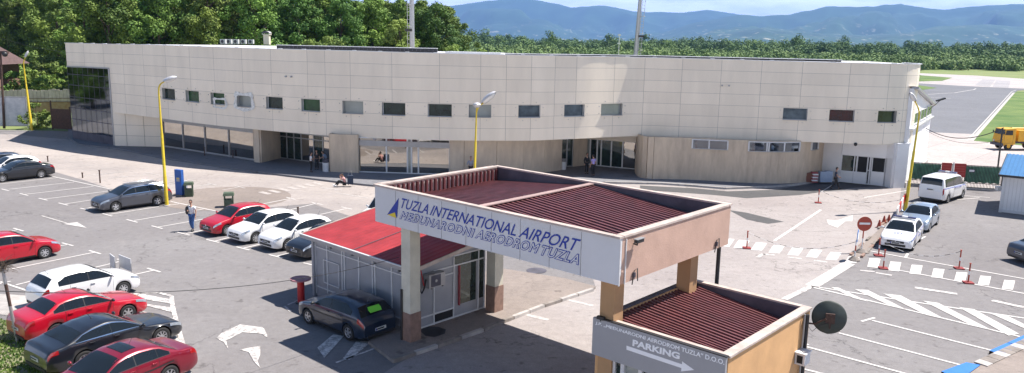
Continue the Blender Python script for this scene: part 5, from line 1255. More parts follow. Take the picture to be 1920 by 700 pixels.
for k in range(110):
    a_ = rn.uniform(0, 6.28); l = rn.uniform(.2,.65); s = pt+Vector((rn.uniform(-.12,.12), rn.uniform(-.1,.1), rn.uniform(-.15,.1)))
    e = s+Vector((math.cos(a_)*l*.8, math.sin(a_)*l*.6, rn.uniform(-.1,.45))); mb.tube([s, s.lerp(e,.5)+Vector((0,0,.08)), e], .005, 'bark', 4, cap=False)
single(mb, 'dry_creeper', 'dry brown creeper tangled on top of the fence pole', 'dry plant', tuple(pt))
# weeds
def weeds(name, poly, n, hmax, label, z=0, m='leaf', kind=True, seed=1):
    rn = random.Random(seed); xs_ = [p[0] for p in poly]; ys_ = [p[1] for p in poly]; mb = MB()
    def inside(x, y):
        c = False
        for i in range(len(poly)):
            x1, y1 = poly[i]; x2, y2 = poly[i-1]
            if (y1 > y) != (y2 > y) and x < (x2-x1)*(y-y1)/(y2-y1)+x1: c = not c
        return c
    k = 0; cl = [(rn.uniform(min(xs_),max(xs_)), rn.uniform(min(ys_),max(ys_)), rn.uniform(.4,1.2)) for _ in range(14)]
    while k < n:
        x, y = rn.uniform(min(xs_),max(xs_)), rn.uniform(min(ys_),max(ys_))
        if not inside(x, y): continue
        k += 1; hs = max([c[2]*math.exp(-((x-c[0])**2+(y-c[1])**2)/.15) for c in cl]+[.25]); h = hmax*hs*rn.uniform(.5,1.1); a = rn.uniform(0,6.28); wv = rn.uniform(.015,.045); lean = rn.uniform(.1,.5)*h
        dx, dy = math.cos(a), math.sin(a); b = rn.uniform(0,6.28)
        mb.add([(x-dx*wv,y-dy*wv,z),(x+dx*wv,y+dy*wv,z),(x+dx*wv*1.2+math.cos(b)*lean*.5,y+dy*wv+math.sin(b)*lean*.5,z+h*.6),(x+math.cos(b)*lean,y+math.sin(b)*lean,z+h)], [(0,1,2),(0,2,3)], m if rn.random() < .7 else 'leafl')
    o = mb.build(name, kind='stuff', label=label, category='weeds'); return o
wp = px([(-160,575),(0,598),(40,612),(52,640),(88,676),(120,715),(110,790),(-160,790)])
mb = MB(); mb.sheet(wp, .012, mat('dry_soil', (.24,.21,.15), .95, scale=2, col2=(.14,.17,.06))); structure(mb, 'verge')
weeds('weeds', wp, 9000, .42, 'green weeds and grass along the fence at the bottom left')
mb = MB(); q_ = px([(0,552),(60,556),(62,575),(45,597),(-60,582),(-60,560)]); mb.sheet(q_, .02, 'kerb'); structure(mb, 'gravel_edge')

# ================================================================== CARS
def carpaint(name, col, metal=.0, flake=0):
    return mat(name, col, rough=.28, metal=metal, spec=.5, coat=.8)
def car_parts(kind, L_, W_, Hh, wb, fo, wr, paint, opts={}):
    """list of (part name, MB, label, [sub-parts]) in local coordinates: +X forward, origin on the ground at the centre"""
    half = L_/2; xf = half-fo; xr = xf-wb
    pr = dict(
      hatch=[(0,.60),(.010,.69),(.035,.765),(.09,.845),(.245,.955),(.27,.985),(.42,1.36),(.49,1.435),(.60,1.465),(.74,1.44),(.85,1.38),(.88,1.33),(.952,1.01),(.978,.92),(.992,.86),(1,.70)],
      sedan=[(0,.57),(.010,.65),(.035,.72),(.09,.79),(.26,.895),(.285,.92),(.43,1.30),(.50,1.385),(.58,1.41),(.68,1.37),(.745,1.30),(.85,1.03),(.88,1.01),(.965,.97),(.985,.90),(1,.70)],
      coupe=[(0,.55),(.010,.63),(.035,.70),(.09,.77),(.27,.88),(.295,.90),(.44,1.27),(.52,1.375),(.58,1.40),(.68,1.34),(.76,1.23),(.87,1.03),(.90,1.00),(.965,.97),(.985,.90),(1,.68)],
      wagon=[(0,.60),(.010,.69),(.035,.765),(.09,.84),(.235,.95),(.26,.98),(.39,1.34),(.46,1.43),(.58,1.465),(.75,1.46),(.87,1.42),(.905,1.37),(.965,1.02),(.985,.90),(1,.70)],
      van=[(0,.72),(.012,.84),(.04,.97),(.10,1.08),(.155,1.15),(.175,1.19),(.28,1.80),(.33,1.90),(.50,1.95),(.90,1.93),(.965,1.87),(.982,1.60),(.992,1.05),(1,.8)])[kind]
    base_h = 1.95 if kind == 'van' else 1.465 if kind in ('hatch','wagon') else 1.41 
    ks = Hh/base_h
    PX = np.array([p[0] for p in pr]); PZ = np.array([p[1] for p in pr])*ks
    def ztop(u):
        k = .012; return float(np.mean([np.interp(min(1,max(0,u+d)), PX, PZ) for d in (-k,-k/2,0,k/2,k)]))
    ibelt = (.955*ks if kind != 'van' else 1.16*ks); rise = .07*ks
    u_c0 = {'hatch':.27,'sedan':.285,'coupe':.295,'wagon':.255,'van':.165}[kind]; u_c1 = {'hatch':.455,'sedan':.455,'coupe':.47,'wagon':.415,'van':.29}[kind]
    u_r0 = {'hatch':.872,'sedan':.735,'coupe':.745,'wagon':.90,'van':.962}[kind]; u_r1 = {'hatch':.948,'sedan':.845,'coupe':.862,'wagon':.96,'van':.985}[kind]
    def hw(u):
        w = W_/2
        if u < .13: w *= 1-.19*(1-u/.13)**3.2
        if u > .88: w *= 1-.12*((u-.88)/.12)**3
        return w*(1-.02*abs(u-.5))
    def zlo(u):
        z = .20*ks if kind != 'van' else .26
        if u < .05: z += .05*(1-u/.05)
        if u > .93: z += .10*(u-.93)/.07
        x = half-u*L_
        for xc in (xf, xr):
            dx = abs(x-xc); Ra = wr+.05
            if dx < Ra: z = max(z, wr+math.sqrt(max(0, Ra*Ra-dx*dx))*1.0)
        return z
    def sill(u):
        z = .20*ks if kind != 'van' else .26
        if u < .05: z += .05*(1-u/.05)
        if u > .93: z += .10*(u-.93)/.07
        return z
    def ring(u):
        zt = ztop(u); zl = zlo(u); w = hw(u); belt = ibelt+rise*(u-.3)
        if kind != 'van': belt = min(belt, 1.06*ks)
        zb = min(belt, zt-.055); zm = sill(u)+(zb-sill(u))*.5; t = max(0, min(1, (zt-zb-.055)/(Hh-belt-.055)))
        tumble = .20 if kind != 'van' else .12
        we = w*(.93-(tumble)*t**.9)
        rim_ = .055
        z0 = zl; z1 = max(zl+.01, sill(u)+.09); z2 = max(zm, zl+.02); z3 = max(zb-.10, zl+.03); 
        return [(w*.93, z0), (w*.985, z1), (w*1.0, z2), (w*.985, z3), (w*.955, zb), (we, zt-rim_*(.55+.45*t)), (we*.86, zt-.018), (we*.45, zt-.003), (0, zt+.004)]
    us = set(np.linspace(0, 1, 61)); us |= {.006,.015,.03,.045,.97,.985,.994}
    for xc in (xf, xr):
        Ra = wr+.05
        for a in np.linspace(-1, 1, 17): us.add((half-(xc+Ra*math.sin(a*math.pi/2)))/L_)
        us.add((half-(xc+Ra*1.005))/L_); us.add((half-(xc-Ra*1.005))/L_)
    us = sorted(u for u in us if 0 <= u <= 1); rings = [ring(u) for u in us]
    body = MB(); vs = []; nr = 17
    for u, r_ in zip(us, rings):
        x = half-u*L_; full = [(y, z) for y, z in r_]+[(-y, z) for y, z in r_[-2::-1]]
        vs += [(x, y, z) for y, z in full]
    fs = [(i*nr+j, i*nr+j+1, (i+1)*nr+j+1, (i+1)*nr+j) for i in range(len(us)-1) for j in range(nr-1)]
    fs = [f[::-1] for f in fs]
    body.add(vs, fs, paint, True)
    body.add([vs[j] for j in range(nr)], [tuple(range(nr))], paint); body.add([vs[(len(us)-1)*nr+j] for j in range(nr)], [tuple(range(nr))[::-1]], paint)
    body.box((0,0,.36*ks), (L_*.93,W_*.78,.30), 'dark')
    for xc in (xf, xr): body.box((xc,0,wr+.1), (wr*2.0,W_*.80,wr*1.1), 'dark')
    # bumper lower trim
    def S(u, v, side=1):
        r_ = ring(u); j = min(7, int(v)); f = v-j; y = r_[j][0]*(1-f)+r_[j+1][0]*f; z = r_[j][1]*(1-f)+r_[j+1][1]*f
        return Vector((half-u*L_, y*side, z))
    def patch(mb, u0, u1, v0, v1, m, off=.006, nu=8, nv=4, side=1, shape=None):
        """piece of skin laid on the body surface; v0/v1 may be functions of the fraction along u"""
        g = []
        for i in range(nu+1):
            s = i/nu; row = []
            for j in range(nv+1):
                t = j/nv; a = v0(s) if callable(v0) else v0; b = v1(s) if callable(v1) else v1
                u = (u0(t) if callable(u0) else u0)*(1-s)+(u1(t) if callable(u1) else u1)*s; v = a*(1-t)+b*t
                p = S(u, v, side); e = 1e-3
                du = S(min(1,u+e), v, side)-S(max(0,u-e), v, side); dv = S(u, min(7.999,v+.02), side)-S(u, max(0,v-.02), side)
                n = du.cross(dv)*side*-1.0
                if n.length > 1e-9: n.normalize()
                if n.dot(Vector((0, side, .4))) < 0 and abs(p.y) > .3: n = -n
                row.append(p+n*off)
            g.append(row)
        vs = [p for row in g for p in row]; k = nv+1
        mb.add(vs, [(i*k+j, (i+1)*k+j, (i+1)*k+j+1, i*k+j+1) for i in range(nu) for j in range(nv)], m, True)
    def patch2(mb, u0, u1, yf, m, off=.007, nu=10, nv=8):
        """glass across the car: windscreen / rear window / sunroof between the roof rails"""
        vs = []
        for i in range(nu+1):
            u = u0+(u1-u0)*i/nu; r_ = ring(u); pts = [(-y, z) for y, z in r_[5:]]+[(y, z) for y, z in r_[5:][::-1]][1:]
            ys = [p[0] for p in pts]; zs = [p[1] for p in pts]; e = .004
            dz = ztop(min(1,u+e))-ztop(max(0,u-e)); dx = -2*e*L_; n = Vector((-dz, 0, dx)); n = -n if n.z < 0 else n; n.normalize()
            yfa = yf(i/nu) if callable(yf) else yf
            for j in range(nv+1):
                y = (-1+2*j/nv)*r_[5][0]*yfa; z = np.interp(y, ys, zs); vs.append(Vector((half-u*L_, y, z))+n*off)
        k = nv+1; mb.add(vs, [(i*k+j, i*k+j+1, (i+1)*k+j+1, (i+1)*k+j) for i in range(nu) for j in range(nv)], m, True)
    parts = []
    for nm, u0, u1 in (('windscreen', u_c0, u_c1), ('rear_window', u_r0, u_r1)):
        mb = MB(); patch2(mb, u0, u1, .93, 'cglass'); parts.append((nm, mb, None, []))
    # side windows
    wins = {'hatch':[(.335,.53),(.545,.72),(.73,.825)],'sedan':[(.345,.53),(.545,.69),(.70,.775)],'coupe':[(.36,.55),(.56,.73),(.735,.80)],'wagon':[(.30,.475),(.49,.66),(.68,.86)],'van':[(.20,.35),(.37,.60),(.62,.92)]}[kind]
    lo = 4.10; hi = 4.88
    wins = [(wins[0][0]-.025 if kind != 'van' else wins[0][0], wins[0][1]+.004)]+[(a-.004, b+.004) for a, b in wins[1:]]
    for side in (1, -1):
        mb = MB(); patch(mb, wins[0][0]-.012, wins[-1][1]+.004, lo-.05, (lambda s: (lo+(hi+.03-lo)*min(1,.45+s*5.5)) if s < .8 or kind == 'van' else hi+.03-(hi-lo)*.45*(s-.8)/.2), 'blackp', .0045, 24, 3, side); parts.append(('window_surround', mb, None, []))
        for k, (a, b) in enumerate(wins):
            mb = MB(); 
            if k == 0: v1 = (lambda s, a=a, b=b: hi if s > .12 else lo+(hi-lo)*(.55+.45*s/.12))
            elif k == len(wins)-1 and kind != 'van': v1 = (lambda s: hi-(hi-lo)*.45*max(0, s-.3)/.7)
            else: v1 = hi
            patch(mb, a, b, lo, v1, 'cglass', .007, 10, 3, side); parts.append(('side_window', mb, None, []))
            if opts.get('chrome_line'):
                mb = MB(); patch(mb, a-.005, b+.005, lo-.10, lo-.01, 'chrome', .012, 8, 1, side); patch(mb, a-.005, b+.008, (v1 if not callable(v1) else (lambda s, v1=v1: v1(s)+.02)), (v1+.10 if not callable(v1) else (lambda s, v1=v1: v1(s)+.11)), 'chrome', .012, 8, 1, side); parts.append(('window_trim', mb, None, []))
        # doors with dark gap, handle
        dr = [(wins[0][0]-.005 if kind != 'van' else .19, wins[0][1]+.006), (wins[1][0]-.006, wins[1][1]+(.0 if kind != 'coupe' else 0))]
        for a, b in dr:
            gap = MB(); patch(gap, a-.0032, b+.0032, .9, 3.98, 'blackp', .004, 8, 6, side)
            mb = MB(); patch(mb, a, b, 1.0, 3.94, paint, .008, 8, 8, side)
            hm_ = MB(); p = S(b-.035, 3.1, side); hm_.box(p+Vector((0, side*.03, 0)), (.17,.035,.03), opts.get('handle', paint))
            parts.append(('door', mb, None, [('door_gap', gap), ('handle', hm_)]))
        # lights
        mb = MB()
        hv = 3.0 if kind != 'van' else 2.4
        if opts.get('round_lights'): patch(mb, .012, .085, hv, 4.2, 'headl', .008, 6, 4, side)
        else: patch(mb, .010, .115, hv+.1, (lambda s: 4.5-.35*s), 'headl', .008, 8, 4, side)
        parts.append(('headlight', mb, None, []))
        mb = MB()
        tl = {'hatch':(.925,.992,2.7,3.95),'wagon':(.915,.992,2.9,4.0),'sedan':(.93,.992,2.8,4.0),'coupe':(.925,.992,2.9,4.0),'van':(.972,.996,1.9,3.6)}[kind]
        patch(mb, tl[0], tl[1], tl[2], tl[3], 'tail', .009, 6, 4, side); parts.append(('taillight', mb, None, []))
        mb = MB(); p = S(wins[0][0]+.005, 4.15, side); q = p+Vector((.02, side*.13, .05))
        mb.blob(q, (.055,.095,.06), opts.get('mirror', paint), 10, 6); mb.bar(p, q, .05, .04, 'blackp'); parts.append(('wing_mirror', mb, None, []))
        # sill trim
        mb = MB(); patch(mb, (half-xf+wr+.09)/L_, (half-xr-wr-.09)/L_, .05, .8, 'blackp', .004, 8, 1, side); parts.append(('sill_trim', mb, None, []))
    # front end
    zf = ring(0.0)[-1][1]; zl0 = sill(0); wf = hw(0)
    mb = MB(); mb.box((half+.004, 0, zf-.10*ks), (.02, wf*1.25, .11*ks), 'blackp')
    if opts.get('chrome_grille'): mb.box((half+.012, 0, zf-.045*ks), (.02, wf*1.25, .018), 'chrome')
    mb.blob((half+.012, 0, zf-.04*ks), (.012,.05,.05), 'chrome', 10, 6); parts.append(('grille', mb, None, []))
    mb = MB(); mb.box((half+.004, 0, zl0+.10), (.02, wf*1.5, .12), 'blackp')
    parts.append(('lower_intake', mb, None, []))
    for s in (1, -1):
        for nm, x in (('number_plate', s*(half+.016)),):
            mb = MB(); zp = zl0+.215 if s > 0 else (.78*ks if kind in ('sedan','coupe') else .50*ks if opts.get('low_plate') else .74*ks)
            if kind == 'van' and s < 0: zp = 1.0
            if s < 0 and kind in ('sedan', 'coupe'): zp = .56*ks
            xx = x if s > 0 else -half-.014
            if s < 0 and kind == 'hatch' and not opts.get('low_plate'): xx = -half+.02
            mb.box((xx, 0, zp), (.02,.50,.11), 'plate'); mb.box((xx+s*.011, .02, zp), (.004,.36,.055), 'blackp'); mb.box((xx+s*.011, -.225*s, zp), (.004,.04,.10), 'blue'); parts.append((nm, mb, None, []))
    mb = MB(); mb.box((-half+.03, 0, .26*ks+.03), (.10, W_*.72, .10), 'blackp'); parts.append(('rear_trim', mb, None, []))
    if kind != 'van':
        mb = MB(); ua = .84 if kind in ('hatch','wagon') else .60; p = S(ua, 7.9); mb.tube([p, p+Vector((-.14,0,.20))], .006, 'blackp', 5); mb.blob(p, (.04,.02,.02), 'blackp', 8, 4); parts.append(('antenna', mb, None, []))
    if opts.get('sunroof'):
        mb = MB(); patch2(mb, .50, .60, .62, 'cglass', .008); parts.append(('sunroof', mb, None, []))
    if opts.get('roof_rails'):
        for side in (1, -1):
            mb = MB(); mb.tube([S(u, 5.3, side)+Vector((0,0,.045)) for u in np.linspace(.44, .88, 8)], .016, 'chrome', 6); parts.append(('roof_rail', mb, None, []))
    if opts.get('strip'):
        for side in (1, -1):
            mb = MB(); patch(mb, .17, .80, 2.35, 2.52, 'blackp', .016, 8, 1, side); parts.append(('side_strip', mb, None, []))
    if opts.get('police'):
        blue = mat('police_blue', (.03,.05,.42), .35, coat=.5)
        for side in (1, -1):
            mb = MB(); 
            if kind == 'van': patch(mb, .10, .985, 3.15, 3.42, blue, .011, 20, 1, side); patch(mb, .10, .985, 3.52, 3.62, blue, .011, 20, 1, side)
            else: patch(mb, .08, .97, 3.0, 3.35, blue, .011, 20, 1, side); patch(mb, .05, .22, 3.5, 3.75, blue, .011, 6, 1, side)
            parts.append(('blue_stripe', mb, None, []))
            if 1:
                mb = MB(); a, b = (.34,.58) if kind == 'van' else (.42,.62); zc = 1.02 if kind == 'van' else .66*ks
                y_ = side*(W_/2+.016); xa, xb = half-a*L_, half-b*L_
                if side < 0: xa, xb = xb, xa
                text_on(mb, 'POLICIJA', (xa,y_,zc-.06), (xb,y_,zc-.06), (xb,y_,zc+.06), (xa,y_,zc+.06), Vector((0,side,0)), blue, thick=.03); parts.append(('lettering', mb, None, []))
        mb = MB(); ul = .37 if kind == 'van' else .56; p = S(ul, 7.9); w2 = W_*.34 
        mb.box(p+Vector((0,0,.06)), (.24, w2*2, .03), 'framew'); mb.box(p+Vector((0,0,.10)), (.20, w2*1.95, .07), mat('light_bar_lens', (.02,.03,.13), .15)); mb.box(p+Vector((0,0,.11)), (.21, .3, .075), 'framew')
        parts.append(('light_bar', mb, None, []))
        if kind != 'van':
            mb = MB(); c0_ = None; n_ = 24; vs = []
            for r0 in (.17,.14):
                for j in range(n_):
                    a = 2*math.pi*j/n_; x = half-.155*L_+r0*math.cos(a); y = r0*1.15*math.sin(a); u = (half-x)/L_; vs.append((x, y, ztop(u)+.012))
            mb.add(vs, [(j, (j+1)%n_, n_+(j+1)%n_, n_+j) for j in range(n_)], blue)
            u = .155; mb.add([(half-u*L_+.07,0,ztop(u)+.014),(half-u*L_-.05,.07,ztop(u)+.016),(half-u*L_-.05,-.07,ztop(u)+.016)], [(0,1,2)], blue)
            parts.append(('bonnet_emblem', mb, None, []))
    if opts.get('sunshade'):
        mb = MB(); 
        vs = []; n1 = 8
        for i in range(n1+1):
            u = (u_r0+.024)+(u_r1-u_r0-.034)*i/n1; r_ = ring(u); e = .004; dz = ztop(u+e)-ztop(u-e); n = Vector((dz, 0, 2*e*L_)); n.normalize(); n = Vector((-abs(n.x),0,abs(n.z)))
            for y in (-.30, .30): vs.append(Vector((half-u*L_, y*(1-.12*abs(i-4)/4), ztop(u)+.004))+n*.022)
        mb.add(vs, [(2*i,2*i+1,2*i+3,2*i+2) for i in range(n1)], 'greenp'); parts.append(('green_sunshade', mb, None, []))
    # wheels
    for xc in (xf, xr):
        for side in (1, -1):
            ty = MB(); prof = [(.62,-.09),(.80,-.105),(.96,-.10),(1.0,-.07),(1.0,.07),(.96,.10),(.80,.105),(.62,.09)]; n_ = 28; vs = []
            cy = side*(W_/2-.115)
            for j in range(n_):
                a = 2*math.pi*j/n_
                for r_, y in prof: vs.append((xc+wr*r_*math.cos(a), cy+y, wr+wr*r_*math.sin(a)))
            k = len(prof); ty.add(vs, [(j*k+i, j*k+i+1, ((j+1)%n_)*k+i+1, ((j+1)%n_)*k+i) for j in range(n_) for i in range(k-1)], 'tyre', True)
            rm = MB(); yo = cy+side*.085; R0 = wr*.66
            rm.tube([(xc,yo-side*.06,wr),(xc,yo-side*.05,wr)], R0, 'dark', 28, smooth=False)
            m_ = opts.get('rim', 'rim'); ns = opts.get('spokes', 7)
            # outer lip
            vs = []
            for j in range(n_):
                a = 2*math.pi*j/n_
                for r_, y in ((R0*1.0,.0),(R0*.90,.012),(R0*.86,-.01)): vs.append((xc+r_*math.cos(a), yo+side*y, wr+r_*math.sin(a)))
            rm.add(vs, [(j*3+i, j*3+i+1, ((j+1)%n_)*3+i+1, ((j+1)%n_)*3+i) for j in range(n_) for i in range(2)], m_, True)
            for j in range(ns):
                a = 2*math.pi*j/ns+.3; ca, sa = math.cos(a), math.sin(a); wd = .62*2*math.pi*R0*.5/ns
                pr_ = lambda r_, o, y: (xc+r_*ca-o*sa, yo+side*y, wr+r_*sa+o*ca)
                rm.add([pr_(R0*.12,-wd*.45,.01), pr_(R0*.12,wd*.45,.01), pr_(R0*.90,wd*.5,.004), pr_(R0*.90,-wd*.5,.004)], [(0,1,2,3)], m_)
            rm.tube([(xc,yo,wr),(xc,yo+side*.015,wr)], R0*.26, m_, 12)
            parts.append(('wheel', ty, None, [('rim', rm)]))
    return body, parts
CARLIST = []
def make_car(label, kind, dims, paint, loc, head, opts={}, group=None, name='parked_car', cat='car'):
    body, parts = car_parts(kind, *dims, paint, opts)
    t = thing(name, label, cat, loc, head, group); body.build('body', t, world=False)
    for nm, mb, lab, subs in parts:
        o = mb.build(nm, t, world=False, label=lab)
        for sn, sm in subs: sm.build(sn, o, world=False)
    CARLIST.append((t, dims)); return t
def from_wheels(F_, R_, dims, near):
    """centre + heading from the two near-side wheel contact pixels; near = +1 if the near side is the car's left"""
    f, r = gp(*F_), gp(*R_); d = (f-r).normalized(); left = Vector((-d.y, d.x, 0)); L_, W_, H_, wb, fo, wr = dims
    mid = (f+r)/2; c = mid - left*near*(W_/2-.04); c -= d*((L_/2-fo)-wb/2); return (c.x, c.y, 0), math.atan2(d.y, d.x)
def from_front(F_, head, dims, near, rear=False):
    d = Vector((math.cos(head), math.sin(head), 0)); left = Vector((-d.y, d.x, 0)); L_, W_, H_, wb, fo, wr = dims
    x = L_/2-fo-(wb if rear else 0); f = gp(*F_); c = f-d*x-left*near*(W_/2-.04); return (c.x, c.y, 0), head
HATCH = (4.0,1.70,1.46,2.47,.80,.30); GOLF = (4.15,1.72,1.43,2.50,.80,.305); SEDAN = (4.5,1.76,1.41,2.62,.86,.31); CCD = (4.75,1.83,1.41,2.70,.90,.335); WAG = (4.55,1.78,1.49,2.62,.88,.315); VAN = (4.85,1.88,1.93,2.90,.92,.33)
white = carpaint('white_car_paint', (.74,.74,.75)); red = carpaint('red_car_paint', (.42,.004,.018)); dred = carpaint('dark_red_car_paint', (.22,.008,.025), .3); blk = carpaint('black_car_paint', (.010,.012,.018)); navy = carpaint('navy_car_paint', (.015,.028,.06), .3)
grey = carpaint('graphite_car_paint', (.10,.105,.125), .6); silver = carpaint('pale_blue_silver_paint', (.36,.43,.52), .6); teal = carpaint('dark_blue_green_paint', (.010,.020,.042), .1)
HD = R(-128.5)
loc, hd = from_wheels((219.9,397), (293.7,386.3), WAG, 1); make_car('dark grey estate car parked beside the yellow lamp post', 'wagon', WAG, grey, loc, hd, dict(roof_rails=1, chrome_line=1, spokes=5, rim='hub'))
loc, hd = from_wheels((5,342.5), (78.5,334.3), SEDAN, 1); bk = make_car('black saloon at the left edge parked in front of the bleached lot', 'coupe', SEDAN, blk, loc, hd, dict(spokes=9))
q = Vector((math.cos(hd+math.pi/2), math.sin(hd+math.pi/2), 0)); dr_ = Vector((math.cos(hd), math.sin(hd), 0))
c = Vector(loc)-q*2.45+dr_*-.0; make_car('white hatchback behind the black saloon at the left edge', 'hatch', HATCH, white, tuple(c+dr_*-.3), hd)
c = Vector(loc)-q*4.9+dr_*0; make_car('dark blue car at the far left edge, behind the white hatchback', 'hatch', HATCH, navy, tuple(c-dr_*.0), hd)
HL = R(54)
loc, _ = from_front((85,485), R(52), HATCH, -1); make_car('bright red hatchback at the left edge in the middle row', 'hatch', HATCH, red, loc, R(52), dict(rim='hub', spokes=7))
loc, _ = from_front((232.3,554.5), R(53), HATCH, -1); make_car('white hatchback parked beside the red saloon, its tail to the left', 'hatch', HATCH, white, loc, R(53), dict(rim='hub', spokes=8))
loc, _ = from_front((241,601), R(54), SEDAN, -1); make_car('bright red saloon between the white hatchback and the black coupe', 'sedan', SEDAN, red, loc, R(54), dict(spokes=6, mirror='blackp'))
loc, _ = from_front((304,648), R(55), CCD, -1); make_car('glossy black saloon coupe with chrome window line', 'coupe', CCD, blk, loc, R(55), dict(chrome_line=1, spokes=9))
loc, _ = from_front((318,722), R(-122), CCD, 1, rear=True); make_car('dark cherry red saloon with glass sunroof at the bottom edge', 'sedan', (4.7,1.82,1.42,2.65,.95,.32), dred, loc, R(-122), dict(sunroof=1, strip=1))
loc, _ = from_front((426.5,442), HD, HATCH, 1); make_car('red hatchback in front of the green litter bin', 'hatch', HATCH, red, loc, HD, dict(rim='hub', spokes=9))
loc, _ = from_front((480,456.5), HD, HATCH, 1); make_car('white hatchback between the red hatchback and another white one', 'hatch', HATCH, white, loc, HD, dict(rim='hub', spokes=8), 'white hatchbacks parked side by side')
loc, _ = from_front((540,470), HD, HATCH, 1); w2 = make_car('white hatchback nearest the red roofed kiosk', 'hatch', HATCH, white, loc, HD, dict(rim='hub', spokes=8), 'white hatchbacks parked side by side')
c = Vector(loc)+Vector((math.cos(HD+math.pi/2), math.sin(HD+math.pi/2), 0))*2.45; make_car('black car whose nose shows behind the corner of the kiosk', 'hatch', HATCH, blk, tuple(c), HD)
loc, hd = from_wheels((578.3,607.6), (653,638.4), GOLF, 1); make_car('dark hatchback with green rear sunshade parked against the kiosk', 'hatch', GOLF, teal, loc, hd, dict(sunshade=1, strip=1, low_plate=1, spokes=5, mirror='blackp'))
loc, hd = from_wheels((1711,469.7), (1726,453.7), GOLF, 1); pol = make_car('white police hatchback with roof light bar and round bonnet emblem', 'hatch', GOLF, white, loc, R(-125), dict(police=1, spokes=6), name='police_car', cat='police car')
loc, hd = from_wheels((1741,434.3), (1758,423.5), HATCH, 1); make_car('pale silver blue hatchback behind the police car', 'hatch', (3.95,1.68,1.43,2.45,.80,.29), silver, loc, R(-128), dict(rim='hub', spokes=7))
loc, hd = from_wheels((1803.3,372.8), (1778,381), VAN, -1); make_car('white police van with blue stripes and dark rear windows', 'van', VAN, white, loc, hd, dict(police=1, rim='frame', spokes=6), name='police_van', cat='police van')
make_car('white van mostly hidden behind the left end of the gate canopy', 'van', VAN, white, (-6.9,46.0,0), R(-125), dict(rim='hub'), name='parked_van', cat='van')
p = gp(1921, 500); make_car('dark car cut off by the right edge of the frame', 'sedan', SEDAN, grey, (p.x+2.2, p.y+1.0, 0), R(10))

# yellow airport truck
TP = gp(1889.7, 281.7); th = R(183)
t = thing('yellow_truck', 'yellow airport service truck on the apron at the right edge', 'truck', (TP.x+1.0, TP.y+.85, 0), th); t.scale = (.76,.76,.82)
mb = MB(); prof = [(2.35,.75),(2.42,1.3),(2.30,2.05),(2.12,2.85),(.55,2.95),(.45,.75)]     # side outline of the cab
vs = [(x, y, z) for y in (-1.15, 1.15) for x, z in prof]; n = len(prof)
mb.add(vs, [tuple(range(n)), tuple(range(n, 2*n))[::-1]]+[(i, n+i, n+(i+1)%n, (i+1)%n) for i in range(n)], 'truck'); cab = mb.build('cab', t, world=False)
mb = MB(); mb.add([(2.325,-1.0,2.12),(2.325,1.0,2.12),(2.16,1.0,2.76),(2.16,-1.0,2.76)], [(0,1,2,3)], 'cglass'); mb.build('windscreen', cab, world=False)
for s in (-1, 1):
    mb = MB(); mb.add([(2.15,s*1.158,2.05),(1.0,s*1.158,2.05),(1.0,s*1.158,2.7),(2.0,s*1.158,2.7)], [(0,1,2,3) if s < 0 else (3,2,1,0)], 'cglass'); mb.build('door_window', cab, world=False)
    mb = MB()
    for x0, x1, z0, z1 in ((.85,.88,.95,2.8),(2.2,2.23,.95,2.0),(.85,2.2,.93,.96)): mb.box(((x0+x1)/2, s*1.156, (z0+z1)/2), (x1-x0,.01,z1-z0), 'inner')
    mb.build('door_gap', cab, world=False)
    mb = MB(); mb.box((2.35,s*1.28,2.35), (.05,.2,.4), 'blackp'); mb.build('wing_mirror', cab, world=False)
    mb = MB(); mb.tube([(2.36,s*.8,1.15),(2.44,s*.8,1.15)], .14, 'headl', 14); mb.build('headlight', cab, world=False)
mb = MB(); mb.box((2.5,0,.75), (.35,2.4,.35), 'inner'); mb.build('bumper', t, world=False)
mb = MB(); mb.box((-2.4,0,1.0), (6.6,.9,.3), 'inner'); mb.build('chassis', t, world=False)
mb = MB(); mb.box((-2.9,0,1.95), (6.0,2.35,1.5), 'truck'); mb.tube([(.1,-.6,2.72),(-5.9,-.6,2.72)], .25, 'truck', 10)
for k in range(5): mb.box((-.35-k*1.25,-1.19,1.8), (.05,.03,1.5), 'inner')
mb.box((-.15,-1.19,1.5), (.5,.03,1.2), 'inner'); mb.build('tank_body', t, world=False)
mb = MB(); mb.bar((-1.5,.2,2.7), (-4.5,.2,3.9), .35, .35, mat('truck_orange', (.62,.20,.02), .5)); mb.bar((-1.2,.2,3.3), (-6,.2,4.1), .2, .2, 'truck'); mb.build('loading_arm', t, world=False)
for x in (1.4, -2.8, -4.2):
    for s in (-1, 1):
        mb = MB(); mb.tube([(x,s*.80,.55),(x,s*1.12,.55)], .55, 'tyre', 24, smooth=False); w_ = mb.build('wheel', t, world=False)
        mb = MB(); mb.tube([(x,s*1.12,.55),(x,s*1.135,.55)], .28, 'truck', 16); mb.build('rim', w_, world=False)
        mb = MB(); pts = [(x+.66*math.cos(a), s*1.0, .60+.66*math.sin(a)) for a in np.linspace(0, math.pi, 10)]
        for a_, b_ in zip(pts[:-1], pts[1:]): mb.bar(a_, b_, .36, .05, 'truck', up=(0,1,0) if False else (0,0,1))
        mb.build('mudguard', t, world=False)

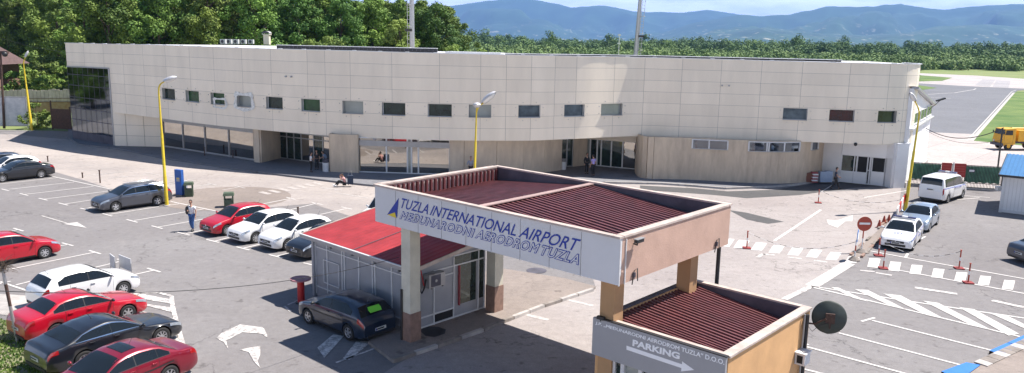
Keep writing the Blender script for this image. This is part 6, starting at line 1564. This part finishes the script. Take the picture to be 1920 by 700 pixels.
# ================================================================== PEOPLE
def skin_mesh(verts, edges, radii, root=0, sub=1):
    me = bpy.data.meshes.new('tmp'); me.from_pydata([tuple(v) for v in verts], edges, []); o = bpy.data.objects.new('tmp', me); COL.objects.link(o)
    md = o.modifiers.new('s', 'SKIN'); md.use_smooth_shade = True; sb = o.modifiers.new('u', 'SUBSURF'); sb.levels = sub; sb.render_levels = sub
    sv = me.skin_vertices[0].data
    for i, r_ in enumerate(radii): sv[i].radius = r_ if isinstance(r_, tuple) else (r_, r_); sv[i].use_root = (i == root)
    bpy.context.view_layer.update(); ev = bpy.data.meshes.new_from_object(o.evaluated_get(bpy.context.evaluated_depsgraph_get()))
    vs = [v.co.copy() for v in ev.vertices]; fs = [tuple(p.vertices) for p in ev.polygons]
    bpy.data.objects.remove(o); bpy.data.meshes.remove(me); bpy.data.meshes.remove(ev); return vs, fs
STAND = dict(pelvis=(0,0,.94), chest=(.01,0,1.24), neck=(.0,0,1.47), head=(.03,0,1.63), shL=(0,.18,1.40), elL=(-.03,.25,1.12), wrL=(.07,.26,.87), shR=(0,-.18,1.40), elR=(-.03,-.25,1.12), wrR=(.07,-.26,.87),
             hipL=(0,.09,.90), knL=(.03,.10,.49), anL=(-.02,.10,.08), hipR=(0,-.09,.90), knR=(.03,-.10,.49), anR=(-.02,-.11,.08))
def pose(**k): d = dict(STAND); d.update(k); return d
def person(label, loc, rz, P_, top, trousers, shoes='blackp', sleeves='short', hair='hair', scale=1.0, extra=None, shadow=None, skirt=False, long_hair=False):
    V_ = lambda n: Vector(P_[n])*scale
    t = thing('person', label, 'person', loc, rz)
    names = ['pelvis','chest','neck','hipL','knL','anL','hipR','knR','anR','shL','elL','wrL','shR','elR','wrR','head']
    ed = [('pelvis','chest'),('chest','neck'),('neck','head'),('pelvis','hipL'),('hipL','knL'),('knL','anL'),('pelvis','hipR'),('hipR','knR'),('knR','anR'),('chest','shL'),('shL','elL'),('elL','wrL'),('chest','shR'),('shR','elR'),('elR','wrR')]
    rad = dict(pelvis=(.13,.10), chest=(.14,.10), neck=.052, hipL=.085, hipR=.085, knL=.058, knR=.058, anL=.04, anR=.04, shL=.058, shR=.058, elL=.042, elR=.042, wrL=.028, wrR=.028, head=.05)
    ix = {n: i for i, n in enumerate(names)}
    def grow(sel, edges, add, over=None):
        ii = {n: i for i, n in enumerate(sel)}; rr = []
        for n in sel:
            r_ = (over or {}).get(n, rad[n]); r_ = tuple((q+add)*scale for q in r_) if isinstance(r_, tuple) else (r_+add)*scale; rr.append(r_)
        return skin_mesh([V_(n) for n in sel], [(ii[a], ii[b]) for a, b in edges if a in ii and b in ii], rr)
    mb = MB(); v, f = grow(names, ed, 0); mb.add(v, f, 'skin', True)
    # head with face
    hc = V_('head')+Vector((.01,0,.03))*scale; s = scale
    vs = []; n1, n2 = 14, 16
    for i in range(n1+1):
        a = math.pi*i/n1
        for j in range(n2):
            b = 2*math.pi*j/n2; x, y, z = math.sin(a)*math.cos(b), math.sin(a)*math.sin(b), math.cos(a)
            jaw = 1-.26*max(0, -z)**1.2; px_ = x*.098*(1+.04*(z < -.2)*(x > 0)); 
            if x > .8 and abs(y) < .25 and -.35 < z < .15: px_ += .022          # nose
            vs.append(hc+Vector((px_*jaw**.4, y*.078*jaw, z*.118))*s)
    mb.add(vs, [(i*n2+j, (i+1)*n2+j, (i+1)*n2+(j+1)%n2, i*n2+(j+1)%n2) for i in range(n1) for j in range(n2)], 'skin', True)
    for y in (-.079,.079): mb.blob(hc+Vector((-.005,y,-.005))*s, (.018*s,.010*s,.03*s), 'skin', 8, 6)
    for y in (-.03,.03): mb.blob(hc+Vector((.088,y,.008))*s, (.010*s,.013*s,.008*s), 'blackp', 8, 5)
    mb.box(hc+Vector((.090,0,-.058))*s, (.012*s,.045*s,.010*s), 'pbase')
    # hands: palm, four fingers, thumb
    for sd_, w_, e_ in ((1,'wrL','elL'),(-1,'wrR','elR')):
        w0 = V_(w_); d = (w0-V_(e_)).normalized(); side = Vector((0,1,0)).cross(d); side = side.normalized() if side.length > .1 else Vector((1,0,0)); acr = d.cross(side).normalized()
        pc = w0+d*.055*s; mb.tube([w0-d*.01*s, w0+d*.02*s, pc+d*.02*s, pc+d*.035*s], [.026*s,.034*s,.036*s,.026*s], 'skin', 10)
        for k, ln in enumerate((.068,.078,.074,.058)):
            b0_ = pc+d*.03*s+side*(.024-.016*k)*s; b1_ = b0_+d*ln*.55*s-acr*sd_*-.008*s; b2_ = b1_+d*ln*.4*s+acr*sd_*.022*s; mb.tube([b0_, b1_, b2_], [.0095*s,.0088*s,.007*s], 'skin', 6)
        b0_ = w0+d*.03*s+side*.03*s; mb.tube([b0_, b0_+(d*.6+side*.8).normalized()*.035*s, b0_+(d*.6+side*.8).normalized()*.035*s+d*.03*s], [.012*s,.011*s,.008*s], 'skin', 6)
    mb.build('body', t, world=False)
    # hair
    mb = MB(); vs = []
    for i in range(8):
        a = math.pi*.56*i/7
        for j in range(n2):
            b = 2*math.pi*j/n2; x, y, z = math.sin(a)*math.cos(b), math.sin(a)*math.sin(b), math.cos(a)
            if x > .55 and z < .45: x *= .86; 
            vs.append(hc+Vector((x*.103-.008, y*.086, z*.126+.004))*s)
    mb.add(vs, [(i*n2+j, (i+1)*n2+j, (i+1)*n2+(j+1)%n2, i*n2+(j+1)%n2) for i in range(7) for j in range(n2) if not (4 <= i and (j < 3 or j > n2-4))], hair, True)
    if long_hair: mb.blob(hc+Vector((-.07,0,-.09))*s, (.06*s,.085*s,.17*s), hair, 12, 8)
    else: mb.blob(hc+Vector((-.035,0,-.02))*s, (.075*s,.076*s,.075*s), hair, 12, 8)
    mb.build('hair', t, world=False)
    sel = ['chest','pelvis','neck','shL','elL','shR','elR']+(['wrL','wrR'] if sleeves == 'long' else [])
    over = dict(pelvis=(.135,.105), neck=.055)
    P2 = dict(P_)
    bk_ = P_
    mbs = MB()
    if sleeves == 'short':
        for n_, m_ in (('elL','shL'),('elR','shR')): P2[n_] = tuple(Vector(P_[m_]).lerp(Vector(P_[n_]), .72))
    P2['neck'] = tuple(Vector(P_['chest']).lerp(Vector(P_['neck']), .80)); over['neck'] = .07
    P_ = P2; V_ = lambda n: Vector(P2[n])*scale
    v, f = grow(sel, ed, .017, over); mbs.add(v, f, top, True); mbs.build('shirt', t, world=False)
    P2 = dict(bk_); P2['anL'] = tuple(Vector(bk_['knL']).lerp(Vector(bk_['anL']), .93)); P2['anR'] = tuple(Vector(bk_['knR']).lerp(Vector(bk_['anR']), .93))
    sel = ['pelvis','hipL','knL','anL','hipR','knR','anR']; mbs = MB(); v, f = grow(sel, ed, .016, dict(pelvis=(.125,.10))); mbs.add(v, f, trousers, True); mbs.build('trousers', t, world=False)
    P2 = bk_
    for n_, k_ in (('anL','knL'),('anR','knR')):
        mbs = MB(); a = V_(n_); sh = (V_(n_)-V_(k_)).normalized(); fw_ = Vector((1,0,0))-sh*sh.x; fw_ = fw_.normalized() if fw_.length > .2 else Vector((0,0,1))
        c = a+sh*.035*s+fw_*.06*s; Mx = Matrix((fw_, Vector((0,1,0)), fw_.cross(Vector((0,1,0))))).transposed()
        vs2 = MB(); vs2.blob((0,0,0), (.135*s,.05*s,.045*s), shoes, 12, 8); mbs.add([c+Mx@Vector(p) for p in vs2.v], vs2.f, shoes, True); mbs.build('shoe', t, world=False)
    if extra: extra(t, s)
    return t
cl = lambda n, c: mat(n, c, .85, .15, 12)
jeans = cl('blue_jeans', (.05,.12,.30)); wsh = cl('white_shirt', (.68,.68,.70)); bsh = cl('black_shirt', (.02,.02,.022)); lil = cl('lilac_shirt', (.36,.30,.62)); blu = cl('light_blue_shirt', (.25,.33,.48)); navs = cl('dark_blue_shirt', (.03,.045,.08)); strp = cl('striped_shirt', (.30,.30,.36)); pnk = cl('pink_shirt', (.55,.30,.30))
WALK = pose(knL=(.14,.09,.52), anL=(.30,.09,.10), knR=(.06,-.09,.49), anR=(-.24,-.09,.14), elL=(-.12,.24,1.15), wrL=(-.06,.26,.90), elR=(.03,-.25,1.14), wrR=(.20,-.23,.93))
p = gp(361, 433.5)
def bag(t, s):
    mb = MB(); mb.blob((.12,-.20,1.22), (.09,.10,.24), 'blackp', 10, 8); mb.tube([(.0,-.17,1.50),(.12,-.2,1.35),(.12,-.2,1.2)], .02, 'blackp', 6); mb.build('dark_jacket', t, world=False)
person('man in white T-shirt and blue jeans walking across the car park carrying a dark jacket', (p.x,p.y,.0), R(-98), pose(knL=(.10,.09,.50), anL=(.08,.09,.10), knR=(.04,-.08,.49), anR=(-.14,-.08,.10), elR=(.02,-.26,1.15), wrR=(.16,-.14,1.18)), wsh, jeans, extra=bag, scale=1.03)
p = gp(583.5, 323, .13); person('person in white shirt and black trousers standing left of the group at the left entrance', (p.x,p.y,.13), R(20), pose(elR=(.06,-.22,1.12), wrR=(.22,-.10,1.20), elL=(.06,.22,1.12), wrL=(.22,.10,1.20)), wsh, bsh, scale=.93)
p = gp(594.5, 318, .13); person('person all in black between the two others at the left entrance', (p.x,p.y,.13), R(-100), pose(), bsh, bsh, scale=.93)
p = gp(609, 319, .13); person('person in dark top bending over the bin at the left entrance', (p.x+.1,p.y+.3,.13), R(-160), pose(chest=(.12,0,1.20), neck=(.24,0,1.38), head=(.32,0,1.50), shL=(.2,.18,1.34), shR=(.2,-.18,1.34), elL=(.32,.22,1.10), wrL=(.48,.12,1.05), elR=(.32,-.22,1.10), wrR=(.48,-.12,1.05)), blu, bsh, scale=.95)
SEAT = pose(pelvis=(0,0,.13), hipL=(.05,.09,.13), hipR=(.05,-.09,.13), knL=(.40,.13,.40), anL=(.62,.12,.02), knR=(.44,-.12,.36), anR=(.74,-.12,.0), chest=(.06,0,.44), neck=(.14,0,.66), head=(.21,0,.80), shL=(.12,.17,.60), shR=(.12,-.17,.60), elL=(.32,.19,.46), wrL=(.34,.07,.66), elR=(.32,-.19,.46), wrR=(.34,-.07,.66))
p = gp(647, 347, .13); person('person sitting on the kerb with face in hands next to a dark suitcase', (p.x,p.y,.10), R(-160), SEAT, pnk, bsh, shoes='whitep', scale=1.0)
p = gp(657, 347, .13); t = thing('suitcase', 'dark blue suitcase and bag standing beside the person sitting on the kerb', 'suitcase', (p.x,p.y,.13), R(15)); mb = MB(); mb.box((0,0,.40), (.42,.28,.62), navs); mb.box((0,-.16,.35), (.34,.06,.4), navs); mb.build('case', t, world=False)
mb = MB(); mb.tube([(-.12,.1,.7),(-.12,.1,1.05),(.12,.1,1.05),(.12,.1,.7)], .012, 'frame', 6); mb.build('handle', t, world=False); mb = MB()
for x in (-.15,.15): mb.tube([(x-.02,-.08,.05),(x+.02,-.08,.05)], .05, 'blackp', 10)
mb.build('wheels', t, world=False)
p = gp(882.5, 334, .13); person('person in striped shirt standing by the travertine wall behind the gate roof', (p.x,p.y,.13), R(-95), pose(elR=(.06,-.26,1.15), wrR=(.2,-.2,1.1), elL=(.06,.26,1.15), wrL=(.2,.2,1.1)), strp, bsh, sleeves='long')
p = gp(1099.5, 326, .13); person('person in black suit talking beside the one in the lilac shirt', (p.x,p.y,.13), R(-60), pose(), bsh, bsh, sleeves='long', scale=1.0)
p = gp(1111.5, 331, .13); person('person in lilac shirt and dark trousers standing before the right entrance', (p.x,p.y,.13), R(130), pose(), lil, bsh, sleeves='short', scale=1.03)
p = gp(1565, 355.5); person('person in dark clothes walking in front of the white office doors', (p.x,p.y,.0), R(-25), pose(knL=(.16,.09,.52), anL=(.30,.09,.10), knR=(.02,-.09,.50), anR=(-.30,-.09,.16), elL=(-.10,.25,1.14), wrL=(-.02,.26,.90), elR=(.10,-.24,1.15), wrR=(.26,-.18,1.05)), navs, bsh, scale=1.0)

# ================================================================== TREES
def leaf_cloud(name, centers, radii, per, size, m, rs, squash=.8):
    """many small leaf faces in clumps spread through the crown"""
    C = np.array(centers); n = len(C)*per; ci = np.repeat(np.arange(len(C)), per)
    d = rs.normal(size=(n, 3)); d /= np.linalg.norm(d, axis=1)[:, None]; r_ = rs.random(n)**.45
    Rr = np.array(radii)[ci][:, None]; pos = C[ci]+d*r_[:, None]*Rr*np.array([1, 1, squash])
    nrm = d+rs.normal(size=(n, 3))*.55+np.array([0, 0, .35]); nrm /= np.linalg.norm(nrm, axis=1)[:, None]
    a = np.cross(nrm, rs.normal(size=(n, 3))); a /= np.linalg.norm(a, axis=1)[:, None]; b = np.cross(nrm, a)
    sz = (size*(.6+.8*rs.random(n)))[:, None]; a = a*sz; b = b*sz*.62
    V = np.stack([pos-a, pos-b*.9+a*.1, pos+a, pos+b*.9+a*.1], axis=1).reshape(-1, 3)
    me = bpy.data.meshes.new(name); me.vertices.add(4*n); me.vertices.foreach_set('co', V.astype(np.float32).ravel()); me.loops.add(4*n); me.loops.foreach_set('vertex_index', np.arange(4*n, dtype=np.int32))
    me.polygons.add(n); me.polygons.foreach_set('loop_start', np.arange(0, 4*n, 4, dtype=np.int32)); me.materials.append(MT[m] if isinstance(m, str) else m); me.update(calc_edges=True); me.validate(); return me
def crown_pts(h, w, base, rs, n, kind='round'):
    pts = []; rad = []
    while len(pts) < n:
        t = rs.random(); z = base+(h-base)*t
        prof = (math.sin(math.pi*min(1, (t*.86+.12)))**.7) if kind == 'round' else (1-t)**.7*.9+.12
        a = rs.random()*2*math.pi; r_ = w*.5*prof*math.sqrt(rs.random()*.85+.15)*(1+.25*math.sin(3*a+t*5))
        pts.append((math.cos(a)*r_, math.sin(a)*r_, z)); rad.append(w*.13*(.7+.7*rs.random())*(1.0-.35*t))
    return pts, rad
def tree_proto(seed, h, w, base, clumps, per, leaf, m, kind='round', nm='broadleaf_tree'):
    rs = np.random.default_rng(seed); rn = random.Random(seed)
    pts, rad = crown_pts(h, w, base, rs, clumps, kind)
    cr_ = leaf_cloud('crown', pts, rad, per, leaf, m, rs)
    mb = MB(); mb.tube([(0,0,-.1),(.1,.05,h*.25),(.05,-.1,h*.5),(0,0,h*.85)], [.02*h,.015*h,.010*h,.003*h], 'bark', 8)
    for k in range(16):
        q = Vector(pts[rn.randrange(len(pts))]); z0 = max(base*.6, q.z-abs(q.x)-.8); mb.tube([(0,0,z0), (q.x*.5,q.y*.5,z0+(q.z-z0)*.6), tuple(q)], [.006*h,.004*h,.0015*h], 'bark', 5)
    return cr_, mb.mesh('trunk')
def place_tree(proto, name, label, loc, s, rz, group, cat='tree', sz=None):
    t = thing(name, label, cat, loc, rz, group); t.scale = (s, s, sz or s)
    for nm, me in (('crown', proto[0]), ('trunk', proto[1])):
        o = bpy.data.objects.new(nm, me); COL.objects.link(o); o.parent = t
    return t
big = [tree_proto(11+i, 17, 9.5, 2.0, 150, 190, .165, 'leaf') for i in range(5)]
tall = [tree_proto(31+i, 18, 6.5, 2.0, 130, 190, .165, 'leaf') for i in range(2)]
lite = [tree_proto(41+i, 10, 6.5, .6, 80, 150, .14, 'leafl') for i in range(2)]
silv = [tree_proto(51+i, 7, 6.0, .3, 70, 150, .13, 'leafs') for i in range(2)]
bush = [tree_proto(61+i, 3.2, 3.6, .1, 36, 70, .11, 'leafl') for i in range(2)]+[tree_proto(71, 3.4, 3.8, .1, 36, 70, .12, 'leaf')]
rn = random.Random(4)
def at(px_, D): d = ray(px_, 80); q = EYE+d*(D/d.y); return q.x
# first row of the wood behind the terminal: px column, distance, height
row = [(-40,182,25),(15,180,25),(62,184,26),(108,178,25),(160,128,20),(205,124,20),(250,130,21),(300,126,20),(345,134,21),(392,128,19.5),(436,133,20),(478,128,19.5),(520,136,20.5),(560,131,18.5),(600,138,19),(640,134,17.6),(668,141,17.2),(700,138,18.0),(728,146,17.4),(757,140,17.4),(790,146,17.8),(816,139,17.0),(838,143,16.6)]
words = ['left end of the wood','beyond the old house','left part of the wood','middle of the wood','right part of the wood','right end of the wood']
def span_word(x): return words[0] if x < 40 else words[1] if x < 90 else words[2] if x < 300 else words[3] if x < 550 else words[4] if x < 780 else words[5]
for k, (x, D, h) in enumerate(row):
    pr_ = big[k % 5] if k % 4 else tall[k % 2]; hs = 18 if k % 4 == 0 else 17
    s = h/hs; place_tree(pr_, 'broadleaf_tree', 'tall green broadleaf tree in the front row of the wood behind the terminal', (at(x, D), D, -.1), s*1.0, rn.uniform(0, 6.28), 'tall trees in the front row of the wood', sz=s)
for k in range(26):
    x = -60+k*36+rn.uniform(-10,10); D = (150 if x > 130 else 192)+rn.uniform(0,14); h = 20.5 if x < 560 else 18.2-(x-560)*.004
    if x > 815: continue
    s = h/17; place_tree(big[(k*2+1) % 5], 'broadleaf_tree', 'tall broadleaf tree in the back row of the wood, showing between nearer crowns', (at(x, D), D, -.1), s, rn.uniform(0, 6.28), 'tall trees in the back row of the wood')
place_tree(lite[0], 'broadleaf_tree', 'bright yellow green tree near the left mast, lighter than the wood round it', (at(750,132), 132, 2.5), 1.15, 1.0, None)
for k, (x, D, s, pr_, lab) in enumerate(((585,112,1.05,lite[0],'light green low tree behind the roof right of the chimney'),(655,114,1.25,silv[0],'silvery rounded willow behind the dark roof strip'),(697,116,1.05,silv[1],'small silvery shrub left of the mast'),(782,122,1.2,silv[1],'pale silvery shrub just right of the mast'),(455,116,.8,lite[1],'low light green tree behind the air conditioning units'),(725,124,.95,silv[0],'grey green shrub left of the mast foot'),(845,132,1.0,lite[1],'light green tree at the right foot of the wood'),(865,150,.95,lite[0],'low green tree where the wood meets the distant forest'),(905,170,.9,lite[1],'low bushy tree right of the end of the wood'),(620,126,1.1,lite[0],'light green tree between the chimney and the willow'))):
    place_tree(pr_, 'low_tree', lab, (at(x, D), D, 0), s, k*1.3, 'low trees behind the terminal roof')
# left midground bushes
bl = [(75,190),(100,186),(125,183),(50,188),(88,178),(112,172),(135,176),(66,172),(30,190),(5,190),(128,190)]
for k, (x, y) in enumerate(bl):
    q = gp(x, y); place_tree(bush[k % 3], 'bush', 'leafy green bush in the thicket between the old house and the terminal', (q.x, q.y, -.1), rn.uniform(1.0,1.55), k*1.7, 'bushes between the house and the terminal', cat='bush')
for k, (x, y, sc_) in enumerate(((10,168,1.9),(38,165,2.0),(66,160,2.1),(92,163,2.0),(116,165,1.9),(28,174,1.7),(55,177,1.4),(80,172,1.7),(105,176,1.7),(-8,178,1.7),(124,170,1.7),(100,150,2.4),(50,150,2.3),(75,146,2.6),(20,150,2.3),(120,152,2.4))):
    q = gp(x, y); place_tree(bush[k % 2], 'bush', 'light green bush on the slope above the concrete fence, left of the terminal', (q.x, q.y, -.1), sc_, k*2.1, 'light green bushes on the slope', cat='bush')
for k, (x, y) in enumerate(((-84,84),(-90,91),(-97,99),(-104,90),(-112,101),(-120,92))): place_tree(big[k % 5], 'broadleaf_tree', 'unseen broadleaf tree left of the frame, added for the corner glazing to mirror', (x, y, -.1), .8, k, 'unseen trees added for the corner glazing reflection')  # unseen trees added out of frame to darken the corner glazing reflection
q = gp(70,240); place_tree(bush[2], 'bush', 'round dark green bush in front of the concrete fence beside the yellow lamp', (q.x, q.y, -.1), .85, .4, None, cat='bush')
q = gp(86,238); place_tree(bush[0], 'bush', 'bright green bush between the yellow lamp and the rusty gate', (q.x, q.y, -.1), .55, 2.4, None, cat='bush')
# far forest and scrub: merged leaf clumps
def far_band(name, spec, seed, leaf, m, per, label):
    rs = np.random.default_rng(seed); C = []; Rd = []
    for (x0, x1, D0, D1, h0, h1, w_, n) in spec:
        for _ in range(n):
            x = x0+(x1-x0)*rs.random(); D = D0+(D1-D0)*rs.random(); h = h0+(h1-h0)*rs.random()**1.5; X = at(x, D); h *= .86+.34*noise.noise(Vector((X/45, D/60, 3.3)))+(.25 if rs.random() < .06 else 0)
            k = 8
            for j in range(k):
                a = rs.random()*6.28; e = rs.random()**.5; tt = rs.random(); ww = math.sqrt(max(0, 1-(2*tt-.9)**2*.8)); C.append((X+math.cos(a)*e*w_*.42*ww, D+math.sin(a)*e*w_*.42*ww, h*(.12+.76*tt))); Rd.append(w_*.27*(.7+.6*rs.random()))
    me = leaf_cloud(name, C, Rd, per, leaf, m, rs, .9); o = bpy.data.objects.new(name, me); COL.objects.link(o); tag(o, label, 'forest', None, 'stuff'); return o
far_band('distant_forest', [(840,2200,640,760,11,19,15,330),(840,2200,780,1000,12,20,18,330),(1430,2200,520,620,9,15,13,130)], 3, .80, 'forest', 80, 'distant green forest beyond the runway')
far_band('distant_scrub', [(840,2200,455,560,4,9,12,380),(840,1750,380,470,4,8,10,240),(1700,2200,425,500,3,7,10,110),(880,1720,260,380,3.5,7,7,200)], 4, .62, 'shrubf', 70, 'pale green scrub in front of the distant forest')
